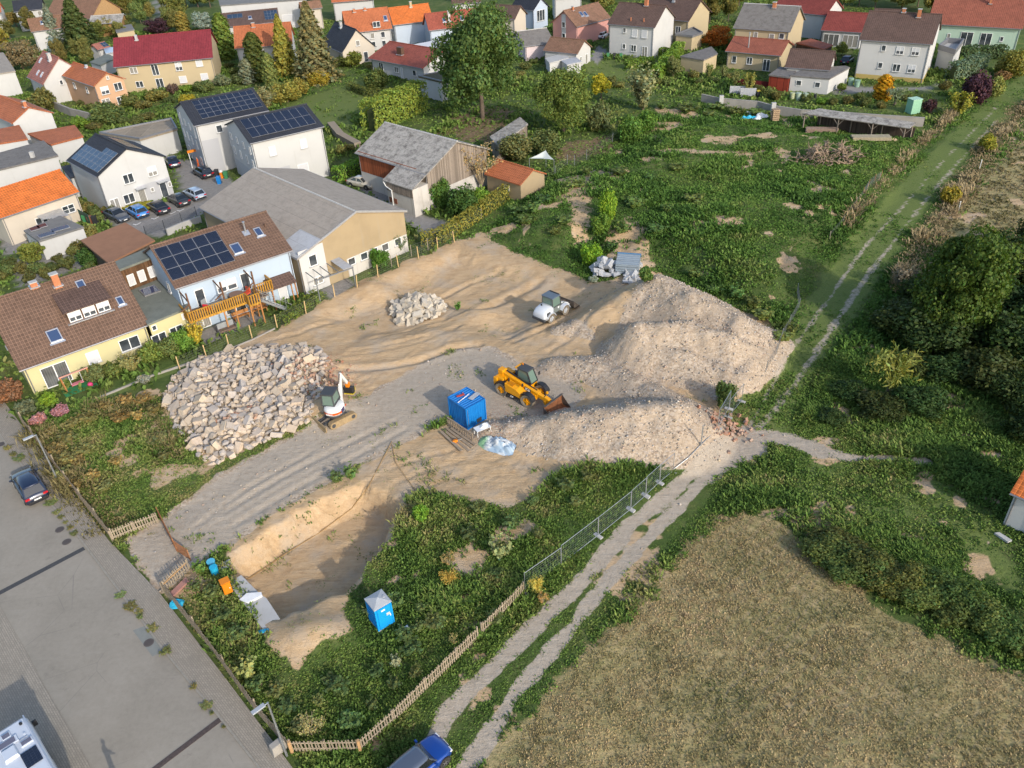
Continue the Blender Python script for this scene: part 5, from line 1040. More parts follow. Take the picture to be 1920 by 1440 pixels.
PL = [
 ('deciduous_tree', 'great spreading deciduous tree with orange trunk in the middle of the gardens', T, (905, 222), (893, 17), 158, 'big', (.075, .125, .032)),
 ('deciduous_tree', 'dense round yellow-green tree right of the brown garden plot', T, (1057, 250), (1053, 130), 100, 'big', (.115, .16, .035)),
 ('young_tree', 'small bright yellow tree in the orchard above the meadow', T, (1127, 188), (1127, 137), 46, 'loose', (.36, .33, .03)),
 ('willow_bush', 'tall grey-green upright shrub left of the clipped bright hedge', BU, (1205, 207), (1205, 124), 72, 'upright', (.19, .21, .10)),
 ('orchard_bush', 'olive green bush between the round tree and the yellow tree', BU, (1122, 245), (1124, 188), 54, 'bigbush', (.12, .145, .055)),
 ('conifer', 'tall loose olive-brown conifer reaching the top edge above the lawn', T, (597, 152), (585, 0), 80, 'spruce', (.17, .16, .07)),
 ('conifer', 'tall dark green conifer left of the wine-red roof', T, (157, 93), (138, -12), 66, 'cone', (.06, .085, .024)),
 ('spruce', 'tall grey-blue spruce next to the tallest dark conifer', T, (110, 90), (93, 4), 40, 'spruce', (.17, .20, .145)),
 ('spruce', 'small silvery blue spruce in front of the grey-blue one', T, (106, 107), (88, 68), 28, 'cone', (.22, .28, .27)),
 ('deciduous_tree', 'yellow-green tree cut by the left photo edge near the top', T, (4, 106), (4, 36), 48, 'round', (.24, .21, .04)),
 ('deciduous_tree', 'brownish tree behind the faded red steep roof', T, (45, 132), (42, 66), 62, 'round', (.18, .145, .075)),
 ('deciduous_tree', 'amber tree near the top left corner', T, (32, 50), (30, 18), 36, 'round', (.22, .17, .05)),
 ('deciduous_tree', 'green tree right of the tall dark conifer', T, (186, 78), (178, 38), 36, 'round', (.11, .13, .03)),
 ('garden_bush', 'large round olive bush left of the salmon gabled house', BU, (85, 209), (82, 156), 58, 'bigbush', (.135, .135, .04)),
 ('deciduous_tree', 'dark purple leaved tree above the wine-red roof', T, (298, 66), (296, 32), 44, 'round', (.055, .026, .034)),
 ('columnar_tree', 'golden columnar tree above the wine-red roof', T, (347, 62), (345, 19), 24, 'column', (.26, .21, .05)),
 ('cedar', 'silvery blue cedar above the right end of the wine-red roof', T, (385, 62), (383, 22), 44, 'round', (.23, .28, .235)),
 ('conifer', 'bright green narrow conifer at the right end of the wine-red roof', T, (428, 112), (418, 22), 34, 'column', (.12, .17, .03)),
 ('cypress', 'dark green cypress left of the yellow tree', T, (488, 152), (472, 60), 38, 'column', (.075, .095, .022)),
 ('cypress', 'lighter green slim cypress in front of the yellow tree', T, (513, 172), (503, 98), 25, 'column', (.15, .18, .05)),
 ('yellow_tree', 'bright yellow tree in front of the orange tiled roof', T, (540, 142), (523, 26), 50, 'cone', (.25, .23, .04)),
 ('garden_bush', 'grey-green conifer shrub by the right end of the cream house', BU, (468, 157), (461, 110), 28, 'column', (.19, .21, .13)),
 ('garden_bush', 'yellow-green bush at the upper end of the lawn path', BU, (540, 192), (532, 150), 64, 'bigbush', (.25, .23, .05)),
 ('garden_bush', 'golden bush beneath the loose olive conifer', BU, (598, 160), (595, 130), 52, 'bigbush', (.28, .22, .03)),
 ('garden_bush', 'ochre bush between the yellow tree and the lawn', BU, (563, 180), (560, 145), 44, 'bush', (.22, .19, .04)),
 ('garden_bush', 'bright round lime green bush on the path edge by the lawn', BU, (564, 175), (563, 154), 21, 'bush', (.20, .27, .03)),
 ('garden_bush', 'pale grassy bush at the left end of the path bushes', BU, (500, 208), (494, 160), 50, 'upright', (.21, .20, .09)),
 ('garden_bush', 'dark green bush at the corner of the white bungalow', BU, (708, 167), (705, 124), 54, 'bigbush', (.105, .135, .033)),
 ('garden_bush', 'green shrub left of the bungalow near the steep dark gable', BU, (665, 125), (664, 95), 44, 'bush', (.14, .16, .03)),
 ('garden_bush', 'dark hedge shrub at the far end of the lawn', BU, (645, 125), (643, 102), 46, 'bush', (.08, .10, .025)),
 ('willow_bush', 'olive willow bush behind the old barn right of the grey shed', BU, (965, 300), (955, 248), 76, 'bigbush', (.13, .14, .05)),
 ('willow_bush', 'green bush under the round yellow-green tree', BU, (1022, 290), (1015, 240), 64, 'bigbush', (.10, .125, .04)),
 ('bare_tree', 'pale half-bare tree with ochre leaves in front of the brick-red shed', T, (903, 358), (897, 262), 72, 'dead', (.34, .255, .12)),
 ('bramble_bush', 'brown withered climber against the old barn gable', BU, (850, 345), (846, 272), 50, 'bigbush', (.15, .115, .06)),
 ('elder_bush', 'green bush at the corner of the old barn', BU, (826, 388), (822, 332), 48, 'bigbush', (.085, .16, .03)),
 ('elder_bush', 'dark green bush in the corner between barn and yellowing hedge', BU, (868, 405), (864, 345), 66, 'bigbush', (.05, .10, .022)),
 ('elder_bush', 'vivid green bush in front of the pale half-bare tree', BU, (897, 388), (893, 348), 52, 'bigbush', (.13, .23, .03)),
 ('garden_bush', 'round dense green bush in front of the tan barn', BU, (714, 503), (712, 464), 42, 'bigbush', (.075, .16, .022)),
 ('young_tree', 'small grey-green fruit tree before the right windows of the tan barn', T, (750, 476), (747, 436), 32, 'upright', (.12, .155, .085)),
 ('garden_bush', 'grey-green bush left below the patio door of the yellow house', BU, (182, 714), (176, 682), 46, 'bigbush', (.13, .155, .055)),
 ('garden_bush', 'green bush below the closed shutter of the yellow house', BU, (215, 706), (211, 678), 42, 'bush', (.11, .14, .035)),
 ('garden_bush', 'olive feathery round bush in front of the yellow house', BU, (250, 697), (248, 661), 48, 'upright', (.21, .205, .075)),
 ('garden_bush', 'yellow-green bush below the double window of the yellow house', BU, (287, 680), (284, 636), 50, 'bigbush', (.14, .19, .04)),
 ('garden_bush', 'dense mid green bush below the link building', BU, (318, 668), (314, 632), 48, 'bigbush', (.12, .155, .045)),
 ('garden_bush', 'bright green bush beside the amber balcony corner', BU, (345, 655), (342, 614), 52, 'bigbush', (.12, .22, .035)),
 ('garden_bush', 'tall yellow shrub under the left end of the amber balcony', BU, (372, 648), (368, 600), 40, 'upright', (.36, .29, .035)),
 ('garden_bush', 'fresh green round bush at the corner of the yellow house', BU, (95, 760), (92, 734), 36, 'bush', (.16, .25, .025)),
 ('garden_bush', 'silvery low bush at the garden wall of the yellow house', BU, (273, 718), (272, 702), 28, 'bush', (.26, .27, .215)),
 ('garden_bush', 'russet brown bush at the left photo edge by the street', BU, (18, 752), (15, 702), 70, 'bigbush', (.20, .105, .055)),
 ('garden_bush', 'low grey-green bush next to the russet bush', BU, (55, 775), (53, 748), 44, 'bush', (.12, .14, .075)),
 ('flowering_bush', 'pink flowering bush nearest the street corner of the garden', BU, (76, 797), (76, 772), 37, 'bush', (.36, .185, .18)),
 ('flowering_bush', 'pink flowering bush beside the garden path fence', BU, (117, 780), (116, 758), 36, 'bush', (.36, .18, .20)),
 ('ball_tree', 'small ball crowned tree in the paved front garden at the left', T, (68, 497), (58, 449), 50, 'round', (.17, .195, .04)),
 ('garden_bush', 'olive bush between the flat garage and the brown felt carport', BU, (166, 452), (163, 420), 46, 'bigbush', (.20, .19, .055)),
 ('garden_bush', 'dark green climber at the side of the brown felt carport', BU, (176, 498), (170, 458), 56, 'bigbush', (.055, .11, .025)),
 ('garden_bush', 'low yellow hedge strip along the white solar house', BU, (260, 392), (258, 379), 66, 'bush', (.27, .26, .03)),
 ('garden_bush', 'big shrub left of the row garage', BU, (205, 232), (200, 185), 72, 'bigbush', (.10, .135, .04)),
 ('garden_bush', 'lime green bush above the white outbuilding roof', BU, (155, 240), (152, 215), 44, 'bush', (.14, .22, .03)),
 ('garden_bush', 'brown-green bush below the salmon house', BU, (247, 200), (244, 176), 44, 'bush', (.12, .14, .04)),
 ('garden_bush', 'olive bush in the garden below the cream house', BU, (295, 190), (292, 168), 46, 'bush', (.18, .17, .045)),
 ('garden_bush', 'purple-brown shrub at the cream house terrace', BU, (327, 178), (325, 155), 26, 'bush', (.11, .075, .06)),
 ('garden_bush', 'yellow bush above the rear duplex roof', BU, (352, 192), (350, 176), 36, 'bush', (.31, .27, .03)),
 ('garden_bush', 'bright green bush below the right end of the cream house', BU, (352, 174), (350, 158), 30, 'bush', (.15, .23, .03)),
 ('garden_bush', 'wide green bush below the right windows of the cream house', BU, (385, 172), (382, 148), 44, 'bigbush', (.12, .155, .05)),
 ('garden_bush', 'grey-green bush at the right corner of the cream house', BU, (418, 162), (416, 138), 36, 'bush', (.16, .19, .10)),
 ('garden_bush', 'dark bush between cream house and cypress', BU, (450, 158), (448, 135), 34, 'bush', (.09, .115, .04)),
 ('autumn_tree', 'fiery orange autumn tree left of the cream bungalow', T, (1342, 90), (1340, 46), 54, 'round', (.38, .125, .02)),
 ('autumn_tree', 'small golden orange tree in front of the large white house', T, (1653, 188), (1651, 137), 31, 'column', (.42, .24, .015)),
 ('pampas_grass', 'grey-green grass tuft right of the golden orange tree', BU, (1677, 198), (1676, 164), 38, 'grassy', (.16, .20, .12)),
 ('purple_bush', 'dark purple bush beside the grass track', BU, (1826, 196), (1818, 124), 58, 'bigbush', (.055, .024, .035)),
 ('garden_bush', 'yellow-green bush next to the green wrapped pile', BU, (1795, 218), (1792, 168), 50, 'upright', (.24, .24, .035)),
 ('garden_bush', 'pale green bush right of the dark purple bush', BU, (1860, 182), (1856, 135), 42, 'bigbush', (.20, .22, .06)),
 ('garden_bush', 'olive bush at the right edge by the track', BU, (1893, 146), (1888, 80), 62, 'bigbush', (.17, .165, .035)),
 ('garden_bush', 'brown bush in front of the olive bush at the right edge', BU, (1880, 152), (1878, 130), 32, 'bush', (.19, .12, .05)),
 ('garden_bush', 'small dark purple bush right of the green wrapped pile', BU, (1740, 212), (1738, 182), 30, 'bush', (.07, .035, .04)),
 ('garden_bush', 'low fresh green bush at the corner of the white outbuilding', BU, (1540, 195), (1538, 182), 28, 'bush', (.13, .24, .03)),
 ('garden_bush', 'small green shrub between outbuilding and large white house', BU, (1577, 172), (1576, 154), 20, 'bush', (.15, .20, .04)),
 ('young_tree', 'young tree beside the open rusty shed', T, (1578, 106), (1576, 78), 24, 'round', (.17, .20, .045)),
 ('young_tree', 'slim young tree at the cream shed', T, (1262, 145), (1258, 104), 32, 'round', (.15, .17, .06)),
 ('young_tree', 'staked sapling left of the cream bungalow window', T, (1328, 148), (1326, 118), 20, 'upright', (.18, .20, .06)),
 ('young_tree', 'sapling before the windows of the cream bungalow', T, (1356, 146), (1354, 121), 16, 'upright', (.17, .19, .07)),
 ('young_tree', 'yellow-green fruit tree above the retaining wall', T, (1402, 178), (1400, 134), 26, 'upright', (.24, .24, .06)),
 ('young_tree', 'thin garden tree between the fruit tree and the bungalow', T, (1377, 165), (1375, 132), 20, 'loose', (.18, .20, .07)),
 ('walnut_tree', 'tall dark walnut tree above the thicket on the right', T, (1775, 640), (1805, 428), 165, 'big', (.058, .098, .016)),
 ('pampas_grass', 'big light mound of long grass beside the double track', BU, (1665, 745), (1662, 655), 110, 'grassy', (.17, .19, .045)),
 ('grey_bush', 'grey-brown dry bush left of the walnut tree', BU, (1688, 545), (1688, 495), 46, 'upright', (.16, .14, .10)),
 ('olive_bush', 'lone yellow-green bush on the edge of the upper field', BU, (1848, 285), (1846, 248), 36, 'bush', (.22, .22, .03)),
 ('olive_bush', 'golden bush at the bend of the grass track', BU, (1777, 385), (1776, 345), 42, 'bush', (.24, .20, .03)),
 ('rust_bush', 'rust coloured dry bush at the right photo edge', BU, (1915, 650), (1915, 590), 50, 'upright', (.22, .14, .09)),
 ('elder_bush', 'bright lime bush at the edge of the upper meadow near the sand', BU, (1110, 498), (1108, 455), 46, 'bigbush', (.17, .30, .025)),
 ('elder_bush', 'lime green bush row on the meadow bank', BU, (1140, 410), (1142, 350), 40, 'bigbush', (.16, .27, .025)),
 ('elder_bush', 'green bush below the lime bush row', BU, (1128, 440), (1128, 400), 42, 'bigbush', (.12, .20, .03)),
 ('elder_bush', 'leafy bush on the meadow fence line left of the bare soil', BU, (1182, 265), (1184, 215), 54, 'bigbush', (.09, .17, .03)),
 ('elder_bush', 'leafy bush just below the meadow fence line', BU, (1210, 245), (1210, 205), 50, 'bigbush', (.10, .19, .03)),
 ('elder_bush', 'dark green bush at the foot of the blue roofed debris box', BU, (1210, 530), (1212, 498), 34, 'bush', (.08, .14, .03)),
 ('thorn_bush', 'dark bush behind the site fence at the right end of the gravel', BU, (1358, 765), (1355, 712), 46, 'bigbush', (.075, .115, .03)),
 ('elder_bush', 'bright green leafy plant on the edge of the excavated pit', BU, (790, 975), (790, 948), 36, 'bush', (.14, .26, .03)),
 ('weed_plant', 'green weed clump on the gravel road edge above the pit', BU, (632, 905), (632, 884), 32, 'weed', (.11, .16, .05)),
 ('weed_plant', 'larger green weed clump right on the gravel road edge', BU, (660, 900), (661, 872), 34, 'weed', (.12, .19, .05)),
 ('weed_plant', 'grey-green feathery weed in the foreground grass', BU, (940, 1045), (940, 1003), 46, 'weed', (.20, .24, .10)),
 ('dry_weed', 'dry orange weed on the bright grass near the pit', BU, (843, 1062), (842, 1036), 34, 'dead', (.36, .26, .09)),
 ('dry_weed', 'straw coloured weed left of the portable toilet row', BU, (845, 1095), (845, 1075), 40, 'grassy', (.38, .27, .06)),
 ('dry_weed', 'pale branching weed near the corner street lamp', BU, (585, 1378), (590, 1340), 56, 'dead', (.36, .33, .13)),
 ('dry_weed', 'pale green spreading weed beside the pit slab', BU, (470, 1270), (468, 1235), 44, 'weed', (.26, .28, .09)),
 ('dry_weed', 'yellow dry weed in front of the mesh fence start', BU, (1008, 1118), (1005, 1086), 34, 'grassy', (.45, .38, .09)),
 ('dry_weed', 'orange dry weed below the mesh fence start', BU, (1018, 1132), (1018, 1112), 26, 'dead', (.45, .28, .08)),
 ('weed_plant', 'lush green weed behind the blue barrel by the open gate', BU, (378, 1075), (377, 1050), 34, 'weed', (.12, .20, .04)),
 ('weed_plant', 'silvery weed right of the portable toilet', BU, (744, 1250), (744, 1226), 24, 'weed', (.24, .26, .15)),
 ('dry_weed', 'yellowish weed beside the picket fence bend', BU, (852, 1210), (852, 1190), 24, 'dead', (.40, .34, .12)),
 ('weed_plant', 'green weed growing from the sand hump in the excavation', BU, (859, 582), (858, 566), 16, 'weed', (.09, .19, .03)),
 ('weed_plant', 'white flowered weed at the foot of the grey debris', BU, (1112, 530), (1112, 518), 22, 'bush', (.32, .36, .27)),
]
for a in PL: plant(*a)
rr = np.random.default_rng(5)
LMK = [(1552, 300, 'branch heap'), (1610, 235, 'wood shed'), (1175, 500, 'blue edged box'), (1035, 585, 'wheel loader'), (1000, 735, 'telehandler'), (877, 780, 'blue container'), (712, 1160, 'portable toilet'), (600, 1040, 'excavated pit'), (1300, 640, 'big gravel heap'), (538, 1400, 'corner street lamp'), (112, 900, 'upper street lamp'), (424, 1110, 'orange cabinet'), (60, 915, 'parked dark car'), (780, 1410, 'deep blue car'), (150, 640, 'yellow house'), (450, 480, 'light blue house'), (680, 430, 'tan barn'), (770, 290, 'old red barn'), (960, 330, 'brick-red shed'), (895, 120, 'great tree'), (1055, 190, 'round yellow-green tree'), (750, 110, 'white bungalow'), (1190, 60, 'tall white house'), (1670, 90, 'large white house'), (1410, 100, 'cream bungalow'), (1530, 150, 'white outbuilding'), (480, 230, 'twin houses'), (220, 320, 'white solar house'), (100, 425, 'flat garage'), (60, 350, 'orange roofed house'), (180, 160, 'salmon house'), (320, 110, 'wine-red roof'), (1790, 540, 'walnut tree'), (1665, 700, 'light grass mound'), (1905, 930, 'white tiled shed'), (1110, 480, 'bright lime bush'), (1018, 290, 'shade sail'), (1405, 215, 'cyan plastic sheet'), (1655, 160, 'golden orange tree'), (1342, 70, 'orange autumn tree'), (540, 85, 'bright yellow tree'), (310, 760, 'stone heap'), (985, 1110, 'lowest mesh panel'), (1120, 1000, 'second mesh panel'), (225, 1000, 'entrance fence'), (148, 40, 'tallest dark conifer'), (60, 130, 'faded red roof'), (1720, 195, 'green wrapped stack'), (1480, 985, 'top corner of the mown field'), (1880, 1010, 'small slab in the grass'), (1920, 1230, 'lower right end of the bank'), (1860, 760, 'dark thicket edge')]
def place(x, y):
    d, lx, ly, nm = min((math.hypot(x-a, (y-b)*1.3), a, b, n) for a, b, n in LMK)
    h = 'left of' if x < lx else 'right of'; v = 'above' if y < ly else 'below'
    q = 'just ' if d < 45 else 'a little way ' if d < 95 else 'well '
    if abs(x-lx) > 2.2*abs(y-ly): return q+h+' the '+nm
    if abs(y-ly) > 2.2*abs(x-lx): return q+v+' the '+nm
    return q+v+' and '+h+' the '+nm
# dense thicket on the right, cloud shade put into its dark leaf colour
for i, (x, y, hgt_, w) in enumerate([(1690, 625, 3.8, 130), (1735, 655, 4.6, 150), (1800, 645, 5, 160), (1860, 610, 5.5, 160), (1905, 560, 6, 150), (1900, 690, 5, 150), (1840, 720, 3.8, 140), (1800, 570, 5, 130), (1720, 590, 4, 110), (1935, 640, 6, 160), (1880, 520, 5, 120), (1770, 710, 2.4, 110), (1705, 700, 2.2, 90), (1650, 780, 1.8, 100), (1720, 770, 2.2, 110), (1590, 745, 1.6, 70), (1900, 760, 3.2, 110), (1925, 820, 3.2, 100), (1560, 790, 1.1, 60), (1935, 480, 4.5, 90)]):
    plant('thicket_bush', 'dark thicket bush, '+place(x, y), BU, (x, y), hgt_, w, 'thicket', tuple(np.array((.034, .060, .015))*rr.uniform(.8, 1.25)*np.array([rr.uniform(.9, 1.3), 1, 1])), 'bushes of the dark thicket')
for i in range(17):
    f = i/16; x = 1545+375*f+rr.uniform(-8, 8); y = 1040+170*f+rr.uniform(-22, 10)
    plant('bramble_bush', 'bramble bush, '+place(x, y), BU, (x, y), rr.uniform(1.1, 1.9), rr.uniform(85, 120), 'thicket', tuple(np.array((.075, .115, .028))*rr.uniform(.75, 1.25)*np.array([rr.uniform(.9, 1.5), 1, 1])), 'bramble bushes along the mown field')
# rows of small bushes that nothing tells apart
def row(name, label, group, pts, kind, col, hr, wr, cat=BU):
    for x, y in pts:
        plant(name, label+', '+place(x, y), cat, (x, y), rr.uniform(*hr), rr.uniform(*wr), kind, tuple(np.array(col)*rr.uniform(.75, 1.3)*np.array([rr.uniform(.85, 1.35), 1, 1])), group)
row('background_tree', 'green background tree', 'trees along the top edge', [(x, y+rr.uniform(-3, 3)) for x, y in [(215, 22), (240, 30), (262, 26), (330, 34), (350, 14), (372, 12), (395, 16), (590, 2), (700, 0), (745, -2), (880, 5), (1005, 6), (1060, 0), (1100, 0), (1142, 10), (1160, -6), (1345, 20), (1365, 40), (1385, 16), (1330, 45), (1402, 0), (1580, 16), (1610, 10), (1640, 16), (1690, 18), (1720, 14), (1745, 24), (1590, -4), (1660, -4), (1700, -6), (1125, 25), (1180, -12), (1350, 0)]], 'round', (.12, .145, .035), (6, 10), (34, 52), T)
row('background_tree', 'tree between far roofs', 'trees between the far roofs', [(265, 45), (282, 36), (240, 60), (318, 55), (332, 62), (60, 62), (128, 30), (20, 75), (228, 75), (205, 68), (168, 125), (150, 108), (118, 120)], 'round', (.12, .14, .04), (4, 6.5), (24, 36), T)
row('village_bush', 'small village garden bush', 'small garden bushes of the upper village', [(430, 128), (440, 140), (700, 130), (735, 75), (745, 68), (762, 72), (775, 70), (700, 68), (985, 130), (975, 145), (1000, 120), (990, 110), (1035, 128), (1080, 128), (1145, 160), (1160, 165), (1230, 160), (1250, 160), (1300, 150), (1310, 160), (1340, 155), (1370, 150), (1390, 175), (1420, 175), (1440, 185), (1455, 190), (1300, 62), (1120, 62), (1100, 60), (1085, 58), (1165, 62), (620, 85), (650, 105), (800, 70), (810, 160), (640, 290), (655, 285), (555, 300), (600, 290), (1590, 195), (1610, 188), (1620, 200), (1650, 205), (1700, 190), (1720, 205), (1560, 198), (1510, 190), (1840, 150), (1800, 140), (1770, 170), (1790, 130)], 'bush', (.12, .15, .045), (.9, 1.8), (20, 30))
row('garden_shrub', 'small garden shrub', 'small shrubs in the left gardens', [(20, 520), (45, 515), (75, 512), (100, 508), (130, 505), (110, 490), (140, 480), (150, 470), (20, 500), (5, 525), (60, 530), (90, 525), (170, 510), (120, 395), (150, 395), (165, 400), (185, 415), (178, 405), (40, 385), (25, 410), (65, 420), (205, 400), (215, 405), (260, 235), (280, 225), (235, 235), (225, 215), (270, 205), (305, 205), (320, 195), (180, 245), (160, 195), (175, 205)], 'bush', (.11, .13, .04), (.8, 1.7), (24, 40))
row('meadow_bush', 'leafy meadow shrub', 'leafy shrubs on the upper meadow', [(1060, 420), (1040, 440), (1000, 400), (1020, 380), (970, 400), (985, 420), (1150, 470), (1165, 440), (1230, 440), (1250, 400), (1300, 380), (1190, 390), (1220, 340), (1270, 320), (1160, 330), (1100, 330), (1080, 350), (1430, 600), (1410, 575), (1340, 545), (1300, 520), (1380, 560), (1290, 210), (1240, 205), (1345, 205), (1380, 215), (1420, 215), (1330, 218), (1480, 630), (1465, 640)], 'weed', (.10, .16, .04), (.7, 1.5), (28, 46))
row('site_weed', 'knee-high green weed clump', 'weed clumps in the foreground grass', [(int(a), int(b)) for a, b in zip(rr.uniform(540, 960, 26), rr.uniform(1130, 1300, 26)) if b < 1390-.55*(a-540) and not (480 < a < 690 and b < 1265)] + [(400, 1120), (420, 1160), (450, 1200), (370, 1110), (480, 1290), (520, 1300), (540, 1330), (600, 1320), (640, 1300), (700, 1330), (660, 1360), (560, 1370), (740, 1290), (780, 1270), (1000, 950), (1060, 920), (1100, 900), (1080, 950), (960, 990), (900, 960), (1010, 1010), (880, 1010), (930, 1080)], 'weed', (.10, .145, .045), (.5, 1.0), (26, 46))
row('site_weed', 'tall yellowing weed', 'tall weeds behind the street fence', [(100, 815), (130, 830), (110, 850), (150, 870), (140, 800), (170, 790), (200, 770), (240, 760), (270, 755), (290, 775), (180, 900), (160, 850), (130, 870), (200, 920), (220, 870), (300, 830), (310, 860), (85, 825), (120, 900), (150, 920), (230, 790), (260, 790)], 'weed', (.19, .175, .06), (.6, 1.2), (26, 44))
row('kerb_weed', 'weed in the kerb joint', 'weeds along the street kerb', [(15, 843), (27, 855), (37, 862), (97, 945), (108, 962), (115, 972), (124, 982), (133, 992), (140, 1003), (227, 1118), (247, 1140), (262, 1150), (264, 1160), (312, 1225), (365, 1290), (388, 1325), (398, 1340), (420, 1365), (286, 1180), (60, 830), (78, 860)], 'weed', (.15, .175, .06), (.12, .3), (10, 30))
# hedges
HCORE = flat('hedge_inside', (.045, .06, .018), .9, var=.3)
def hedge(label, pts, h, w, col, dens=26, name='hedge', sz=.26):
    Q_ = [at(*p) for p in pts]; P = []; N = []; c = Q_[0].copy()
    for a, b in zip(Q_[:-1], Q_[1:]):
        d = (b-a); L = d.length; n = int(L*dens*1.7*(h+w)); u = np.array(d)/L; v = np.array([-u[1], u[0], 0])
        tt = rr.uniform(-.02, 1.02, n); side = rr.integers(0, 3, n); s_ = rr.uniform(-1, 1, n); hh = h*(1+.14*(fbm(np.array(tt*L)*.7+c[0], tt*0+3, 3)-.5)*2)
        y = np.where(side == 0, s_, np.where(side == 1, 1, -1)*rr.uniform(.75, 1.05, n))*w/2; z = np.where(side == 0, hh*rr.uniform(.9, 1.05, n), rr.uniform(.02, 1, n)*hh)
        P.append(np.array(a)-np.array(c)+np.outer(tt*L, u)+np.outer(y, v)+np.outer(z, [0, 0, 1])); N.append(np.outer(np.where(side == 0, 0, np.sign(y)), v)+np.outer(np.where(side == 0, 1, .25), [0, 0, 1]))
    t_ = TH(name, label, 'hedge', c); o = OB('foliage', leafmesh('foliage', np.concatenate(P), np.concatenate(N), sz*.74, .3, 3), t_); o.color = (*col, 1)
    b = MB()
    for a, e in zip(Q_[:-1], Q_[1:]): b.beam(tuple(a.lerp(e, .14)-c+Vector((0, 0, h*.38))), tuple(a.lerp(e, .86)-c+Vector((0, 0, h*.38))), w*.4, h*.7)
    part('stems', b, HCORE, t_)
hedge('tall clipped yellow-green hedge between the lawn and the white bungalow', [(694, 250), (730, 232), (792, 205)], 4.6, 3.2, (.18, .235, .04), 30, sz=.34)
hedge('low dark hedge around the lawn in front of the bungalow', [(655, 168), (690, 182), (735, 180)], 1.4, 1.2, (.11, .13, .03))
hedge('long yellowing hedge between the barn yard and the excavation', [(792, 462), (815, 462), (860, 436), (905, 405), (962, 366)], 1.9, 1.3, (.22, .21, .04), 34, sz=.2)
hedge('low green hedge in front of the porch of the blue house', [(527, 612), (560, 590), (600, 560)], 1.0, 1.3, (.12, .16, .03), 40, sz=.18)
hedge('bright clipped hedge running down beside the tall white house', [(1228, 156), (1250, 130), (1274, 104)], 2.6, 1.8, (.13, .21, .03), 26, sz=.36)
hedge('short green hedge behind the lawn of the tall white house', [(1172, 132), (1200, 128), (1225, 126)], 1.8, 1.4, (.12, .19, .03), 26, sz=.34)
hedge('green hedge behind the terrace of the tall white house', [(1212, 104), (1240, 104), (1268, 108)], 1.5, 1.4, (.13, .20, .03), 26, sz=.34)
hedge('dark clipped hedge in front of the mint green house', [(1800, 112), (1840, 110), (1884, 110)], 2.4, 2., (.06, .10, .04), 26, sz=.34)
hedge('blue-green clipped hedge block at the right of the large white house', [(1778, 152), (1805, 148), (1836, 135)], 3.0, 2.4, (.11, .16, .10), 26, sz=.34)
hedge('overgrown bright green hedge with white gate behind the grey barn roof', [(630, 342), (660, 330), (684, 320)], 2.0, 1.4, (.13, .24, .03), 30, sz=.26)
hedge('yellow flowering hedge in front of the parked cars', [(222, 398), (255, 385), (290, 374)], .9, .9, (.26, .25, .03), 40, sz=.2)
hedge('hedge at the end of the cream house garden', [(270, 222), (300, 212), (322, 204)], 1.2, 1., (.08, .14, .03), 30, sz=.25)
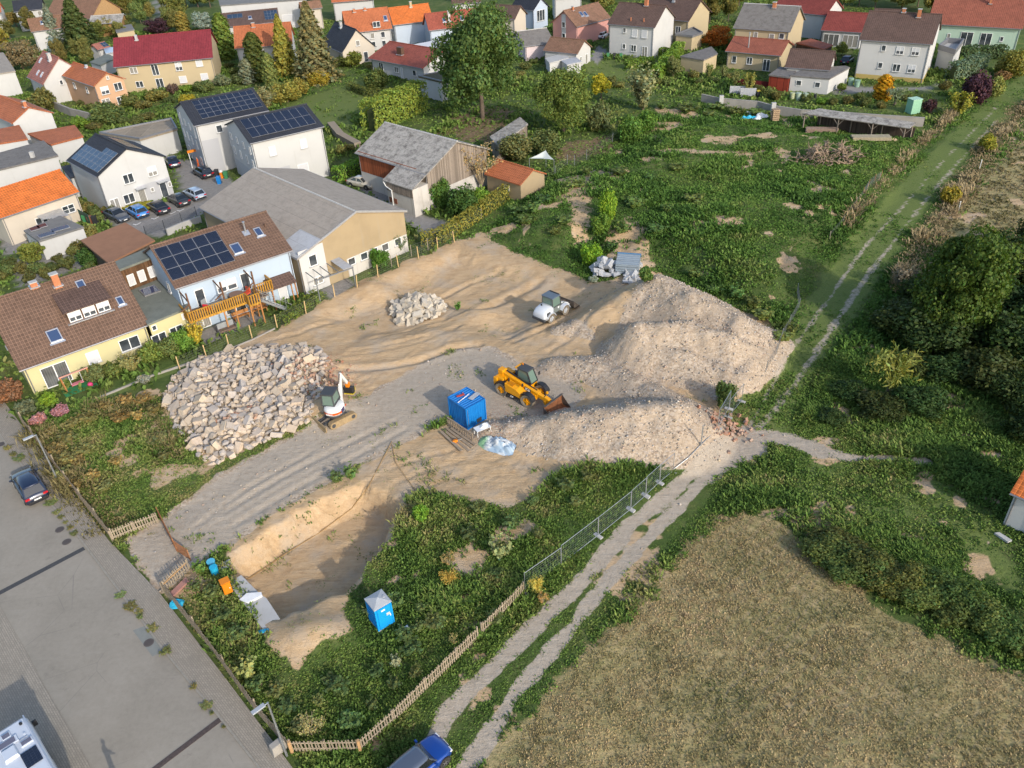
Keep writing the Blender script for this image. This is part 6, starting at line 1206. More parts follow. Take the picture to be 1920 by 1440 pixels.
# ------------------------------------------------------------------ ground cover
def LOW(X, Y): return (1-.5*layers_lane(X, Y))*(.3+.7*sst(2.2, 3.6, ldist(TRACKC[5:], X, Y))*sst(.3, 1.6, ldist(TRACKC[:6], X, Y)-1.3))
def layers_lane(X, Y): return sst(-1, 1.5, sdf(BANK, X, Y))
def tufts(name, label, region, n, K, hr, wr, spread, dens, pal, seed, tall=.6):
    r = np.random.default_rng(seed); x0, y0, x1, y1 = region
    X = r.uniform(x0, x1, n); Y = r.uniform(y0, y1, n)
    keep = r.random(n) < dens(X, Y); X, Y = X[keep], Y[keep]
    # keep what the camera can see (with a margin)
    Z = hgt(X, Y); p = np.stack([X, Y, Z-CAMH], -1); z = p @ _fw; sx_ = 960+FPX*(p @ _rt)/z; sy_ = 720-FPX*(p @ _up)/z
    v = (z > 1) & (sx_ > -260) & (sx_ < 2180) & (sy_ > -60) & (sy_ < 1700); X, Y, Z = X[v], Y[v], Z[v]; n = len(X)
    tl = 1+tall*(fbm(X*.22+7, Y*.22, 3)-.5)*2.4; tl = np.clip(tl*(1. if tall < .35 else .45+1.15*sst(.35, .65, fbm(X*.16+31, Y*.16+77, 2))), .25, 2.1)*LOW(X, Y)
    pn = fbm(X*.5+70, Y*.5+21, 4); pn2 = fbm(X*.11+50, Y*.11+90, 3)
    a = r.uniform(0, 6.283, (n, K)); h = r.uniform(*hr, (n, K))*tl[:, None]; w = r.uniform(*wr, (n, K)); lean = r.uniform(.25, 1.15, (n, K))
    bx = X[:, None]+r.normal(0, spread, (n, K)); by = Y[:, None]+r.normal(0, spread, (n, K)); bz = np.repeat(Z[:, None], K, 1)-.02
    ca, sa = np.cos(a), np.sin(a); tx = bx+ca*h*lean; ty = by+sa*h*lean; tz = bz+h*np.sqrt(np.clip(1-.5*lean*lean*.6, .2, 1))
    m = .45; 
    V = np.stack([np.stack([bx-sa*w*.3, by+ca*w*.3, bz], -1), np.stack([bx+ca*h*lean*m+sa*w*.7, by+sa*h*lean*m-ca*w*.7, bz+(tz-bz)*.75], -1), np.stack([tx, ty, tz], -1), np.stack([bx+ca*h*lean*m-sa*w*.7, by+sa*h*lean*m+ca*w*.7, bz+(tz-bz)*.75], -1)], 2).reshape(-1, 3)
    me = mesh_np(name, V, np.arange(len(V)).reshape(-1, 4), BLADE, False)
    f = np.clip(pn*.8+pn2*.5-.12+r.normal(0, .10, n), 0, .999)*(len(pal)-1); i = f.astype(int); fr = (f-i)[:, None]; pal = np.array(pal)
    c = pal[i]*(1-fr)+pal[np.minimum(i+1, len(pal)-1)]*fr; c = c[:, None, :]*r.uniform(.7, 1.3, (n, K))[..., None]
    attr(me, 'lc', np.repeat(c.reshape(-1, 3), 4, 0))
    o = OB(name, me); o['kind'] = 'stuff'; o['label'] = label; o['category'] = 'grass'; return len(V)//2
def wd_(f):
    def g(X, Y):
        W_, hp = layers(X, Y); base = (1-np.maximum.reduce([W_['sand'], W_['gravel'], W_['track'], W_['yard']]))*(hp < .4)*(sdf(STREETALL, X, Y) < -.1)
        return np.clip(f(W_, base, X, Y), 0, 1)
    return g
PG = [(.042, .078, .018), (.068, .122, .026), (.095, .168, .034), (.135, .215, .042), (.19, .245, .058), (.26, .25, .085), (.34, .27, .13)]
NTRI = 0
site = lambda W_, b, X, Y: b*(1-.75*W_['lane'])*W_['meadow']*(1-W_['dry'])*(sdf(RUB, X, Y) < 0)
NTRI += tufts('weeds', 'thick green weeds and grass covering the rough foreground of the site', (-46, 22, 30, 62), 92000, 9, (.10, .34), (.05, .12), .13, wd_(site), PG, 1, .8)
NTRI += tufts('meadow_weeds', 'thick green weeds covering the upper meadow and the right slope', (-10, 55, 110, 150), 112000, 8, (.13, .38), (.08, .17), .24, wd_(lambda W_, b, X, Y: site(W_, b, X, Y)*np.clip(1.15-(Y-60)/140, .3, 1)), [(a*.86, b*.97, c*.9) for a, b, c in PG[:6]], 2, .8)
NTRI += tufts('meadow_grass', 'grass beside the dirt track and under the bank on the right', (20, 20, 75, 62), 52000, 9, (.12, .38), (.06, .14), .16, wd_(site), PG[:6], 3, .8)
NTRI += tufts('stubble', 'short dry stubble of the mown field', (-6, 18, 48, 46), 60000, 5, (.05, .14), (.03, .07), .12, wd_(lambda W_, b, X, Y: b*W_['dry']*.9), [(.15, .17, .06), (.26, .225, .098), (.37, .285, .14), (.47, .35, .195), (.54, .405, .245)], 4, .3)
NTRI += tufts('upper_stubble', 'dry grass of the upper right field', (40, 60, 120, 130), 26000, 5, (.12, .3), (.08, .18), .2, wd_(lambda W_, b, X, Y: b*W_['dry']*.7), [(.08, .09, .03), (.14, .13, .05), (.22, .18, .09), (.27, .21, .12)], 5, .3)
NTRI += tufts('garden_grass', 'grass and low plants in the gardens between the houses', (-130, 60, 90, 230), 60000, 6, (.15, .5), (.15, .35), .4, wd_(lambda W_, b, X, Y: b*(1-W_['meadow'])*(1-W_['lawn']*.75)*.8), PG[1:6], 6, .8)
NTRI += tufts('stray_weeds', 'stray weeds rooted in the bare sand and gravel', (-46, 26, 30, 95), 26000, 7, (.06, .22), (.04, .09), .16, wd_(lambda W_, b, X, Y: (W_['sand']+W_['gravel']*.5)*(fbm(X*.35+61, Y*.35+17, 4) > .66)*.5*(heaps(X, Y) < .3)), PG[1:], 8, .4)
# tall dry grass fringe along the upper field and behind the street fence
fr_ = np.array([G(*p)[:2] for p in [(1640, 640), (1690, 545), (1725, 470), (1790, 370), (1850, 275), (1925, 195)]]); fr2 = np.array([G(*p)[:2] for p in [(1560, 460), (1640, 370), (1700, 295), (1790, 215)]])
NTRI += tufts('dry_grass', 'tall straw coloured grass fringe between the double track and the upper field', (40, 60, 110, 135), 42000, 6, (.35, .8), (.05, .12), .25, lambda X, Y: sst(2.2, .6, ldist(fr_, X, Y))*.9+sst(.9, .2, ldist(fr2, X, Y))*.8, [(.24, .18, .09), (.34, .26, .14), (.42, .33, .19)], 7, .5)
# loose stones on the gravel heaps and the gravel road
n_ = 150000; X_ = rng.uniform(-32, 34, n_); Y_ = rng.uniform(36, 78, n_); W_, hp_ = layers(X_, Y_); q_ = rng.random(n_) < np.clip(W_['gravel']*np.where(hp_ > .15, .42, .025)+W_['track']*.02, 0, 1); X_, Y_ = X_[q_], Y_[q_]; n_ = len(X_); Z_ = hgt(X_, Y_)
O_ = np.array([(1, 0, 0), (0, 1, 0), (-1, 0, 0), (0, -1, 0), (0, 0, 1), (0, 0, -1.)]); FO = np.array([(0, 1, 4), (1, 2, 4), (2, 3, 4), (3, 0, 4), (1, 0, 5), (2, 1, 5), (3, 2, 5), (0, 3, 5)])
sz_ = .03+.12*rng.random(n_)**6; v_ = O_[None]*sz_[:, None, None]*rng.uniform(.6, 1.3, (n_, 6, 1)); a_ = rng.uniform(0, 6.28, n_); c_, s_ = np.cos(a_)[:, None], np.sin(a_)[:, None]
v_ = np.stack([v_[..., 0]*c_-v_[..., 1]*s_+v_[..., 2]*.4, v_[..., 0]*s_+v_[..., 1]*c_, v_[..., 2]*.75+v_[..., 0]*.3], -1)+np.stack([X_, Y_, Z_+sz_*.3], -1)[:, None]
me = mesh_np('loose_stones', v_.reshape(-1, 3), (np.arange(n_)[:, None, None]*6+FO[None]).reshape(-1, 3), BLADE, False); pc_ = np.array([(.47, .40, .32), (.54, .47, .38), (.42, .35, .28), (.60, .53, .45), (.46, .43, .40), (.47, .35, .27), (.50, .41, .29)])[rng.integers(0, 7, n_)]*rng.uniform(.8, 1.15, (n_, 1)); attr(me, 'lc', np.repeat(pc_, 6, 0))
put(OB('loose_stones', me), kind='stuff', label='loose pale and pinkish stones strewn over the gravel heaps and the gravel road', category='gravel'); NTRI += n_*8
fr3 = np.array([G(*p)[:2] for p in [(75, 815), (130, 900), (200, 985)]]); fr4 = np.array([G(*p)[:2] for p in [(180, 775), (290, 760), (320, 850)]])
NTRI += tufts('dry_weeds', 'yellowing tall weeds behind the street fence and beside the rubble', (-46, 42, -24, 66), 5200, 7, (.25, .6), (.04, .09), .2, lambda X, Y: sst(2.0, .3, ldist(fr3, X, Y))*.9+sst(1.8, .3, ldist(fr4, X, Y))*.9, [(.10, .11, .03), (.20, .17, .07), (.30, .23, .11)], 9, .5)
print('tuft tris', NTRI)
# ------------------------------------------------------------------ rubble and stones
def stone_mat(name, cols):
    t = NT(name); ob = t.n('ObjectInfo').outputs['Random']; g_ = t.n('NewGeometry').outputs['Random Per Island']
    f = t.mth('FRACT', t.mth('ADD', ob, g_)); k = t.ramp(f, [(i/(len(cols)-1), c) for i, c in enumerate(cols)]); n = t.noise(4, 5, .65)
    k = t.mix(t.mth('MULTIPLY', t.rng(n, .45, .7), .45), k, (.30, .235, .16)); t.set(k, .95, spec=.12, nrm=t.bump(n, .6, .05)); return t.m
STN = stone_mat('pale_stone', [(.50, .405, .295), (.43, .345, .26), (.55, .455, .345), (.37, .31, .25), (.40, .365, .335), (.53, .42, .315), (.34, .31, .285)])
CCH = stone_mat('broken_concrete', [(.47, .41, .32), (.40, .35, .28), (.53, .47, .38), (.44, .40, .34)]); GCH = stone_mat('grey_concrete', [(.36, .37, .385), (.42, .43, .44), (.32, .335, .35)]); BRK = stone_mat('red_brick_rubble', [(.34, .15, .09), (.40, .24, .17), (.40, .29, .22), (.36, .19, .13)])
def stone_shape(i, mat, flat_=.7):
    r = np.random.default_rng(100+i); import bmesh
    b = bmesh.new()
    if i % 3 == 2: bmesh.ops.create_cube(b, size=1.3)
    else: bmesh.ops.create_icosphere(b, subdivisions=1, radius=.62)
    s = np.array([1, r.uniform(.55, .9), r.uniform(.4, flat_)])
    for v in b.verts:
        j = r.uniform(-.14, .14, 3); v.co = Vector((np.array(v.co)*1.0+j)*s*np.array([1, 1, 1]))
    me = bpy.data.meshes.new('stone'); b.to_mesh(me); b.free(); me.materials.append(mat); return me
def heap_of(root, part_name, P, S_, protos, nind, rest_name, tilt=.5, rest_mat=None):
    """biggest stones as single parts, the small rest joined"""
    order = np.argsort(-S_); r = np.random.default_rng(9); c = root.location; rest_v = []; rest_f = []
    for n, i in enumerate(order):
        me = protos[int(r.integers(len(protos)))]; M = Matrix.Rotation(r.uniform(0, 6.28), 3, 'Z') @ Matrix.Rotation(r.normal(0, tilt), 3, 'X') @ Matrix.Rotation(r.normal(0, tilt), 3, 'Y')
        if n < nind:
            o = OB(part_name, me, root, (P[i][0]-c.x, P[i][1]-c.y, P[i][2]-c.z)); o.rotation_euler = M.to_euler(); s = S_[i]; o.scale = (s, s, s)
        else:
            o0 = len(rest_v); rest_v += [tuple(M @ (v.co*S_[i])+Vector((P[i][0]-c.x, P[i][1]-c.y, P[i][2]-c.z))) for v in me.vertices]; rest_f += [[k+o0 for k in p.vertices] for p in me.polygons]
    if rest_v:
        me = bpy.data.meshes.new(rest_name); me.from_pydata(rest_v, [], rest_f); me.materials.append(rest_mat or protos[0].materials[0]); o = OB(rest_name, me, root); o['kind'] = 'stuff'
sr = np.random.default_rng(21)
SP = [stone_shape(i, STN) for i in range(12)]
mn, mx = RUB.min(0), RUB.max(0); XY = sr.uniform(mn, mx, (16000, 2)); d = sdf(RUB, XY[:, 0], XY[:, 1]); k = d > -.15+sr.exponential(.12, len(d))*0; XY = XY[k]; d = d[k]
S_ = np.where(sr.random(len(d)) < .36, sr.uniform(.36, .74, len(d)), sr.uniform(.12, .36, len(d)))
S_ = np.where((XY[:, 0] > G(560, 700)[0]) & (sr.random(len(d)) < .75), S_*.45, S_)
Z = hgt(XY[:, 0], XY[:, 1])+.62*sst(0, 2.6, d)+sr.uniform(-.15, .2, len(d))
# leave out stones that lie on top of each other
keep = []; grid = {}
for i in np.argsort(-S_):
    cx_, cy_ = int(XY[i][0]/.7), int(XY[i][1]/.7); ok = True
    for a in (-1, 0, 1):
        for b_ in (-1, 0, 1):
            for j in grid.get((cx_+a, cy_+b_), ()):
                if np.hypot(*(XY[i]-XY[j])) < .40*(S_[i]+S_[j]): ok = False; break
    if ok: keep.append(i); grid.setdefault((cx_, cy_), []).append(i)
keep = np.array(keep); c = XY[keep].mean(0)
RH = TH('rubble_heap', 'wide heap of pale broken quarry stones and rubble beside the mini excavator', 'rubble heap', (c[0], c[1], 0))
# earthy core of the heap under the stones
b = MB(); gxs = np.linspace(mn[0], mx[0], 44); gys = np.linspace(mn[1], mx[1], 44); ix = {}
for i, x in enumerate(gxs):
    for j, y in enumerate(gys):
        dd = float(sdf(RUB, np.array([x]), np.array([y]))[0])
        if dd > -.3: ix[i, j] = len(b.v); b.v.append((x-c[0], y-c[1], hz(x, y)-.10+.62*float(sst(0, 2.6, np.array(dd)))))
for (i, j) in ix:
    if (i+1, j) in ix and (i, j+1) in ix and (i+1, j+1) in ix: b.f.append([ix[i, j], ix[i+1, j], ix[i+1, j+1], ix[i, j+1]]); b.m.append(0); b.sm.append(True)
part('rubble_core', b, flat('rubble_fines', (.37, .29, .20), .95, var=.4, sc=4, bump=.8), RH)
heap_of(RH, 'stone', np.c_[XY[keep], Z[keep]], S_[keep], SP, 290, 'small_stones', .45)
for (a_, b_), n_, rr_ in [((447, 795), 60, 1.1), ((600, 705), 130, 2.4), ((560, 690), 60, 2.)]:
    q = np.array(at(a_, b_)); P = q[None]+sr.normal(0, 1, (n_, 3))*[rr_*.6, rr_*.6, 0]; P[:, 2] = hgt(P[:, 0], P[:, 1])+.62*sst(0, 2.6, sdf(RUB, P[:, 0], P[:, 1]))+sr.uniform(.0, .3, n_)
    heap_of(RH, 'brick', P, sr.uniform(.08, .24, n_), [stone_shape(2+3*i, BRK) for i in range(2)], 0, 'brick_fragments', 1.)
n_ = 280; a_ = sr.uniform(0, 6.28, n_); q_ = np.sqrt(sr.uniform(0, 1, n_)); c2 = at(783, 584)
P = np.c_[c2.x+np.cos(a_)*q_*2.9, c2.y+np.sin(a_)*q_*2.9, np.zeros(n_)]; P[:, 2] = hgt(P[:, 0], P[:, 1])+1.25*(1-q_**1.6)+sr.uniform(-.05, .2, n_)
CH = TH('concrete_heap', 'round heap of broken concrete slabs on the sand in front of the tan barn', 'rubble heap', c2)
part('rubble_core', MB().cyl((0, 0, -.3), (0, 0, .5), 2.6, 1.7, 14).cyl((0, 0, .5), (0, 0, 1.2), 1.7, .4, 14), flat('rubble_fines', (.37, .29, .20)), CH)
CP = [stone_shape(30+i, CCH, .55) for i in range(9)]
heap_of(CH, 'slab_piece', P, sr.uniform(.3, .8, n_), CP, 280, 'x', .6)
for lab, (x, y), n_, R_, hh in [('grey broken concrete pieces spilling beside the blue edged box', (1133, 512), 40, 1.5, 1.3), ('low spill of grey concrete in front of the blue edged box', (1175, 518), 26, 1.6, .5)]:
    a_ = sr.uniform(0, 6.28, n_); q_ = np.sqrt(sr.uniform(0, 1, n_)); c2 = at(x, y); P = np.c_[c2.x+np.cos(a_)*q_*R_, c2.y+np.sin(a_)*q_*R_, np.zeros(n_)]; P[:, 2] = hgt(P[:, 0], P[:, 1])+hh*(1-q_**1.5)+sr.uniform(-.05, .1, n_)
    heap_of(TH('concrete_heap', lab, 'rubble heap', c2), 'slab_piece', P, sr.uniform(.45, .95, n_), [stone_shape(50+i, GCH, .45) for i in range(5)], 60, 'x', .5)
c2 = at(1177, 506); t_ = TH('debris_box', 'grey slatted box with blue edge half buried in the bank above the gravel', 'box', c2, rad(-16)); BLUEP = flat('faded_blue_paint', (.05, .17, .33), .6, var=.2); SLT = sheet_roof('grey_box_slats', (.25, .30, .34), .3, .2, False)
part('shell', MB().box((0, 0, .3), (2.5, 1.7, 1.1)), SLT, t_); part('lid', MB().add([(-1.25, -.87, .86), (1.25, -.87, .86), (1.25, .87, 1.3), (-1.25, .87, 1.3)], [(0, 1, 2, 3)]), SLT, t_); part('edge', MB().box((0, .92, 1.2), (2.6, .1, .4)), BLUEP, t_)
# loose stones along the track and site


c2 = at(1368, 805); n_ = 90; P = np.array(c2)[None]+sr.normal(0, 1, (n_, 3))*[.9, .9, 0]; P[:, 2] = hgt(P[:, 0], P[:, 1])+.1+.25*np.exp(-((P[:, 0]-c2.x)**2+(P[:, 1]-c2.y)**2))
heap_of(TH('brick_heap', 'small heap of broken red bricks behind the tilted mesh panel', 'rubble heap', c2), 'brick', P, sr.uniform(.10, .24, n_), [stone_shape(2+3*i, BRK) for i in range(3)], 90, 'x', .8)
# ------------------------------------------------------------------ fences
PICK = wood('weathered_pickets', (.40, .325, .235), .3, .2); PICK2 = flat('new_picket_wood', (.40, .24, .11), .8, var=.2)
def picket_fence(label, pts, h=1.05, sp=.175, w=.095, mat=PICK, end=None, lean=.02):
    Q_ = [at(*p) for p in pts]; c = Q_[0].copy(); t_ = TH('picket_fence', label, 'fence', c); n = 0
    pm = MB().box((0, 0, h/2), (w, .022, h), top=.8, topy=1.).mesh('picket', mat); po = MB().box((0, .05, h*.48), (.09, .09, h*1.02)).mesh('post', mat)
    total = sum((b-a).length for a, b in zip(Q_[:-1], Q_[1:])); sp = max(sp, total/296); fr_ = np.random.default_rng(len(label))
    for a, b in zip(Q_[:-1], Q_[1:]):
        d = b-a; L = math.hypot(d.x, d.y); an = math.atan2(d.y, d.x); k = int(L/sp)
        for i in range(k):
            f = (i+.5)/k; p = a.lerp(b, f); z = hz(p.x, p.y)
            o = OB('picket', pm, t_, (p.x-c.x, p.y-c.y, z-c.z+.06+fr_.uniform(-.03, .03)), an); o.rotation_euler = (fr_.normal(0, lean), fr_.normal(0, lean), an)
        m = max(1, int(L/2.4)); R_ = [a.lerp(b, i/m) for i in range(m+1)]
        for i, p in enumerate(R_): OB('post', po, t_, (p.x-c.x+.045*math.sin(an)*-1, p.y-c.y+.045*math.cos(an), hz(p.x, p.y)-c.z), an)
        for p, q in zip(R_[:-1], R_[1:]):
            for zz in (.3, .8): part('rail', MB().beam((p.x-c.x-.03*math.sin(an), p.y-c.y+.03*math.cos(an), hz(p.x, p.y)-c.z+zz*h), (q.x-c.x-.03*math.sin(an), q.y-c.y+.03*math.cos(an), hz(q.x, q.y)-c.z+zz*h), .035, .07), mat, t_)
    return t_
picket_fence('brown picket fence along the street from the garden corner to the gate', [(42, 794), (125, 905), (212, 1014)], 1.15, .118, .1)
picket_fence('short picket fence returning beside the site entrance', [(212, 1016), (255, 998), (298, 982)], 1.0)
f2 = picket_fence('short picket fence at the lower side of the entrance with an orange rail', [(310, 1112), (332, 1090), (357, 1068)], 1.0)
part('rail', MB().beam(tuple(at(312, 1112)-f2.location+Vector((-.05, -.05, .75))), tuple(at(357, 1068)-f2.location+Vector((-.05, -.05, .75))), .05, .08), PICK2, f2, label='orange brown rail')
picket_fence('long street picket fence from the entrance down to the corner lamp', [(310, 1114), (365, 1180), (420, 1252), (480, 1335), (546, 1412)], 1.15, .118, .1)
picket_fence('picket fence along the bottom of the photo between lamp and blue car', [(548, 1412), (612, 1411), (676, 1411)], 1.05)
picket_fence('long picket fence climbing beside the dirt track', [(678, 1411), (740, 1355), (800, 1295), (858, 1238), (898, 1198)], 1.05)
picket_fence('upper picket fence beside the dirt track ending at the mesh panels', [(906, 1190), (945, 1152), (984, 1112)], 1.05)
for lab, px, col in [('orange brown corner post between the two bottom picket fences', (677, 1412), PICK2), ('orange brown post at the lamp end of the bottom picket fence', (549, 1413), PICK2)]:
    TH('fence_post', lab, 'post', at(*px), .3, me=MB().box((0, 0, .55), (.16, .16, 1.15)).mesh('fence_post', col))
RUSTM = flat('rusty_gate_steel', (.30, .13, .055), .85, var=.35, sc=8)
def bar_gate(label, a, b, h, zt=None):
    A, B = at(*a), at(*b); d = B-A; L = math.hypot(d.x, d.y); t_ = TH('gate', label, 'gate', A, math.atan2(d.y, d.x)); part('frame', MB().beam((0, 0, .15), (L, 0, .15), .05, .06).beam((0, 0, h), (L, 0, h), .05, .06).beam((0, 0, 0), (0, 0, h+.1), .07, .07).beam((L, 0, 0), (L, 0, h+.1), .07, .07).beam((0, 0, .2), (L, 0, h-.1), .04, .05), RUSTM, t_)
    n = int(L/.14); me = MB().box((0, 0, (h+.15)/2), (.07, .02, h+.1)).mesh('bar', RUSTM)
    for i in range(1, n): OB('bar', me, t_, (L*i/n, 0, 0))
bar_gate('rusty brown gate leaf standing open across the site entrance', (302, 975), (332, 1034), 1.15); bar_gate('second rusty gate leaf bent at the lower side of the entrance', (334, 1036), (358, 1052), 1.0)
# construction fence panels
def mesh_panel(label, a, b, h=1.9, grp='construction fence panels'):
    A, B = at(*a), at(*b); d = B-A; L = math.hypot(d.x, d.y); t_ = TH('mesh_fence_panel', label, 'fence', A, math.atan2(d.y, d.x), grp)
    part('frame', MB().cyl((0, 0, 0), (0, 0, h), .024, n=8).cyl((L, 0, 0), (L, 0, h), .024, n=8).cyl((0, 0, h-.02), (L, 0, h-.02), .022, n=8).cyl((0, 0, .15), (L, 0, .15), .022, n=8), GALV, t_)
    b = MB(); n = int(L/.22)
    for i in range(1, n): b.box((L*i/n, 0, h/2+.07), (.004, .004, h-.2))
    for i in range(1, 8): b.box((L/2, 0, .15+(h-.17)*i/8), (L, .007, .007))
    o = part('wire_mesh', b, GALV, t_); 
    for x in (0, L): part('foot', MB().box((x, 0, .06), (.24, .7, .12)), CONC2, t_, .02)
mesh_panel('lowest mesh construction fence panel at the end of the picket fence', (985, 1112), (1052, 1062)); mesh_panel('second mesh construction fence panel from the picket fence', (1053, 1062), (1121, 1009)); mesh_panel('third mesh panel beside the dirt track counted from the picket fence', (1122, 1008), (1182, 957)); mesh_panel('mesh construction fence panel in front of the grassy hump', (1183, 956), (1210, 932)); mesh_panel('mesh panel just below the foot of the gravel heap', (1211, 931), (1236, 908)); mesh_panel('mesh panel at the foot of the gravel heap', (1237, 907), (1262, 884))
mesh_panel('tilted mesh panel over the brick rubble at the gravel heap corner', (1345, 806), (1364, 786)); mesh_panel('uppermost mesh panel at the thorn bush by the gravel heap', (1365, 785), (1390, 755))
A = at(1314, 838); TH('fence_post', 'single grey steel post standing at the foot of the gravel heap', 'post', A, me=MB().box((0, 0, 1.0), (.08, .08, 2.0)).mesh('fence_post', GALV))
b = MB(); q = [at(*p)+Vector((0, 0, .12)) for p in [(1264, 884), (1290, 862), (1312, 840), (1345, 808)]]; c = q[0].copy(); b.tube([p-c for p in q], .03, 6); TH('steel_tube', 'fallen steel fence tube along the foot of the gravel heap', 'tube', c, me=b.mesh('steel_tube', GALV))
# wire fence with wooden posts towards the gardens
POSTM = flat('new_larch_post', (.52, .36, .17), .8, var=.15, sc=6); WIRE = flat('wire', (.22, .22, .21), .5, metal=.6)
def wire_fence(label, pts, tops, r=.06, pm=POSTM, h=1.5, rows=6, name='wire_fence'):
    Q_ = [at(*p) for p in pts]; c = Q_[0].copy(); t_ = TH(name, label, 'fence', c); me = MB().cyl((0, 0, -.2), (0, 0, h), r, r*.95, 9).mesh('post', pm); R_ = np.random.default_rng(4)
    for p in Q_: o = OB('post', me, t_, p-c); o.rotation_euler = (R_.normal(0, .03), R_.normal(0, .03), 0)
    b = MB()
    for p, q in zip(Q_[:-1], Q_[1:]):
        for i in range(rows): b.beam(tuple(p-c+Vector((0, 0, .1+(h-.25)*i/(rows-1)))), tuple(q-c+Vector((0, 0, .1+(h-.25)*i/(rows-1)))), .012, .012)
        L = (q-p).length; n = int(L/.3)
        for i in range(1, n): m = p.lerp(q, i/n)-c; b.box((m.x, m.y, m.z+h/2-.05), (.008, .008, h-.25))
    o = part('wire', b, WIRE, t_); return t_
wire_fence('wire fence on pale wooden posts between the gardens and the excavation', [(338, 694), (388, 672), (430, 652), (473, 635), (520, 615), (574, 588), (628, 557), (670, 540), (709, 520), (747, 501), (785, 486), (821, 467), (852, 455)], None)
wire_fence('old wire fence on thin weathered posts in front of the tan barn', [(735, 502), (772, 482), (803, 470), (858, 440), (903, 410)], None, .045, flat('grey_weathered_post', (.30, .25, .19), .9), 1.5, 5)
wire_fence('light garden fence on white posts below the shade sail', [(1014, 340), (1041, 331), (1064, 310), (1077, 311), (1100, 300), (1148, 268)], None, .04, GALV, 1.5, 5)
wire_fence('sagging green wire fence at the upper right of the gravel heap', [(1494, 552), (1497, 580), (1480, 612), (1465, 640), (1455, 665), (1435, 700)], None, .03, GALV, 1.2, 7)
wire_fence('thin leaning wire fence between the upper meadow and the grass track', [(1555, 450), (1580, 420), (1605, 385), (1625, 360), (1648, 340)], None, .04, flat('grey_weathered_post', (.30, .25, .19)), 1.0, 4)
t_ = wire_fence('rusty mesh fence piece at the corner of the grass track', [(1618, 366), (1628, 350), (1640, 340), (1652, 333)], None, .035, RUSTM, 1.0, 8)
for px, h, lab in [((1796, 398), 1.3, 'white marker stake in the upper field near the golden bush'), ((1836, 318), 1.3, 'white marker stake in the dry grass fringe of the upper field')]:
    TH('marker_stake', lab, 'stake', at(*px), me=MB().cyl((0, 0, -.1), (0, 0, h), .04, n=8).box((0, 0, h), (.12, .02, .1)).mesh('marker_stake', WFR))
# low garden walls and kerbs
def wall(label, pts, h, w, mat, name='garden_wall', cat='wall'):
    Q_ = [at(*p) for p in pts]; c = Q_[0].copy(); b = MB()
    for p, q in zip(Q_[:-1], Q_[1:]): b.beam(tuple(p-c+Vector((0, 0, h/2-.1))), tuple(q-c+Vector((0, 0, h/2-.1))), w, h+.2)
    return TH(name, label, cat, c, me=b.mesh(name, mat))
wall('low concrete edging wall between the yellow house garden and the site', [(128, 774), (200, 742), (290, 705), (378, 676)], .16, .14, CONC); wall('concrete edging below the balcony lawn', [(384, 675), (430, 656), (475, 638), (516, 618)], .14, .12, CONC)
wall('low concrete wall carrying the grey bar fence behind the blue house', [(315, 443), (345, 430), (378, 417)], .9, .25, CONC2); wall('old stone garden wall below the salmon house', [(104, 205), (135, 218), (175, 228)], 1.4, .35, CONC)
wall('stacked stone retaining wall right of the front duplex', [(622, 240), (640, 262), (672, 280)], 1.0, 1.2, stone_mat('dry_stone_wall', [(.22, .18, .13), (.30, .25, .19)]))
# bar fence by the court
A = [at(*p) for p in [(278, 452), (313, 441), (345, 427), (372, 414)]]; c = A[0].copy(); t_ = TH('bar_fence', 'dark grey double-bar fence between the parking court and the blue house', 'fence', c); DG = flat('dark_grey_powder_coat', (.045, .05, .055), .5)
for p in A: part('post', MB().box(tuple(p-c+Vector((0, 0, 1.0))), (.07, .07, 2.0)), DG, t_)
for p, q in zip(A[:-1], A[1:]):
    b = MB()
    for i in range(9): b.beam(tuple(p-c+Vector((0, 0, .9+.13*i))), tuple(q-c+Vector((0, 0, .9+.13*i))), .02, .02)
    n = int((q-p).length/.15)
    for i in range(1, n): m = p.lerp(q, i/n)-c; b.box((m.x, m.y, m.z+1.4), (.01, .01, 1.1))
    part('bar_panel', b, DG, t_)
wall('dark green privacy fence between the flat garage and the solar house garden', [(117, 395), (140, 407), (172, 424)], 1.6, .06, flat('green_fence_cloth', (.035, .075, .055), .8), 'privacy_fence', 'fence')
# retaining wall and things of the upper gardens
A = [at(*p) for p in [(1315, 192), (1350, 200), (1420, 206), (1447, 214), (1500, 222), (1560, 226), (1640, 232), (1730, 238)]]; c = A[0].copy(); t_ = TH('retaining_wall', 'long weathered concrete retaining wall between the meadow and the upper gardens', 'wall', c)
for p, q in zip(A[:-1], A[1:]):
    p2, q2 = p-c, q-c; part('wall_section', MB().beam(tuple(p2+Vector((0, .0, .6))), tuple(q2+Vector((0, 0, .6))), .3, 1.4), CONC, t_); part('coping', MB().beam(tuple(p2+Vector((0, 0, 1.33))), tuple(q2+Vector((0, 0, 1.33))), .34, .06), CONC, t_)
for i in (1, 3): p = A[i]-c; part('pillar', MB().box((p.x, p.y-.35, .9), (.7, .5, 2.0)), CONC2, t_)
GRT = flat('pale_green_plastic', (.36, .44, .33), .5); GRB = flat('green_plastic', (.05, .20, .08), .5); BLKP = flat('black_plastic', (.03, .032, .035), .5); YELP = flat('yellow_plastic', (.55, .42, .02), .5); BLUP = flat('blue_plastic', (.01, .18, .50), .45); WHP = flat('white_plastic_film', (.62, .63, .64), .5); CYP = flat('cyan_plastic', (.02, .34, .52), .45); ORP = flat('orange_steel', (.62, .19, .008), .5, var=.06)
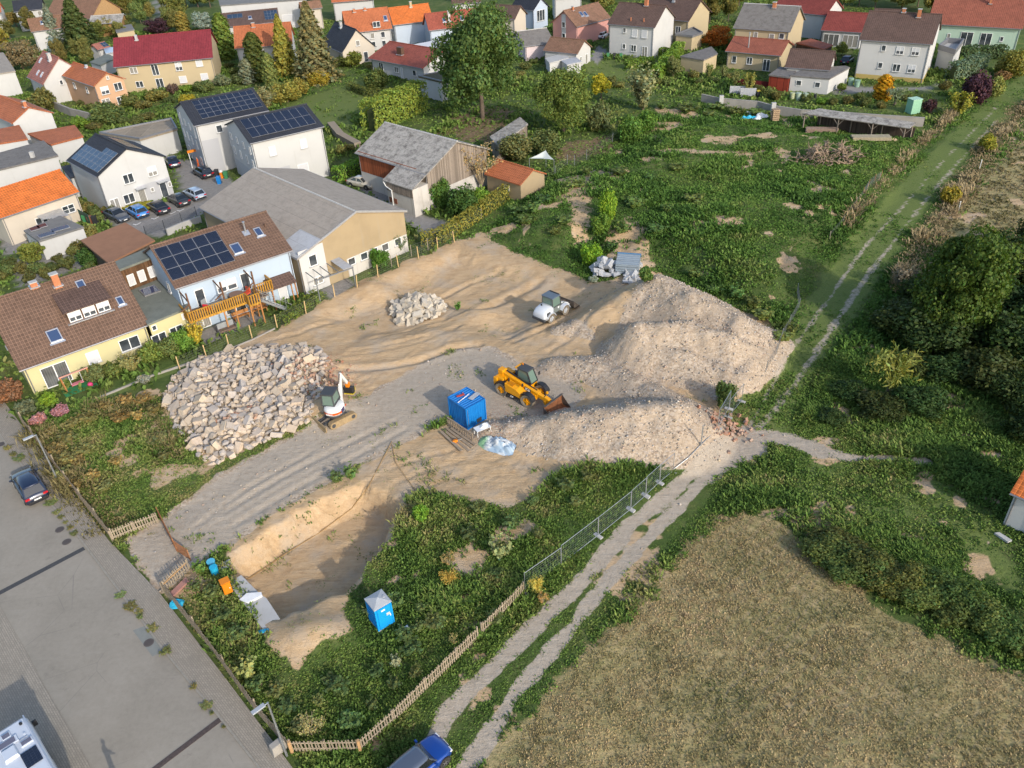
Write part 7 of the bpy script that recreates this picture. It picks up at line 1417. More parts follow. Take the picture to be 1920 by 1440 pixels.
def barrel(label, px, r, h, mat, top=1.12, cat='barrel', name='rain_barrel', lidm=None):
    t_ = TH(name, label, cat, at(*px)); part('tub', MB().cyl((0, 0, 0), (0, 0, h), r/top, r, 16), mat, t_); part('rim', MB().cyl((0, 0, h-.05), (0, 0, h+.02), r*1.06, n=16).cyl((0, 0, h+.02), (0, 0, h+.04), r*.9, n=16), lidm or mat, t_); return t_
barrel('leftmost of the three pale green rain tubs below the outbuilding', (1485, 187), .45, 1.1, flat('yellow_green_plastic', (.40, .42, .24), .5)); barrel('middle one of the three pale green rain tubs below the outbuilding', (1496, 188), .47, 1.15, GRT); barrel('rightmost of the three pale green rain tubs below the outbuilding', (1509, 189), .5, 1.15, GRT)
barrel('green rain tub at the corner of the large white house', (1594, 160), .45, 1.2, flat('dull_green_plastic', (.20, .32, .24), .5)); barrel('second green tub beside the white house corner nearer the path', (1606, 163), .5, 1.1, flat('dull_green_plastic', (.20, .32, .24)))
barrel('green compost tub in front of the red board shed', (1440, 184), .6, 1.0, GRB, 1.2); barrel('small dark bin beside the outbuilding corner', (1528, 186), .25, .7, BLKP)
def bin_(label, px, mat, lid, rz=0., h=1.0):
    t_ = TH('wheelie_bin', label, 'bin', at(*px), rz); part('bin_body', MB().box((0, 0, h/2), (.46, .5, h), top=1.2), mat, t_); part('lid', MB().box((0, .02, h+.03), (.58, .64, .08)), lid, t_); part('wheel', MB().cyl((-.3, .3, .12), (.3, .3, .12), .12, n=10), BLKP, t_)
bin_('grey bin with bright yellow lid above the retaining wall', (1421, 182), BLKP, YELP); bin_('green wheelie bin left of the tall white house door', (1140, 110), GRB, GRB); bin_('black wheelie bin between the two green ones by the tall white house', (1152, 110), BLKP, BLKP); bin_('green wheelie bin nearest the tall white house window', (1164, 111), GRB, GRB)
bin_('dark bin beside the orange sack at the twin houses', (408, 332), BLKP, BLKP); bin_('green bin in front of the twin houses', (425, 335), GRB, GRB); bin_('blue bin right of the black car in the court', (412, 345), BLUP, BLUP); bin_('dark green bin in front of the green privacy fence', (162, 418), GRB, GRB); bin_('brown bin next to the dark green bin by the privacy fence', (172, 420), flat('brown_plastic', (.22, .09, .045), .5), flat('brown_plastic', (.22, .09, .045))); bin_('black bin right of the brown bin by the privacy fence', (180, 420), BLKP, BLKP)
t_ = TH('orange_sack', 'orange sack standing between the bins at the twin houses', 'sack', at(417, 334)); part('sack_body', MB().cyl((0, 0, 0), (0, 0, .9), .35, .3, 10), ORP, t_); part('neck', MB().cyl((0, 0, .9), (0, 0, 1.15), .3, .15, 10), WHP, t_)
t_ = TH('garden_pallets', 'small stack of wooden pallets in the meadow against the retaining wall', 'pallets', at(1452, 226), .1); PALW = flat('pallet_wood', (.36, .25, .15), .85, var=.25, sc=5)
for i in range(6):
    part('deck', MB().box((-.4, 0, i*.3+.24), (.2, 1.0, .04)).box((-.13, 0, i*.3+.24), (.2, 1.0, .04)).box((.13, 0, i*.3+.24), (.2, 1., .04)).box((.4, 0, i*.3+.24), (.2, 1., .04)), PALW, t_, kind='stuff'); part('bearer', MB().box((0, -.42, i*.3+.12), (1.1, .1, .19)).box((0, .42, i*.3+.12), (1.1, .1, .19)).box((0, 0, i*.3+.12), (1.1, .1, .19)), PALW, t_, kind='stuff')
def sheet_heap(name, label, cat, px, w, d, h, mat, seed, rz=0., n=30):
    r_ = np.random.default_rng(seed); xs = np.linspace(-w/2, w/2, n); ys = np.linspace(-d/2, d/2, n); X_, Y_ = np.meshgrid(xs, ys); e = 1-((X_/(w/2))**2+(Y_/(d/2))**2)
    p = at(*px); ca, sa = math.cos(rz), math.sin(rz); gz = hgt(p.x+X_*ca-Y_*sa, p.y+X_*sa+Y_*ca)-p.z
    Z_ = gz+.03+h*np.clip(e, 0, 1)**.6*(.25+1.2*np.abs(fbm(X_*1.1+Y_*.6+seed, Y_*2.6+seed*3, 3)-.45)*2.6)
    X2 = X_*(1+.12*(fbm(Y_*.8, X_*.4+seed, 2)-.5)*2); i_ = np.arange(n*n).reshape(n, n); q = np.stack([i_[:-1, :-1], i_[:-1, 1:], i_[1:, 1:], i_[1:, :-1]], -1).reshape(-1, 4)
    m = e[:-1, :-1].reshape(-1) > -.25; me = mesh_np(name, np.stack([X2, Y_, Z_], -1).reshape(-1, 3), q[m], mat); return TH(name, label, cat, p, rz, me=me)
t = NT('printed_film'); k = t.mix(t.rng(t.noise(1.1, 3), .47, .53), (.46, .49, .51), (.27, .36, .45)); k = t.mix(t.rng(t.n('SeparateXYZ', {'Vector': t.obj}).outputs[0], -.75, -1.25), k, (.20, .36, .19)); t.set(k, .4, spec=.4); FILM = t.m
sheet_heap('plastic_tarp', 'crumpled blue, white and green plastic tarp at the foot of the gravel heap', 'tarp', (933, 838), 3.2, 1.2, .9, FILM, 3, rad(-28))
sheet_heap('white_sack', 'white plastic sack lying left of the pallet stack', 'sack', (1428, 220), 2.2, 1.2, .7, WHP, 5); sheet_heap('white_sack', 'flat pale sheet left of the blue plastic on the meadow', 'sack', (1405, 214), 1.6, .8, .4, WHP, 6); sheet_heap('blue_tarp', 'crumpled cyan plastic sheet on the meadow below the retaining wall', 'tarp', (1404, 222), 2.6, .8, .4, CYP, 7); sheet_heap('white_sack', 'white sheet end right of the cyan plastic on the meadow', 'sack', (1420, 224), 1.4, .8, .3, WHP, 8)
p = at(1710, 212); t_ = TH('covered_stack', 'tall garden stack wrapped in pale green netting', 'stack', p, .25); NET = flat('green_netting', (.22, .42, .28), .7, var=.12, sc=5); part('netting', MB().box((0, 0, 1.1), (1.7, 1.5, 2.2), top=.95), NET, t_, .06); part('top_cover', MB().box((0, 0, 2.24), (1.75, 1.55, .06)), flat('pale_green_sheet', (.36, .55, .42), .5), t_)
for i, px in enumerate([(1382, 178), (1402, 182)]): t_ = TH('metal_sheet', ['left of two grey metal panels standing above the retaining wall', 'right of two grey metal panels standing above the retaining wall'][i], 'panel', at(*px), rad(-14)); part('panel_sheet', MB().box((0, 0, .75), (2.6, .06, 1.4)), TIN, t_); part('stand', MB().box((-1.0, .3, .4), (.08, .6, .8)).box((1.0, .3, .4), (.08, .6, .8)), PB, t_, kind='stuff')
wall('dark red boarded fence along the terrace of the cream bungalow', [(1375, 158), (1400, 162), (1440, 166)], 1.1, .1, wood('dark_red_boards', (.13, .02, .02), .2), 'board_fence', 'fence')
# wood shed
RP = [G(a, b_, h) for (a, b_), h in zip([(1505, 212), (1536, 203), (1718, 230), (1706, 240)], (2.5, 2.9, 2.9, 2.5))]; c = Vector(at(1600, 243)); t_ = TH('wood_shed', 'long open wood shed with grey corrugated roof at the meadow edge', 'shed', c)
P4 = [Vector(p)-c for p in RP]; b = MB(); b.add([tuple(p) for p in P4]+[tuple(p-Vector((0, 0, .1))) for p in P4], [(0, 1, 2, 3), (7, 6, 5, 4), (0, 4, 5, 1), (1, 5, 6, 2), (2, 6, 7, 3), (3, 7, 4, 0)]); part('roof', b, FIBRE2, t_)
fl, fr2_ = P4[0], P4[3]; bl, br_ = P4[1], P4[2]
for f in (.03, .36, .68, .97):
    p = fl.lerp(fr2_, f)+Vector((0, .25, 0)); q = bl.lerp(br_, f)-Vector((0, .15, 0)); part('post', MB().cyl((p.x, p.y, -.3), (p.x, p.y, p.z-.1), .1, n=8), GREYB, t_); part('post', MB().cyl((q.x, q.y, -.3), (q.x, q.y, q.z-.1), .1, n=8), GREYB, t_)
    u = (fr2_-fl).normalized(); part('brace', MB().beam(tuple(p+Vector((0, 0, -1.1))), tuple(p+u*.8+Vector((0, 0, -.15))), .09, .09), GREYB, t_); part('brace', MB().beam(tuple(p+Vector((0, 0, -1.1))), tuple(p-u*.8+Vector((0, 0, -.15))), .09, .09), GREYB, t_)
part('back_wall', MB().beam((bl.x, bl.y-.1, 1.1), (br_.x, br_.y-.1, 1.1), .06, 2.4), wood('dark_shed_boards', (.075, .055, .042), .2), t_)
part('beam', MB().beam(tuple(fl+Vector((0, .25, -.15))), tuple(fr2_+Vector((0, .25, -.15))), .12, .16), GREYB, t_)
def timber(label, px, L, rows_, cols, rz, mat, w=.28, h=.12):
    t_ = TH('timber_stack', label, 'timber', at(*px), rz); me = MB().box((0, 0, 0), (L, w*.92, h*.85)).mesh('beam', mat); r_ = np.random.default_rng(rows_)
    for i in range(rows_):
        for j in range(cols): OB('beam', me, t_, (r_.uniform(-.1, .1), (j-(cols-1)/2)*w, .1+h*i), r_.normal(0, .01))
timber('stack of pinkish grey boards under the left end of the wood shed', (1540, 250), 4.6, 6, 4, rad(-13), flat('pinkish_boards', (.27, .19, .14), .85, var=.25, sc=5)); timber('long stack of pale beams under the middle of the wood shed', (1632, 262), 5.2, 4, 5, rad(-9), flat('pale_beams', (.30, .255, .17), .85, var=.25, sc=5)); timber('short reddish boards at the back of the wood shed', (1558, 238), 3.5, 5, 2, rad(-9), flat('reddish_boards', (.22, .12, .075), .85, var=.25))
# heap of roots and branches
p = at(1552, 300); t_ = TH('branch_heap', 'tangled heap of bleached roots and branches on the meadow', 'branch heap', p); r_ = np.random.default_rng(12)
for i in range(190):
    a = r_.uniform(0, 6.28); q = math.sqrt(r_.uniform(0, 1)); s = Vector((q*math.cos(a)*4.4, q*math.sin(a)*2.4, r_.uniform(.0, 3.0)*(1-q*.75))); pts = [s]; d = Vector(r_.normal(0, 1, 3)*[1, 1, .55]).normalized()
    for k_ in range(4): pts.append(pts[-1]+d*r_.uniform(.2, .55)); d = (d+Vector(r_.normal(0, .5, 3))).normalized()
    pts = [Vector((v.x, v.y, max(v.z, .03))) for v in pts]; R0_ = r_.uniform(.04, .13); b = MB()
    for k_ in range(4): b.cyl(pts[k_], pts[k_+1], R0_*(1-.2*k_), R0_*(.8-.2*k_), 5, cap=False)
    part('branch', b, DEADW, t_)
for i in range(9):
    a = r_.uniform(0, 6.28); s = Vector((r_.uniform(-3, 3), r_.uniform(-1.5, 1.5), r_.uniform(.3, 2.0))); b = MB()
    for k_ in range(9): d = Vector(r_.normal(0, 1, 3)).normalized(); b.cyl(s, s+d*r_.uniform(.4, .9), .16, .04, 6)
    part('root_stock', b, DEADW, t_)
# shade sail
A = [at(1000, 318), at(1030, 305), at(1042, 322)]; T3 = [Vector(G(993, 297, 2.3)), Vector(G(1023, 282, 2.6)), Vector(G(1038, 299, 2.3))]; c = sum(T3, Vector())/3; c.z = 0; t_ = TH('shade_sail', 'pale triangular shade sail in the garden above the brick-red shed', 'sail', c); n = 10; V_ = []; F_ = []; ix = {}
for i in range(n+1):
    for j in range(n+1-i):
        k_ = n-i-j; w_ = np.array([i, j, k_])/n; m = sum((T3[q]*w_[q] for q in range(3)), Vector()); cen = sum(T3, Vector())/3; edge = 1-min(1, 3*min(w_)); pull = .26*(1-max(w_)); ix[i, j] = len(V_); V_.append(tuple(m+(cen-m)*pull*edge-c+Vector((0, 0, -.25*min(w_)*3))))
for i in range(n):
    for j in range(n-i):
        F_.append((ix[i, j], ix[i+1, j], ix[i, j+1]))
        if (i+1, j+1) in ix: F_.append((ix[i+1, j], ix[i+1, j+1], ix[i, j+1]))
b = MB(); b.add(V_, F_, 0, None, True); part('cloth', b, flat('sail_cloth', (.58, .60, .54), .8, var=.04), t_)
for p in T3: v = p-c; part('post', MB().cyl((v.x*1.03, v.y*1.03, -.5), (v.x*1.03, v.y*1.03, v.z+.05), .04, n=8), GALV, t_)
# ------------------------------------------------------------------ street lamps
def lamp(label, base, head_dir, h):
    p = at(*base); t_ = TH('street_lamp', label, 'street lamp', p, head_dir); part('pole', MB().cyl((0, 0, -.1), (0, 0, h), .075, .05, 10), GALV, t_); part('arm', MB().cyl((0, 0, h-.05), (.22, 0, h+.0), .035, n=8), GALV, t_)
    o = part('lamp_head', MB().box((.55, 0, h+.03), (.75, .26, .09)), flat('lamp_grey', (.34, .36, .38), .4), t_, .02); part('lens', MB().box((.6, 0, h-.02), (.5, .2, .02)), WFR, o)
lamp('slim grey street lamp behind the parked dark car', (112, 908), rad(222), 5.0); lamp('slim grey street lamp at the fence corner near the bottom of the photo', (538, 1417), rad(222), 4.9)
TH('marker_stone', 'grey concrete marker stone at the foot of the corner street lamp', 'stone', at(524, 1408), rad(-48), me=MB().box((0, 0, .35), (.5, .9, .8), top=.85).mesh('marker_stone', CONC, .05))
# ------------------------------------------------------------------ portable toilet
p = at(711, 1188); t_ = TH('portable_toilet', 'bright blue portable toilet with grey roof in the weedy foreground', 'toilet', p, .62); TB = flat('toilet_blue', (.008, .27, .62), .42, var=.05); TB2 = flat('toilet_blue_dark', (.006, .20, .50), .5, var=.05); TG = flat('toilet_roof_grey', (.34, .36, .38), .5); w_ = 1.17; H_ = 2.05
part('cabin', MB().box((w_/2, w_/2, H_/2+.06), (w_-.04, w_-.04, H_-.1)), TB, t_); part('base', MB().box((w_/2, w_/2, .05), (w_+.02, w_+.02, .1)), TG, t_)
for i in range(5): part('wall_rib', MB().box((-.005, w_/2, .35+i*.36), (.05, w_-.2, .14)), TB2, t_)
for x, y in ((0.03, 0.03), (w_-.03, .03), (.03, w_-.03), (w_-.03, w_-.03)): part('corner_post', MB().box((x, y, H_/2+.06), (.1, .1, H_-.06)), TB, t_)
d_ = part('door', MB().box((w_/2+.02, -.012, H_/2+.02), (w_-.26, .05, H_-.22)), TB, t_); part('handle', MB().box((w_-.2, -.05, 1.05), (.06, .05, .2)), WFR, d_); part('sign', MB().box((w_*.47, -.042, 1.72), (.26, .012, .13)), WFR, d_); part('lock_plate', MB().box((w_*.72, -.045, 1.22), (.24, .02, .22)), flat('pale_grey_plate', (.45, .46, .44), .5), d_)
b = MB(); o_ = .05; b.add([(-o_, -o_, H_), (w_+o_, -o_, H_), (w_+o_, w_+o_, H_), (-o_, w_+o_, H_), (-o_, -o_, H_+.08), (w_+o_, -o_, H_+.08), (w_+o_, w_+o_, H_+.08), (-o_, w_+o_, H_+.08), (w_/2, w_/2, H_+.30)], [(3, 2, 1, 0), (0, 1, 5, 4), (1, 2, 6, 5), (2, 3, 7, 6), (3, 0, 4, 7), (4, 5, 8), (5, 6, 8), (6, 7, 8), (7, 4, 8)]); part('roof', b, TG, t_, .0); part('vent_pipe', MB().cyl((w_-.2, .5, H_+.1), (w_-.2, .5, H_+.22), .09, n=12), TG, t_)
t_ = TH('bucket', 'white bucket lying in the grass right of the portable toilet', 'bucket', at(761, 1184), .6); b = MB(); b.cyl((-.18, 0, .17), (.2, 0, .17), .14, .17, 16, cap=False); b.cyl((-.18, 0, .17), (-.17, 0, .17), .14, n=16); o = part('bucket_body', b, WFR, t_); part('rim', MB().cyl((.18, 0, .17), (.205, 0, .17), .185, n=16, cap=False), WFR, t_)
# ------------------------------------------------------------------ blue site container and things around it
CB = flat('container_blue', (.006, .15, .44), .45, var=.1, sc=2); p = at(877, 808); t_ = TH('site_container', 'blue corrugated storage container beside the telehandler', 'container', p, .69); cw, cd_, ch = 2.1, 2.45, 2.2
b = MB(); st = [] ; nrib = 11
def rib_wall(L, n, h, dep):
    pr = []; s = L/n
    for i in range(n): pr += [(i*s, 0), (i*s+s*.35, 0), (i*s+s*.5, dep), (i*s+s*.85, dep)]
    pr.append((L, 0)); return pr
def sheet_wall(pr, z0, z1, M):
    b = MB(); n = len(pr); b.add([(x, y, z0) for x, y in pr]+[(x, y, z1) for x, y in pr], [(i, i+1, n+i+1, n+i) for i in range(n-1)], 0, M); return b
T_ = Matrix.Translation
part('front_wall', sheet_wall(rib_wall(cw-.1, 8, ch, .035), .08, ch-.06, T_((.05, .03, 0))), CB, t_); part('side_wall', sheet_wall(rib_wall(cd_-.1, 10, ch, -.05), .08, ch-.06, T_((.03, .05, 0)) @ RZ(math.pi/2)), CB, t_)
part('side_wall', sheet_wall(rib_wall(cd_-.1, 10, ch, .05), .08, ch-.06, T_((cw-.03, .05, 0)) @ RZ(math.pi/2)), CB, t_); part('back_wall', sheet_wall(rib_wall(cw-.1, 9, ch, -.05), .08, ch-.06, T_((.05, cd_-.03, 0))), CB, t_)
b = MB(); pr = rib_wall(cd_-.1, 9, ch, -.05); n = len(pr); b.add([(.04, x+.05, ch-.02+y) for x, y in pr]+[(cw-.04, x+.05, ch-.02+y) for x, y in pr], [(i, i+1, n+i+1, n+i) for i in range(n-1)]); part('roof', b, CB, t_)
b = MB()
for x in (0.04, cw-.04):
    for y in (.04, cd_-.04): b.box((x, y, ch/2), (.1, .1, ch))
for z in (.06, ch-.04): b.box((cw/2, .02, z), (cw, .08, .1)).box((cw/2, cd_-.02, z), (cw, .08, .1)).box((.02, cd_/2, z), (.08, cd_, .1)).box((cw-.02, cd_/2, z), (.08, cd_, .1))
fo = part('frame', b, CB, t_); part('locking_bar', MB().cyl((.16, -.02, .3), (.16, -.02, 2.0), .02, n=6), GALV, t_); part('vent_opening', MB().box((cw*.62, .0, .42), (.5, .06, .35)), BLKP, t_)
M_ = t_.matrix_basis; bpy.context.view_layer.update(); M_ = t_.matrix_world
q = M_ @ Vector((.5, 1.2, ch+.03)); TH('lath', 'white lath lying across the roof of the blue container', 'lath', q, .9, me=MB().box((.3, 0, .05), (1.5, .05, .04)).mesh('lath', WFR)); q = M_ @ Vector((.9, 1.8, ch)); TH('red_tool', 'red metal tool on the roof of the blue container', 'tool', q, .4, me=MB().box((0, 0, .05), (.7, .16, .08)).box((.3, .12, .05), (.1, .3, .06)).mesh('red_tool', flat('red_metal', (.36, .05, .03), .5)))
q = M_ @ Vector((cw-.45, .9, ch)); TH('metal_sheet', 'grey metal sheet overhanging the right roof edge of the blue container', 'panel', q, .9, me=MB().box((0, 0, .06), (1.1, .45, .03)).mesh('metal_sheet', TIN))
# wooden slatted frame and planks
A, B = at(842, 800), at(886, 830); d = B-A; L = math.hypot(d.x, d.y); t_ = TH('slatted_frame', 'weathered wooden slatted railing leaning in front of the blue container', 'frame', A, math.atan2(d.y, d.x)); GW = flat('grey_brown_timber', (.28, .215, .15), .85, var=.3, sc=5)
for i in range(11): part('slat', MB().box((L*i/10, 0, .45), (.1, .05, .9)), GW, t_)
part('rail', MB().box((L/2, 0, .93), (L+.2, .12, .08)), GW, t_); part('rail', MB().box((L/2, 0, .06), (L+.2, .1, .08)), GW, t_)
for i, (a, b_) in enumerate([((832, 808), (880, 848)), ((838, 806), (886, 842)), ((846, 806), (892, 838)), ((828, 814), (866, 850))]):
    P0, P1 = at(*a), at(*b_); dd = P1-P0; TH('plank', ['outermost long plank on the sand before the slatted railing', 'second long plank before the slatted railing', 'plank lying directly at the foot of the slatted railing', 'short dark plank lying furthest from the slatted railing'][i], 'plank', (P0+P1)/2+Vector((0, 0, .04+.03*i)), math.atan2(dd.y, dd.x), me=MB().box((0, 0, .03), (math.hypot(dd.x, dd.y), .22, .06)).mesh('plank', GW))
t_ = TH('chainsaw', 'small orange power saw on the planks before the slatted railing', 'saw', at(853, 831), .5); part('saw_body', MB().box((0, 0, .16), (.45, .28, .24)), ORP, t_, .03); part('saw_bar', MB().box((.42, 0, .12), (.5, .03, .1)), GALV, t_); part('handle', MB().tube([(-.2, 0, .28), (-.05, 0, .42), (.2, 0, .28)], .03, 6), BLKP, t_)
t_ = TH('wire_table', 'white wire garden table heaped with rags right of the blue container', 'table', at(905, 812), .5); part('table_top', MB().box((0, 0, .6), (1.3, .7, .04)), WHP, t_)
for x, y in ((-.6, -.3), (.6, -.3), (-.6, .3), (.6, .3)): part('leg', MB().cyl((x, y, 0), (x, y, .6), .025, n=6), WFR, t_)
t2 = sheet_heap('rag_pile', 'pile of pale rags on the white wire table', 'rags', (905, 812), .9, .6, .35, WHP, 12); t2.location.z += .62
# entrance: orange cabinet, barrels, slabs
t_ = TH('power_cabinet', 'bright orange site power cabinet on legs beside the pit slab', 'cabinet', at(424, 1122), .55)
part('cabinet_body', MB().box((.28, .25, .72), (.56, .5, 1.0)), ORP, t_, .02); part('roof', MB().box((.28, .25, 1.25), (.64, .58, .05)), ORP, t_); part('door', MB().box((.28, -.015, .72), (.48, .03, .9)), ORP, t_); part('lock', MB().box((.44, -.04, .72), (.05, .03, .08)), WFR, t_)
for x, y in ((.05, .05), (.5, .05), (.05, .45), (.5, .45)): part('leg', MB().box((x, y, .12), (.05, .05, .26)), GALV, t_)
barrel('standing cyan plastic barrel behind the orange cabinet', (405, 1078), .26, .7, CYP, 1.02, 'barrel', 'plastic_barrel'); t_ = TH('plastic_bin', 'small cyan bin top beside the cyan barrel at the entrance', 'bin', at(399, 1064)); part('tub', MB().cyl((0, 0, 0), (0, 0, .5), .22, .27, 14), CYP, t_); part('lid', MB().cyl((0, 0, .5), (0, 0, .56), .3, n=14), flat('pale_cyan', (.10, .42, .58), .4), t_)
sheet_heap('blue_bag', 'blue plastic bag behind the street picket fence', 'bag', (332, 1135), .9, .8, .5, CYP, 21); sheet_heap('blue_bag', 'small blue plastic scrap at the lower end of the pit slab', 'bag', (493, 1184), .8, .35, .2, CYP, 22)
def slab(name, label, pts, z0, z1, mat):
    Q_ = [Vector(at(*p)) for p in pts]; c = sum(Q_, Vector())/len(Q_); c.z = 0; n = len(Q_); Q_ = [(q.x-c.x, q.y-c.y) for q in Q_]; b = MB(); b.add([(*q, z0) for q in Q_]+[(*q, z1) for q in Q_], [(i, (i+1) % n, n+(i+1) % n, n+i) for i in range(n)]+[tuple(range(n-1, -1, -1)), tuple(range(n, 2*n))]); return TH(name, label, 'slab', c, me=b.mesh(name, mat))
def slabG(name, label, pts, z0, z1, mat):
    Q_ = [Vector(G(*p, z1)) for p in pts]; c = sum(Q_, Vector())/len(Q_); c.z = 0; n = len(Q_); Q_ = [(q.x-c.x, q.y-c.y) for q in Q_]; b = MB(); b.add([(*q, z0) for q in Q_]+[(*q, z1) for q in Q_], [(i, (i+1) % n, n+(i+1) % n, n+i) for i in range(n)]+[tuple(range(n-1, -1, -1)), tuple(range(n, 2*n))]); return TH(name, label, 'slab', c, me=b.mesh(name, mat))
slabG('concrete_slab', 'grey concrete slab at the upper corner of the pit beside the orange cabinet', [(432, 1092), (452, 1078), (486, 1112), (448, 1120)], -2.2, .10, CONC2); slabG('concrete_slab', 'broken grey concrete slab running along the left pit edge', [(452, 1122), (488, 1114), (500, 1122), (525, 1160), (497, 1174)], -2.2, .14, CONC2); slabG('insulation_block', 'white insulation block between the two pit slabs', [(449, 1124), (462, 1112), (490, 1110), (491, 1116), (463, 1130)], -.5, .3, flat('white_insulation', (.70, .70, .69), .8)); slabG('concrete_kerb', 'narrow pale concrete kerb along the grass side of the pit slabs', [(430, 1096), (436, 1094), (500, 1176), (493, 1180)], -.5, .2, CONC2); slabG('concrete_slab', 'white stained foundation corner above the orange cabinet', [(405, 1060), (430, 1048), (428, 1072), (412, 1082)], -1.5, .08, CONC2)
slab('concrete_slab', 'small pale slab lying in the grass left of the white tiled shed', [(1863, 1003), (1872, 1002), (1896, 1017), (1888, 1020)], .0, .16, CONC2)
slab('pink_board', 'pinkish board lying behind the short lower picket fence', [(320, 1118), (326, 1124), (356, 1095), (350, 1088)], .1, .25, flat('pink_board', (.38, .19, .15), .8))
b = MB(); q = [at(*p)+Vector((0, 0, .06)) for p in [(430, 1098), (470, 1085), (540, 1038), (600, 1000), (660, 955), (690, 915), (725, 850), (735, 830)]]; c = q[0].copy(); TH('cable', 'thin ochre cable running along the bank of the excavated pit', 'cable', c, me=b.tube([p-c for p in q], .03, 5).mesh('cable', flat('ochre_cable', (.34, .21, .08), .7)))
b = MB(); q = [at(*p)+Vector((0, 0, .05)) for p in [(735, 835), (742, 868), (775, 915), (800, 945)]]; c = q[0].copy(); TH('cable', 'short ochre cable on the sand right of the pit', 'cable', c, me=b.tube([p-c for p in q], .025, 5).mesh('cable', flat('ochre_cable', (.34, .21, .08))))
# play set in front of the yellow house
t_ = TH('play_swing', 'small wooden play swing with orange posts over a green mat by the patio door', 'swing', at(150, 728), rad(38))
part('mat', MB().box((0, 0, .04), (2.9, 1.5, .06)), flat('green_mat', (.03, .18, .07), .8, var=.2), t_); part('post', MB().beam((-1.1, 0, 0), (-1.2, .2, 1.6), .12, .12), LTW, t_); part('post', MB().beam((1.1, 0, 0), (1.2, .2, 1.6), .12, .12), LTW, t_); part('crossbar', MB().beam((-1.3, .2, 1.62), (1.3, .2, 1.62), .1, .1), flat('pink_bar', (.5, .25, .2), .7), t_); part('seat', MB().box((0, .15, .5), (1.1, .45, .1)), flat('pink_cloth', (.45, .14, .17), .8), t_, .03); part('rope', MB().cyl((-.5, .15, .5), (-.5, .2, 1.6), .02, n=5).cyl((.5, .15, .5), (.5, .2, 1.6), .02, n=5), WFR, t_, kind='stuff')
TH('play_ball', 'pink ball on the lawn right of the green play mat', 'ball', at(171, 725), me=MB().cyl((0, 0, 0), (0, 0, .12), .14, .24, 12).cyl((0, 0, .12), (0, 0, .3), .24, .24, 12).cyl((0, 0, .3), (0, 0, .42), .24, .12, 12).mesh('play_ball', flat('pink_ball', (.6, .05, .16), .5)))
# parking marks
for i, (a, b_) in enumerate([((256, 423), (262, 420)), ((290, 412), (296, 409)), ((322, 402), (328, 399)), ((338, 397), (344, 394))]):
    p0, p1 = at(*a), at(*b_); d = p1-p0; TH('parking_mark', ['first', 'second', 'third', 'fourth'][i]+' white corner mark of the parking bays counted from the left', 'road marking', p0+Vector((0, 0, .05)), math.atan2(d.y, d.x), me=MB().box((.3, 0, 0), (.9, .12, .01)).box((0, .3, 0), (.12, .6, .01)).mesh('parking_mark', WFR))
# ------------------------------------------------------------------ vehicles
TYRE = flat('tyre_rubber', (.035, .034, .032), .9, var=.25, sc=8); TYRED = flat('dusty_tyre', (.20, .165, .12), .95, var=.35, sc=7); RIMM = flat('alloy_rim', (.42, .42, .43), .35, metal=.6)
t = NT('car_glass'); t.set((.012, .015, .018), .04, spec=1.); CGL = t.m
t = NT('cab_glass'); t.set((.13, .19, .155), .07, spec=.8); CABG = t.m
LAMPR = flat('red_lamp', (.42, .012, .02), .25); LAMPW = flat('clear_lamp', (.62, .63, .65), .15); TRIM = flat('black_trim', (.018, .018, .02), .55); PLATE = flat('number_plate', (.70, .70, .68), .4, var=.03)
def paint(name, c, m=.25):
    if name in MATS: return MATS[name]
    t = NT(name); n = t.noise(.9, 4); t.set(t.mix(t.mth('MULTIPLY', t.rng(n, .4, .75), .18), c, tuple(min(1, x*.7+.03) for x in c)), .28, m, spec=.6); t.b.inputs['Coat Weight'].default_value = .6; t.b.inputs['Coat Roughness'].default_value = .06; MATS[name] = t.m; return t.m
def wheel_mesh(r, w, tm, rm, spokes=5):
    b = MB(); b.cyl((0, -w/2, 0), (0, w/2, 0), r, n=20, cap=False)
    for s in (-1, 1):
        y = s*w/2; n = 20; a = [(r*math.cos(6.283*i/n), y, r*math.sin(6.283*i/n)) for i in range(n)]; c = [(r*.62*math.cos(6.283*i/n), y*1.0, r*.62*math.sin(6.283*i/n)) for i in range(n)]; d = [(r*.58*math.cos(6.283*i/n), y*.55, r*.58*math.sin(6.283*i/n)) for i in range(n)]
        b.add(a+c+d, [(i, (i+1) % n, n+(i+1) % n, n+i) for i in range(n)]+[(n+i, n+(i+1) % n, 2*n+(i+1) % n, 2*n+i) for i in range(n)], 0, None, True)
    rb = MB()
    for s in (-1, 1):
        rb.cyl((0, s*w*.22, 0), (0, s*w*.30, 0), r*.6, n=18); rb.cyl((0, s*w*.3, 0), (0, s*w*.46, 0), r*.16, n=10)
        for i in range(spokes): a = 6.283*i/spokes; rb.beam((r*.1*math.cos(a), s*w*.40, r*.1*math.sin(a)), (r*.56*math.cos(a), s*w*.40, r*.56*math.sin(a)), r*.16, w*.12)
    return b.mesh('tyre', tm), rb.mesh('rim', rm)
_wm = {}
def add_wheels(root, pos, r, w, tm=TYRE, rm=RIMM, spokes=5, steer=None):
    k = (r, w, tm.name, rm.name)
    if k not in _wm: _wm[k] = wheel_mesh(r, w, tm, rm, spokes)
    for i, p in enumerate(pos): o = OB('wheel', _wm[k][0], root, p, (steer or {}).get(i, 0.)); OB('rim', _wm[k][1], o)
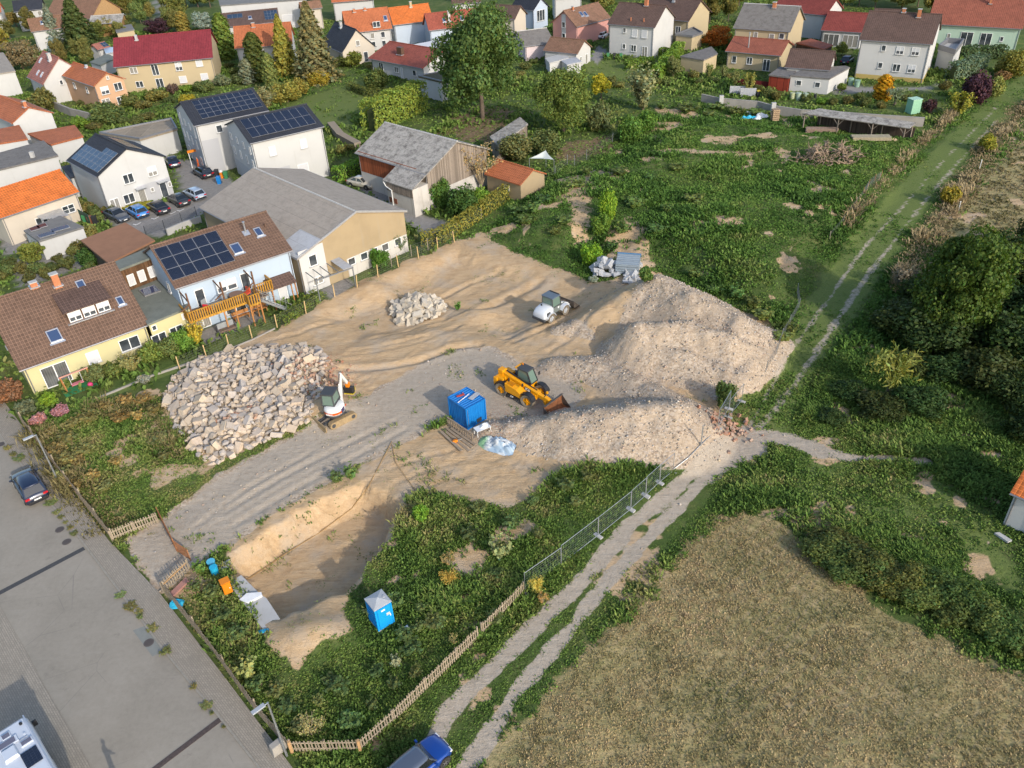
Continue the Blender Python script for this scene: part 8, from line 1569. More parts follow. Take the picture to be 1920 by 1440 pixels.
def loft(b, secs, mi=0, sm=True, cap=True):
    """secs: list of closed rings with the same number of points"""
    n = len(secs[0]); o = []
    vs = [p for s_ in secs for p in s_]; fs = []
    for i in range(len(secs)-1):
        for j in range(n): fs.append((i*n+j, i*n+(j+1) % n, (i+1)*n+(j+1) % n, (i+1)*n+j))
    if cap: fs += [tuple(range(n-1, -1, -1)), tuple(range((len(secs)-1)*n, len(secs)*n))]
    b.add(vs, fs, mi, None, sm)
CARP = {  # (x fraction, body top z, half width) and greenhouse (x0 base rear, x1 roof rear, x2 roof front, x3 base front)
 'suv': ([(0, .55, .80), (.02, .98, .92), (.12, 1.04, .97), (.3, 1.05, 1.), (.55, 1.05, 1.), (.72, 1.03, .98), (.88, .97, .94), (.97, .84, .84), (1, .62, .72)], (.02, .13, .58, .74), 1.62),
 'hatch': ([(0, .5, .80), (.02, .90, .93), (.1, .96, .98), (.3, .97, 1.), (.6, .95, 1.), (.74, .90, .98), (.9, .80, .92), (.98, .66, .82), (1, .5, .72)], (.03, .14, .55, .76), 1.48),
 'sedan': ([(0, .5, .82), (.015, .92, .92), (.15, .98, .97), (.3, .97, 1.), (.55, .95, 1.), (.72, .92, .98), (.9, .80, .93), (.985, .66, .84), (1, .5, .75)], (.12, .30, .55, .72), 1.44),
 'mini': ([(0, .5, .82), (.02, .84, .92), (.12, .92, .98), (.3, .93, 1.), (.6, .92, 1.), (.72, .90, 1.), (.86, .84, .97), (.96, .74, .85), (1, .52, .66)], (.03, .10, .60, .70), 1.41)}
def car(label, rear, front, kind, L, W_, pm, roofm=None, rimm=RIMM, cat='car', name='parked_car', plate=True, brand=None):
    A, B = at(*rear), at(*front); d = B-A; rz = math.atan2(d.y, d.x); prof, gh, H_ = CARP[kind]; hw = W_/2
    t_ = TH(name, label, cat, A+Vector((0, 0, .03)), rz); zb = .24
    def ring(x, zt, w): w *= hw; m = zb+(zt-zb)*.62; return [(x, -w*.86, zb), (x, -w*.99, zb+.14), (x, -w, m), (x, -w*.95, zt-.03), (x, -w*.80, zt+.01), (x, 0, zt+.045), (x, w*.80, zt+.01), (x, w*.95, zt-.03), (x, w, m), (x, w*.99, zb+.14), (x, w*.86, zb)]
    b = MB(); loft(b, [ring(f*L, zt, w) for f, zt, w in prof]); part('body', b, pm, t_)
    zt = lambda f: np.interp(f, [p[0] for p in prof], [p[1] for p in prof]); x0, x1, x2, x3 = [g_*L for g_ in gh]; zb0, zb3 = zt(gh[0])-.02, zt(gh[3])-.02; wb, wr = hw*.90, hw*.70
    b = MB(); b.add([(x0, -wb*.92, zb0), (x3, -wb*.93, zb3), (x3, wb*.93, zb3), (x0, wb*.92, zb0), (x1, -wr*.95, H_-.05), (x2, -wr*.96, H_-.05), (x2, wr*.96, H_-.05), (x1, wr*.95, H_-.05)], [(0, 1, 5, 4), (1, 2, 6, 5), (2, 3, 7, 6), (3, 0, 4, 7), (4, 5, 6, 7)]); part('windows', b, CGL, t_)
    b = MB(); xm = (x1+x2)/2; secs = []
    for x, w, z in [(x1-.06, wr*.90, H_-.07), (x1+.15, wr*.98, H_-.02), (xm, wr*1.02, H_), (x2-.15, wr*.99, H_-.02), (x2+.05, wr*.90, H_-.07)]: secs.append([(x, -w, z-.05), (x, -w*.97, z), (x, -w*.5, z+.025), (x, w*.5, z+.025), (x, w*.97, z), (x, w, z-.05)])
    loft(b, secs); part('roof', b, roofm or pm, t_)
    b = MB()
    for s in (-1, 1):
        b.beam((x0+.02, s*wb*.92, zb0), (x1, s*wr*.95, H_-.05), .07, .06); b.beam((x3-.0, s*wb*.935, zb3), (x2, s*wr*.96, H_-.05), .06, .05); b.beam(((x1+x2)/2, s*wb*.94, zt(.4)-.02), ((x1+x2)/2, s*wr*.99, H_-.05), .06, .04)
    part('pillars', b, roofm or pm, t_, kind='stuff')
    r = .33 if kind != 'suv' else .37
    add_wheels(t_, [(L*.19, s*(hw-.10), r) for s in (-1, 1)]+[(L*.81, s*(hw-.10), r) for s in (-1, 1)], r, .22, TYRE, rimm)
    b = MB()
    for x in (L*.19, L*.81):
        for s in (-1, 1): b.cyl((x, s*(hw-.25), r+.02), (x, s*(hw+.004), r+.02), r+.06, n=18)
    part('wheel_arches', b, TRIM, t_, kind='stuff')
    for s in (-1, 1):
        part('headlight', MB().box((L*.955, s*hw*.66, zt(.95)-.12), (.22, .32, .14)), LAMPW, t_, .03); part('tail_light', MB().box((.04, s*hw*.72, zb0-.14), (.14, .34, .16)), LAMPR, t_, .02); part('wing_mirror', MB().box((x3-.15, s*(hw+.08), zb3+.06), (.13, .2, .13)), pm, t_, .03)
        part('door_handle', MB().box((xm-.1, s*(hw+.005), zt(.4)-.2), (.16, .03, .03)), TRIM, t_)
    part('rear_bumper', MB().box((-.0, 0, .42), (.12, hw*1.6, .22)), TRIM, t_, .03); part('front_grille', MB().box((L-.03, 0, .42), (.1, hw*1.1, .22)), TRIM, t_, .02)
    if plate: part('number_plate', MB().box((-.07, 0, .62), (.02, .52, .12)), PLATE, t_); part('number_plate', MB().box((L+.03, 0, .45), (.02, .5, .11)), PLATE, t_)
    return t_
def dirp(px, ref0, ref1, L):
    """pixel pair -> rear point and a point L metres further along the ground direction ref0->ref1"""
    return px
PBLK = paint('black_car_paint', (.012, .015, .026)); PNAVY = paint('dark_blue_paint', (.010, .018, .045)); PGREY = paint('slate_grey_paint', (.06, .075, .10)); PBLUE = paint('bright_blue_paint', (.04, .20, .50)); PDK = paint('dark_grey_paint', (.03, .034, .04)); PSIL = paint('silver_blue_paint', (.36, .43, .52)); PBEI = paint('beige_paint', (.46, .42, .34), 0); PMINI = paint('deep_blue_paint', (.004, .05, .27)); PGR = paint('grey_roof_paint', (.09, .11, .15)); PWHC = paint('white_car_paint', (.6, .6, .6), 0)
car('dark blue-black hatchback SUV parked on the street at the left', (77, 947), (30, 872), 'suv', 4.35, 1.82, PNAVY)
car('deep blue small car with grey roof driving on the dirt track at the bottom', (735, 1490), (842, 1398), 'mini', 3.75, 1.70, PMINI, PGR, name='small_car')
car('slate grey car at the left end of the parking bays', (205, 405), (245, 422), 'sedan', 4.5, 1.8, PGREY)
car('bright blue car in the parking bays', (272, 412), (240, 393), 'hatch', 4.2, 1.8, PBLUE)
car('glossy black car right of the bright blue one', (312, 405), (280, 384), 'sedan', 4.6, 1.82, PBLK)
car('dark car at the right end of the bays next to the silver car', (350, 390), (318, 371), 'sedan', 4.5, 1.8, PDK)
car('silver blue car partly hidden behind the grey barn roof', (380, 378), (350, 363), 'hatch', 4.2, 1.78, PSIL)
car('black hatchback standing before the garages of the twin houses', (394, 337), (366, 321), 'hatch', 4.2, 1.8, PBLK)
car('dark car half hidden behind the white solar house', (331, 318), (318, 303), 'sedan', 4.4, 1.8, PNAVY)
car('old beige saloon parked along the red barn wall', (657, 347), (693, 354), 'sedan', 4.4, 1.75, PBEI)
car('dark blue car beside the large white house', (1582, 124), (1594, 114), 'hatch', 4.0, 1.75, PNAVY)
car('white car behind the small white garage house', (1124, 76), (1134, 70), 'hatch', 4.0, 1.75, PWHC)
# motorhome at the lower left corner
MHW = paint('motorhome_white', (.52, .56, .62), 0); MH2 = flat('motorhome_grey_white', (.50, .54, .60), .35, var=.05)
E0 = G(46, 1336, 2.9); E1 = G(106, 1441, 2.9); u = (E1-E0)[:2]; u /= np.hypot(*u); n_ = np.array([-u[1], u[0]]); 
if n_ @ (np.array(G(-60, 1400, 2.9)[:2])-E0[:2]) < 0: n_ = -n_
mw = 2.35; c0 = E0[:2]+n_*mw/2; t_ = TH('motorhome', 'white motorhome with roof hatches in the lower left corner of the photo', 'motorhome', (c0[0], c0[1], .03), math.atan2(u[1], u[0]))
Lm = 6.6; sy = 1 if (np.array([-math.sin(t_.rotation_euler[2]), math.cos(t_.rotation_euler[2])]) @ n_) < 0 else -1     # local y sign of the street side
b = MB(); secs = []
for x, w, z0, z1 in [(.0, .86, .7, 2.55), (.08, .93, .6, 2.74), (.3, .99, .5, 2.84), (.9, 1, .45, 2.86), (Lm-.6, 1, .45, 2.86), (Lm-.1, .97, .5, 2.8), (Lm, .92, .6, 2.7)]:
    hw = mw/2*w; secs.append([(x, -hw*.96, z0), (x, -hw, z0+.3), (x, -hw, z1-.22), (x, -hw*.94, z1-.06), (x, -hw*.85, z1), (x, hw*.85, z1), (x, hw*.94, z1-.06), (x, hw, z1-.22), (x, hw, z0+.3), (x, hw*.96, z0)])
loft(b, secs); part('body', b, MHW, t_)
zr = 2.865
part('roof_panel', MB().box((Lm/2+.05, 0, zr), (Lm-.5, mw*.80, .03)), MH2, t_); part('roof_rail', MB().box((Lm/2, sy*mw*.445, zr-.01), (Lm-.2, .07, .06)), ALU, t_); part('roof_rail', MB().box((Lm/2, -sy*mw*.445, zr-.01), (Lm-.2, .07, .06)), ALU, t_)
def hatch(x, y, w, l, m=None):
    o = part('roof_hatch', MB().box((x, y, zr+.06), (l, w, .1)), MH2, t_, .03); part('hatch_window', MB().box((x, y, zr+.12), (l*.72, w*.8, .02)), flat('hatch_plastic', (.13, .13, .17), .2), o)
hatch(.85, sy*-.05, .45, .4); hatch(1.35, -sy*.25, 1.25, .5); hatch(2.0, sy*.62, .62, .38); o = part('air_conditioner', MB().box((2.15, -sy*.25, zr+.12), (.85, .75, .22), top=.85), MHW, t_, .04)
part('vent_cap', MB().cyl((.62, sy*.78, zr), (.62, sy*.78, zr+.12), .08, n=12), TRIM, t_); part('roof_lath', MB().box((1.62, sy*.48, zr+.05), (.05, .6, .05)), ALU, t_); part('solar_panel', MB().box((3.1, sy*.5, zr+.06), (1.1, .8, .04)), SOLC, t_); part('aerial', MB().cyl((1.4, sy*.7, zr), (1.4, sy*.7, zr+.1), .06, n=10), MHW, t_)
for s in (-1, 1): part('side_window', MB().box((2.2, s*(mw/2+.003), 1.8), (1.2, .03, .6)), CGL, t_)
add_wheels(t_, [(1.2, s*(mw/2-.18), .36) for s in (-1, 1)]+[(Lm-1.4, s*(mw/2-.18), .36) for s in (-1, 1)], .36, .24)
part('wing_mirror', MB().box((.15, sy*(mw/2+.14), 1.9), (.14, .24, .4)), TRIM, t_, .03); part('rear_panel', MB().box((.0, 0, 1.2), (.06, 1.6, .5)), TRIM, t_)
# ------------------------------------------------------------------ telehandler
YEL = flat('machine_yellow', (.70, .295, .004), .42, var=.10, sc=3); MBLK = flat('machine_black', (.02, .02, .022), .5); MDK = flat('machine_dark_grey', (.05, .052, .055), .6); STEEL = flat('worn_steel', (.13, .105, .085), .6, metal=.4, var=.4, sc=4); RUSTB = flat('rusty_bucket', (.20, .075, .03), .75, var=.45, sc=3); LOGOW = flat('logo_white', (.78, .78, .76), .5, var=.02)
def text_mesh(s, size, mat, ext=.006):
    cu = bpy.data.curves.new('lettering', 'FONT'); cu.body = s; cu.size = size; cu.extrude = ext; cu.align_x = 'CENTER'; cu.align_y = 'CENTER'; cu.offset = .008
    o = bpy.data.objects.new('lettering', cu); COL.objects.link(o); dg = bpy.context.evaluated_depsgraph_get(); me = bpy.data.meshes.new_from_object(o.evaluated_get(dg)); bpy.data.objects.remove(o); me.materials.clear(); me.materials.append(mat); return me
A, B = at(944, 742), at(988, 763); d = B-A; rz = math.atan2(d.y, d.x); wb = 2.95; nrm = Vector((-math.sin(rz), math.cos(rz), 0)); mid = (A+B)/2
t_ = TH('telehandler', 'yellow telehandler with lowered boom and rusty bucket at the gravel heap', 'telehandler', mid+nrm*.98+Vector((0, 0, .0)), rz)
# local frame: x forward, y left; the photo looks at the right side (y = -1.15)
R_ = .64
add_wheels(t_, [(-wb/2, -.95, R_), (-wb/2, .95, R_), (wb/2, -.95, R_), (wb/2, .95, R_)], R_, .46, TYRED, YEL, 4, {2: .12, 3: .12})
part('chassis', MB().box((0, 0, .85), (3.9, .95, .5)).box((-1.9, 0, 1.15), (.9, 1.7, .9)), YEL, t_, .05); part('belly', MB().box((0, 0, .58), (2.2, 1.2, .2)), MBLK, t_)
part('counterweight', MB().box((-2.25, 0, 1.15), (.45, 2.0, .8)), YEL, t_, .08); 
b = MB(); b.prism([(-.95, .75), (.85, .68), (.85, 1.15), (.35, 1.42), (-.95, 1.62)], -1.2, -.45); eo = part('engine_cover', b, YEL, t_, .04)
for i in range(7): part('louvre', MB().box((-.62+i*.16, -1.0+.0, 1.585-.0-.028*i), (.07, .32, .03)), flat('louvre_shadow_yellow', (.40, .17, .004), .6), eo, rotation=0) if False else part('louvre', MB().beam((-.85, -.62-.08*i, 1.62), (-.1, -.62-.08*i, 1.545), .03, .03), flat('louvre_yellow', (.55, .22, .004), .5), eo)
part('side_step', MB().box((.0, -1.12, .55), (1.2, .25, .16)), MBLK, t_, .02); lt = text_mesh('JCB', .22, LOGOW); o = OB('lettering', lt, t_, (-.1, -1.253, .56)); o.rotation_euler = (math.pi/2, 0, 0)
for x in (-wb/2, wb/2):
    for s in (-1, 1):
        b = MB(); n = 9
        for i in range(n): a0, a1 = rad(15+150*i/n), rad(15+150*(i+1)/n); b.beam((x+.76*math.cos(a0), s*.95, R_+.76*math.sin(a0)), (x+.76*math.cos(a1), s*.95, R_+.76*math.sin(a1)), .5, .05)
        part('mudguard', b, MBLK if s*1 < 0 or True else YEL, t_)
# cab on the left side
def cab(root, x0, x1, y0, y1, z0, z1, fx=.15, rx=.1, roofm=MDK, gm=CABG, pm=MBLK, lower=None):
    b = MB(); b.add([(x0, y0, z0), (x1, y0, z0), (x1, y1, z0), (x0, y1, z0), (x0+rx, y0+.05, z1), (x1-fx, y0+.05, z1), (x1-fx, y1-.05, z1), (x0+rx, y1-.05, z1)], [(0, 1, 5, 4), (1, 2, 6, 5), (2, 3, 7, 6), (3, 0, 4, 7)]); c_ = part('cab_glass', b, gm, root)
    P0 = [(x0, y0, z0), (x1, y0, z0), (x1, y1, z0), (x0, y1, z0)]; P1 = [(x0+rx, y0+.05, z1), (x1-fx, y0+.05, z1), (x1-fx, y1-.05, z1), (x0+rx, y1-.05, z1)]; b = MB()
    for p, q in zip(P0, P1): b.beam(p, q, .09, .09)
    for P in (P0, P1):
        for i in range(4): b.beam(P[i], P[(i+1) % 4], .08, .08)
    part('cab_frame', b, pm, root)
    part('cab_roof', MB().box(((x0+rx+x1-fx)/2, (y0+y1)/2, z1+.05), (x1-fx-x0-rx+.16, y1-y0+.08, .12)), roofm, root, .04)
    return c_
part('cab_base', MB().box((.05, .72, 1.05), (1.55, .85, .75)), YEL, t_, .05); cab(t_, -.75, .85, .28, 1.15, 1.4, 2.45, .45, .12); part('roof_glass', MB().box((.0, .71, 2.52), (.7, .6, .03)), CGL, t_); part('cab_guard', MB().box((-.72, .72, 2.48), (.5, .95, .1)), YEL, t_, .03); part('seat', MB().box((-.15, .7, 1.5), (.5, .5, .15)).box((-.4, .7, 1.85), (.12, .5, .6)), flat('seat_fabric', (.16, .15, .08), .9), t_); part('beacon', MB().cyl((-.6, .95, 2.53), (-.6, .95, 2.7), .07, n=10), ORP, t_)
# boom along the right of the cab, dropping to the front
b0, b1 = Vector((-2.15, -.16, 1.78)), Vector((2.1, -.16, 1.08)); part('boom', MB().beam(b0, b1, .42, .46), YEL, t_, .03); part('boom_top_hoses', MB().beam(b0+Vector((.5, .12, .27)), b1+Vector((-.3, .12, .27)), .12, .06), MBLK, t_); part('boom_pivot', MB().box((-2.1, -.12, 1.75), (.6, .6, .7)), YEL, t_, .06)
ib0 = b1-(b1-b0).normalized()*.3; i1 = b1+(b1-b0).normalized()*.75; part('inner_boom', MB().beam(ib0, i1, .32, .36), YEL, t_, .02)
bd = (b1-b0).normalized(); ang = math.atan2(bd.z, bd.x)
o = OB('lettering', text_mesh('JCB', .34, LOGOW), t_, tuple(b0.lerp(b1, .74)+Vector((0, -.222, 0)))); o.rotation_euler = (math.pi/2, -0, 0); o.rotation_euler = (Matrix.Rotation(-ang, 3, 'Y') @ Matrix.Rotation(math.pi/2, 3, 'X')).to_euler()
part('logo_plate', MB().beam(b0.lerp(b1, .66)+Vector((0, -.212, 0)), b0.lerp(b1, .82)+Vector((0, -.212, 0)), .012, .38), MBLK, t_)
b = MB(); b.beam(i1+Vector((-.1, 0, .05)), i1+Vector((.42, 0, -.12)), .34, .5).beam(i1+Vector((.35, 0, .05)), i1+Vector((.62, 0, -.72)), .3, .3).beam(i1+Vector((.0, .25, -.1)), i1+Vector((.5, .25, -.75)), .08, .25).beam(i1+Vector((.0, -.25, -.1)), i1+Vector((.5, -.25, -.75)), .08, .25); part('boom_head', b, YEL, t_, .02)
part('carriage', MB().box((i1.x+.62, -.12, .55), (.14, 1.2, .75)), YEL, t_, .02); part('tilt_ram', MB().cyl((i1.x-.1, -.12, 1.2), (i1.x+.55, -.12, .85), .07, n=10), STEEL, t_); part('lift_ram', MB().cyl((-.6, -.12, .95), (1.2, -.12, 1.15), .08, n=10), flat('red_ram', (.35, .03, .02), .5), t_); part('work_light', MB().box((i1.x-.15, .22, 1.35), (.16, .2, .22)), YEL, t_, .03)
bx = i1.x+.72; b = MB(); th = .03; prof = [(0, 1.15), (.0, .35), (.12, .08), (.45, .0), (1.05, .05)]; Wk = 2.45
for s_ in (-1, 1):
    y = -.12+s_*Wk/2; b.add([(bx, y-th/2, 1.15), (bx, y-th/2, .35), (bx+.12, y-th/2, .08), (bx+.45, y-th/2, 0), (bx+1.05, y-th/2, .05), (bx, y+th/2, 1.15), (bx, y+th/2, .35), (bx+.12, y+th/2, .08), (bx+.45, y+th/2, 0), (bx+1.05, y+th/2, .05)], [(0, 1, 2, 3, 4), (9, 8, 7, 6, 5)]+[(i, (i+1) % 5, 5+(i+1) % 5, 5+i) for i in range(5)], 1)
for p, q in zip(prof[:-1], prof[1:]):
    b.beam((bx+p[0], -.12, p[1]), (bx+q[0], -.12, q[1]), Wk, .04, 0)
b.beam((bx, -.12, 1.15), (bx+.22, -.12, 1.22), Wk, .05, 1)
part('bucket', b, [RUSTB, STEEL], t_)
part('exhaust', MB().cyl((-.8, -.75, 1.5), (-.8, -.75, 1.95), .06, n=10), MBLK, t_); part('tail_light', MB().box((-2.48, -.8, 1.35), (.06, .2, .14)), LAMPR, t_); part('tail_light', MB().box((-2.48, .8, 1.35), (.06, .2, .14)), LAMPR, t_); part('wing_mirror', MB().box((.75, -.75, 1.85), (.05, .2, .3)), MBLK, t_, .01); part('wing_mirror', MB().box((.85, 1.4, 2.0), (.05, .22, .32)), MBLK, t_, .01)
# ------------------------------------------------------------------ mini excavator
EWH = flat('machine_white', (.64, .64, .62), .4, var=.05); EOR = flat('machine_orange', (.62, .09, .01), .45); CLAY = flat('clay_caked_steel', (.30, .215, .115), .9, var=.3, sc=6, bump=.4)
A, B = at(620, 806), at(666, 783); d = B-A; rz = math.atan2(d.y, d.x); nrm = Vector((-math.sin(rz), math.cos(rz), 0)); t_ = TH('mini_excavator', 'white mini excavator with grey cab and orange stripe in front of the rubble heap', 'excavator', (A+B)/2+nrm*.85, rz); t_.scale = (1.14,)*3
for s in (-1, 1):
    b = MB(); n = 14; L2, Rr = .85, .27; ringp = []
    for i in range(n): a = math.pi/2+math.pi*i/(n-1); ringp.append((-L2+Rr*math.cos(a), Rr+Rr*math.sin(a)))
    for i in range(n): a = -math.pi/2+math.pi*i/(n-1); ringp.append((L2+Rr*math.cos(a), Rr+Rr*math.sin(a)))
    b.prism(ringp, s*.78-.19, s*.78+.19); tr_ = part('track', b, CLAY, t_)
    pads = MB()
    for i in range(len(ringp)):
        p, q = ringp[i], ringp[(i+1) % len(ringp)]; k_ = max(1, int(math.hypot(q[0]-p[0], q[1]-p[1])/.13))
        for j in range(k_): x = p[0]+(q[0]-p[0])*(j+.5)/k_; z = p[1]+(q[1]-p[1])*(j+.5)/k_; pads.beam((x, s*.78-.2, z), (x, s*.78+.2, z), .05, .05)
    part('track_pad', pads, CLAY, tr_, kind='stuff')
    for x in (-L2, L2): part('sprocket', MB().cyl((x, s*.78-.2, Rr), (x, s*.78+.2, Rr), .17, n=12), MDK, tr_)
part('undercarriage', MB().box((0, 0, .42), (1.2, 1.2, .3)), MDK, t_, .04); part('blade_arm', MB().beam((-.5, -.35, .4), (-1.45, -.35, .25), .12, .14).beam((-.5, .35, .4), (-1.45, .35, .25), .12, .14), MDK, t_, kind='stuff'); part('dozer_blade', MB().box((-1.5, 0, .24), (.09, 1.95, .42)).box((-1.55, 0, .05), (.16, 1.95, .06)), CLAY, t_, .02); part('blade_ram', MB().cyl((-.5, 0, .5), (-1.4, 0, .3), .06, n=8), STEEL, t_); part('slew_ring', MB().cyl((0, 0, .55), (0, 0, .72), .5, n=18), MDK, t_)
# upper body, turned towards the excavation
U = rad(38); RT = RZ(U); up = OB('upper_body', None, t_, (0, 0, 0), U)
hull = []
for a in range(24):
    t0 = 6.283*a/24; c_, s_ = math.cos(t0), math.sin(t0); hull.append((.92*c_-.10 if c_ < 0 else .70*c_-.10, .80*s_))
def ring_ex(b, pts, levels): 
    secs = [[(x*k_, y*k_, z) for x, y in pts] for z, k_ in levels]; loft(b, secs)
part('deck', (lambda b: (ring_ex(b, hull, [(.70, .90), (.74, .98), (.95, 1.0)]), b)[1])(MB()), MDK, up); part('engine_hood', (lambda b: (ring_ex(b, hull, [(.95, .995), (1.22, .98), (1.42, .90), (1.5, .72)]), b)[1])(MB()), EWH, up)
b = MB()
for a in range(9, 17): 
    x, y = hull[a]; x2, y2 = hull[a+1]; k_ = 1.012; b.add([(x*k_, y*k_, 1.02), (x2*k_, y2*k_, 1.02), (x2*k_, y2*k_, 1.2), (x*k_, y*k_, 1.2)], [(0, 1, 2, 3)])
part('stripe', b, EOR, up)
o = OB('lettering', text_mesh('bobcat', .17, LOGOW, .004), up, (-1.045, .06, 1.11)); o.rotation_euler = (math.pi/2, 0, -math.pi/2)
part('side_grille', MB().box((-.35, -.765, 1.18), (.42, .05, .3)), flat('grille_purple_grey', (.05, .04, .10), .5), up); part('stripe', MB().box((.12, -.745, 1.2), (.4, .04, .1)), EOR, up)
part('cab_base', MB().box((.12, .28, 1.3), (1.15, .95, .7)), MDK, up, .05); cab(up, -.48, .68, -.18, .76, 1.5, 2.42, .12, .06, MDK, CABG, MDK); part('seat', MB().box((0, .3, 1.55), (.45, .45, .12)).box((-.22, .3, 1.85), (.1, .45, .55)), MBLK, up)
part('swing_post', MB().box((.92, -.05, .85), (.4, .32, .5)), EWH, up, .04)
p0, p1, p2 = Vector((1.0, -.05, 1.0)), Vector((1.35, -.05, 2.1)), Vector((1.75, -.05, 2.95)); p3 = Vector((2.55, -.05, 1.55)); part('boom', MB().beam(p0, p1, .2, .32).beam(p1, p2, .2, .28), EWH, up, .02); part('boom_ram', MB().cyl(p0+Vector((.15, 0, 0)), p1+Vector((.28, 0, .1)), .06, n=8), STEEL, up); part('stick', MB().beam(p2-Vector((.1, 0, -.02)), p3, .16, .24), EWH, up, .02); part('stick_ram', MB().cyl(p1+Vector((-.18, 0, .3)), p2+Vector((-.12, 0, .08)), .055, n=8), STEEL, up)
part('quick_hitch', MB().box((2.6, -.05, 1.35), (.3, .3, .4)), ORP, up, .03); b = MB(); prof = [(2.42, 1.15), (2.55, .55), (2.85, .42), (3.05, .62), (3.0, 1.0)]
b.prism(prof, -.40, .32); part('bucket', b, MBLK, up, .02); part('bucket_rim', MB().beam((2.5, -.04, .50), (2.95, -.04, .42), .76, .06).beam((3.03, -.04, .55), (3.05, -.04, .85), .74, .07), flat('bucket_yellow', (.55, .40, .02), .6), up, kind='stuff')
# ------------------------------------------------------------------ wheel loader
A, B = at(1033, 605), at(1059, 591); d = B-A; rz = math.atan2(d.y, d.x); nrm = Vector((-math.sin(rz), math.cos(rz), 0)); t_ = TH('wheel_loader', 'white compact wheel loader with grey cab standing on the sand', 'wheel loader', (A+B)/2+nrm*.80, rz); wb = max(2.0, min(2.6, d.length)); Rr = .52
add_wheels(t_, [(-wb/2, -.78, Rr), (-wb/2, .78, Rr), (wb/2, -.78, Rr), (wb/2, .78, Rr)], Rr, .40, TYRED, flat('light_grey_rim', (.45, .46, .47), .5), 4); LW_ = flat('loader_white', (.58, .60, .62), .35, var=.05); LG = flat('loader_green_grey', (.16, .18, .17), .5)
b = MB(); secs = []
for x, w, z0, z1 in [(-2.05, .62, .62, 1.05), (-1.98, .78, .55, 1.28), (-1.6, .84, .55, 1.52), (-1.0, .84, .6, 1.66), (-.62, .80, .65, 1.68)]: secs.append([(x, -w, z0), (x, -w*1.02, (z0+z1)/2), (x, -w*.93, z1-.12), (x, -w*.72, z1), (x, w*.72, z1), (x, w*.93, z1-.12), (x, w*1.02, (z0+z1)/2), (x, w, z0)])
loft(b, secs); eh = part('engine_hood', b, LW_, t_); part('rear_bumper', MB().box((-1.98, 0, .58), (.3, 1.6, .28)), MDK, t_, .05); part('side_grille', MB().box((-1.45, -.85, 1.15), (.5, .04, .4)), MDK, eh); part('exhaust_cap', MB().cyl((-1.15, .35, 1.62), (-1.15, .35, 1.78), .08, n=10), MBLK, eh)
o = OB('lettering', text_mesh('KRAMER', .17, flat('logo_dark', (.10, .11, .14), .5), .004), eh, (-1.985, 0, 1.14)); o.rotation_euler = (rad(62), 0, -math.pi/2)
part('chassis', MB().box((.1, 0, .65), (3.0, .8, .4)), LG, t_, .04); part('cab_base', MB().box((-.05, 0, 1.1), (1.25, 1.35, .75)), LG, t_, .05); cab(t_, -.68, .62, -.70, .70, 1.45, 2.42, .16, .05, flat('cab_roof_blue_grey', (.10, .13, .16), .5), CABG, MDK); part('light_bar', MB().box((.45, 0, 2.55), (.12, 1.2, .1)), MBLK, t_, .02); part('seat', MB().box((-.1, 0, 1.5), (.45, .45, .12)).box((-.32, 0, 1.8), (.1, .45, .55)), MBLK, t_); part('door_emblem', MB().cyl((.25, -.690, 1.18), (.25, -.705, 1.18), .11, n=14), LOGOW, t_)
for x in (-wb/2, wb/2):
    for s in (-1, 1):
        b = MB(); n = 8
        for i in range(n): a0, a1 = rad(10+150*i/n), rad(10+150*(i+1)/n); b.beam((x+.63*math.cos(a0), s*.78, Rr+.63*math.sin(a0)), (x+.63*math.cos(a1), s*.78, Rr+.63*math.sin(a1)), .46, .05)
        part('mudguard', b, LW_, t_)
part('front_frame', MB().box((1.2, 0, .9), (.7, .8, .5)), LG, t_, .04); b = MB()
for s in (-.32, .32): b.beam((1.0, s, 1.25), (2.0, s, .75), .12, .22).beam((2.0, s, .78), (2.35, s, .4), .1, .2)
part('lift_arm', b, LW_, t_, kind='stuff'); part('tilt_ram', MB().cyl((1.1, 0, 1.35), (2.1, 0, .9), .07, n=8), STEEL, t_); bx = 2.4; b = MB()
prof = [(0, .95), (0, .30), (.12, .08), (.40, .02), (.95, .05)]
for s_ in (-1, 1):
    y = s_*.95; b.add([(bx+x, y-.02, z) for x, z in prof]+[(bx+x, y+.02, z) for x, z in prof], [(0, 1, 2, 3, 4), (9, 8, 7, 6, 5)]+[(i, (i+1) % 5, 5+(i+1) % 5, 5+i) for i in range(5)])
for p, q in zip(prof[:-1], prof[1:]): b.beam((bx+p[0], 0, p[1]), (bx+q[0], 0, q[1]), 1.9, .04)
part('bucket', b, STEEL, t_)
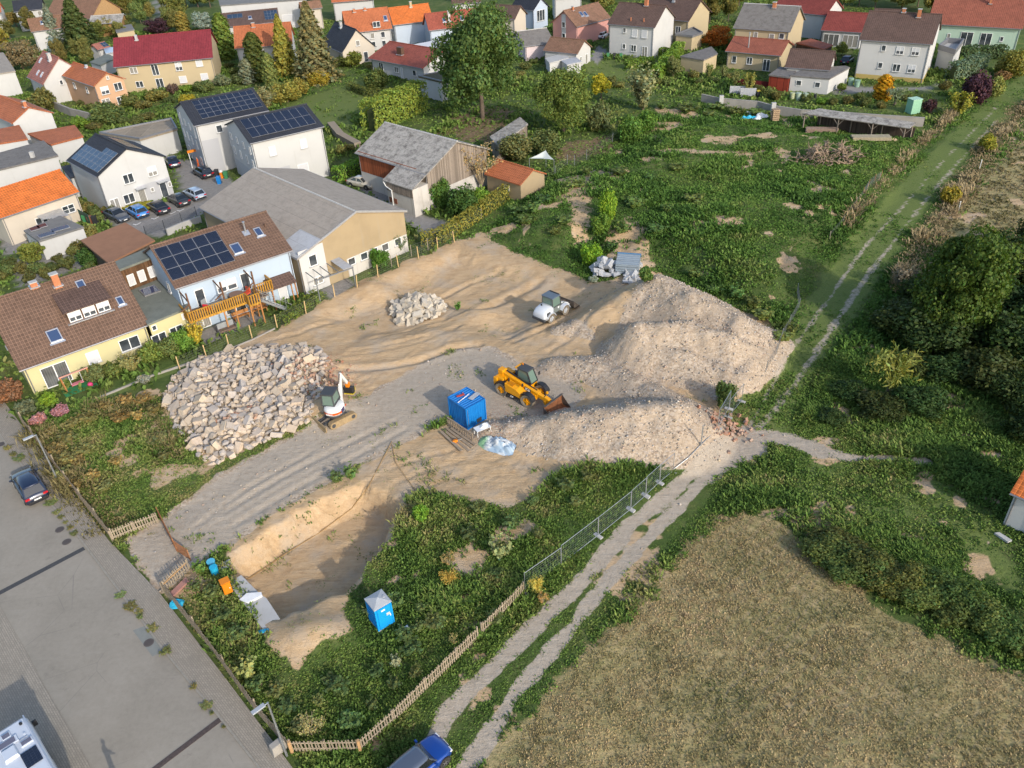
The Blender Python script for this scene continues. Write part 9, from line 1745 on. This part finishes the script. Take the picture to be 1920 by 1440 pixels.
# ------------------------------------------------------------------ people
SKIN = flat('skin', (.45, .27, .19), .6, var=.05); HAIR = flat('dark_hair', (.03, .022, .016), .8); CLO = flat('orange_workwear', (.75, .14, .02), .8, var=.1); CLG = flat('grey_trousers', (.10, .10, .11), .85, var=.1); CLB = flat('dark_jacket', (.05, .06, .08), .85, var=.1)
def person(label, loc, rz, top, legs, arms=((.30, .05, 1.0), (-.30, .05, 1.0)), h=1.75, step=.12):
    """one continuous skinned body with head, hands and feet; hair, nose, ears as children"""
    k = h/1.75
    J = {'pel': (0, 0, .95, .155, .115), 'bel': (0, .01, 1.10, .145, .105), 'che': (0, 0, 1.30, .175, .12), 'nek': (0, .01, 1.48, .062, .062), 'hd1': (0, .03, 1.58, .075, .09), 'hd2': (0, .03, 1.68, .078, .095), 'hd3': (0, .01, 1.74, .05, .06)}
    E_ = [('pel', 'bel'), ('bel', 'che'), ('che', 'nek'), ('nek', 'hd1'), ('hd1', 'hd2'), ('hd2', 'hd3')]
    for s, nme, hd in ((1, 'r', arms[0]), (-1, 'l', arms[1])):
        J['sh'+nme] = (s*.19, 0, 1.40, .075, .075); sh = Vector(J['sh'+nme][:3]); ha = Vector(hd); el = (sh+ha)/2+Vector((s*.06, -.07, 0)); J['el'+nme] = (*el, .046, .046); J['wr'+nme] = (*(el.lerp(ha, .92)), .031, .034); J['ha'+nme] = (*ha, .042, .028)
        E_ += [('che', 'sh'+nme), ('sh'+nme, 'el'+nme), ('el'+nme, 'wr'+nme), ('wr'+nme, 'ha'+nme)]; dv = (ha-el).normalized()
        for f in range(4): J[f'f{f}{nme}'] = (*(ha+dv*.09+Vector((.0, (f-1.5)*.022, -.01*(f == 0)))), .010, .010); E_.append(('ha'+nme, f'f{f}{nme}'))
        J['th'+nme] = (*(ha+dv*.03+Vector((-s*.045, .035, 0))), .011, .011); E_.append(('ha'+nme, 'th'+nme))
        J['hp'+nme] = (s*.095, 0, .88, .095, .10); J['kn'+nme] = (s*.11, .03+s*step*.4, .50, .062, .065); J['an'+nme] = (s*.12, s*step, .09, .042, .046); J['to'+nme] = (s*.14, s*step+.16, .035, .042, .03); E_ += [('pel', 'hp'+nme), ('hp'+nme, 'kn'+nme), ('kn'+nme, 'an'+nme), ('an'+nme, 'to'+nme)]
    names = list(J); me = bpy.data.meshes.new('person'); me.from_pydata([tuple(c*k for c in J[n][:3]) for n in names], [(names.index(a), names.index(b)) for a, b in E_], [])
    o = bpy.data.objects.new('person', me); COL.objects.link(o); md = o.modifiers.new('s', 'SKIN'); 
    for i, n in enumerate(names): sv = me.skin_vertices[0].data[i]; sv.radius = (J[n][3]*k, J[n][4]*k); sv.use_root = (n == 'pel')
    o.modifiers.new('u', 'SUBSURF').levels = 2; dg = bpy.context.evaluated_depsgraph_get(); m2 = bpy.data.meshes.new_from_object(o.evaluated_get(dg)); bpy.data.objects.remove(o)
    for m in (SKIN, top, legs, TRIM): m2.materials.append(m)
    for p in m2.polygons:
        z = p.center.z/k; p.use_smooth = True; ax = abs(p.center.x)/k
        p.material_index = 0 if z > 1.46 else 3 if z < .10 else 1 if z > .93 and (z > 1.02 or ax < .2) and not (z < 1.06 and ax > .24) else 0 if ax > .24 and z > .8 else 2
    t_ = TH('person', label, 'person', loc, rz, me=m2)
    b = MB(); n = 10; vs = []
    for i in range(5):
        ph = math.pi/2*i/4.4
        for j in range(n): th = 6.283*j/n; vs.append((.088*k*math.cos(th)*math.cos(ph), (.0+.10*math.sin(th)*math.cos(ph))*k, (1.67+.105*math.sin(ph))*k))
    b.add(vs, [(i*n+j, i*n+(j+1) % n, (i+1)*n+(j+1) % n, (i+1)*n+j) for i in range(4) for j in range(n)]+[tuple(range(4*n, 5*n))], 0, None, True); part('hair', b, HAIR, t_)
    part('nose', MB().box((0, .135*k, 1.61*k), (.025*k, .035*k, .045*k), top=.5), SKIN, t_)
    for s in (-1, 1): part('eye', MB().box((s*.032*k, .118*k, 1.645*k), (.026*k, .012*k, .012*k)), HAIR, t_); part('ear', MB().box((s*.085*k, .02*k, 1.62*k), (.02*k, .04*k, .06*k)), SKIN, t_)
    part('mouth', MB().box((0, .118*k, 1.565*k), (.045*k, .01*k, .01*k)), flat('lips', (.36, .13, .11), .6), t_)
    return t_
person('person in bright orange workwear standing at the garage door of the twin houses', at(374, 316), rad(120), CLO, CLO, h=1.8)
person('person in a dark jacket standing on the street just below the photo edge', at(224, 1478), rad(-30), CLB, CLG, arms=((.16, .30, 1.12), (-.16, .30, 1.12)))
r_ = TH('hoist_frame', 'orange topped white lifting frame standing before the twin house garage', 'frame', at(372, 313), .6)
for s in (-1, 1): part('post', MB().box((s*.9, 0, 1.25), (.09, .09, 2.5)), WFR, r_)
part('crossbeam', MB().box((0, 0, 2.5), (2.1, .25, .35)), ORP, r_)
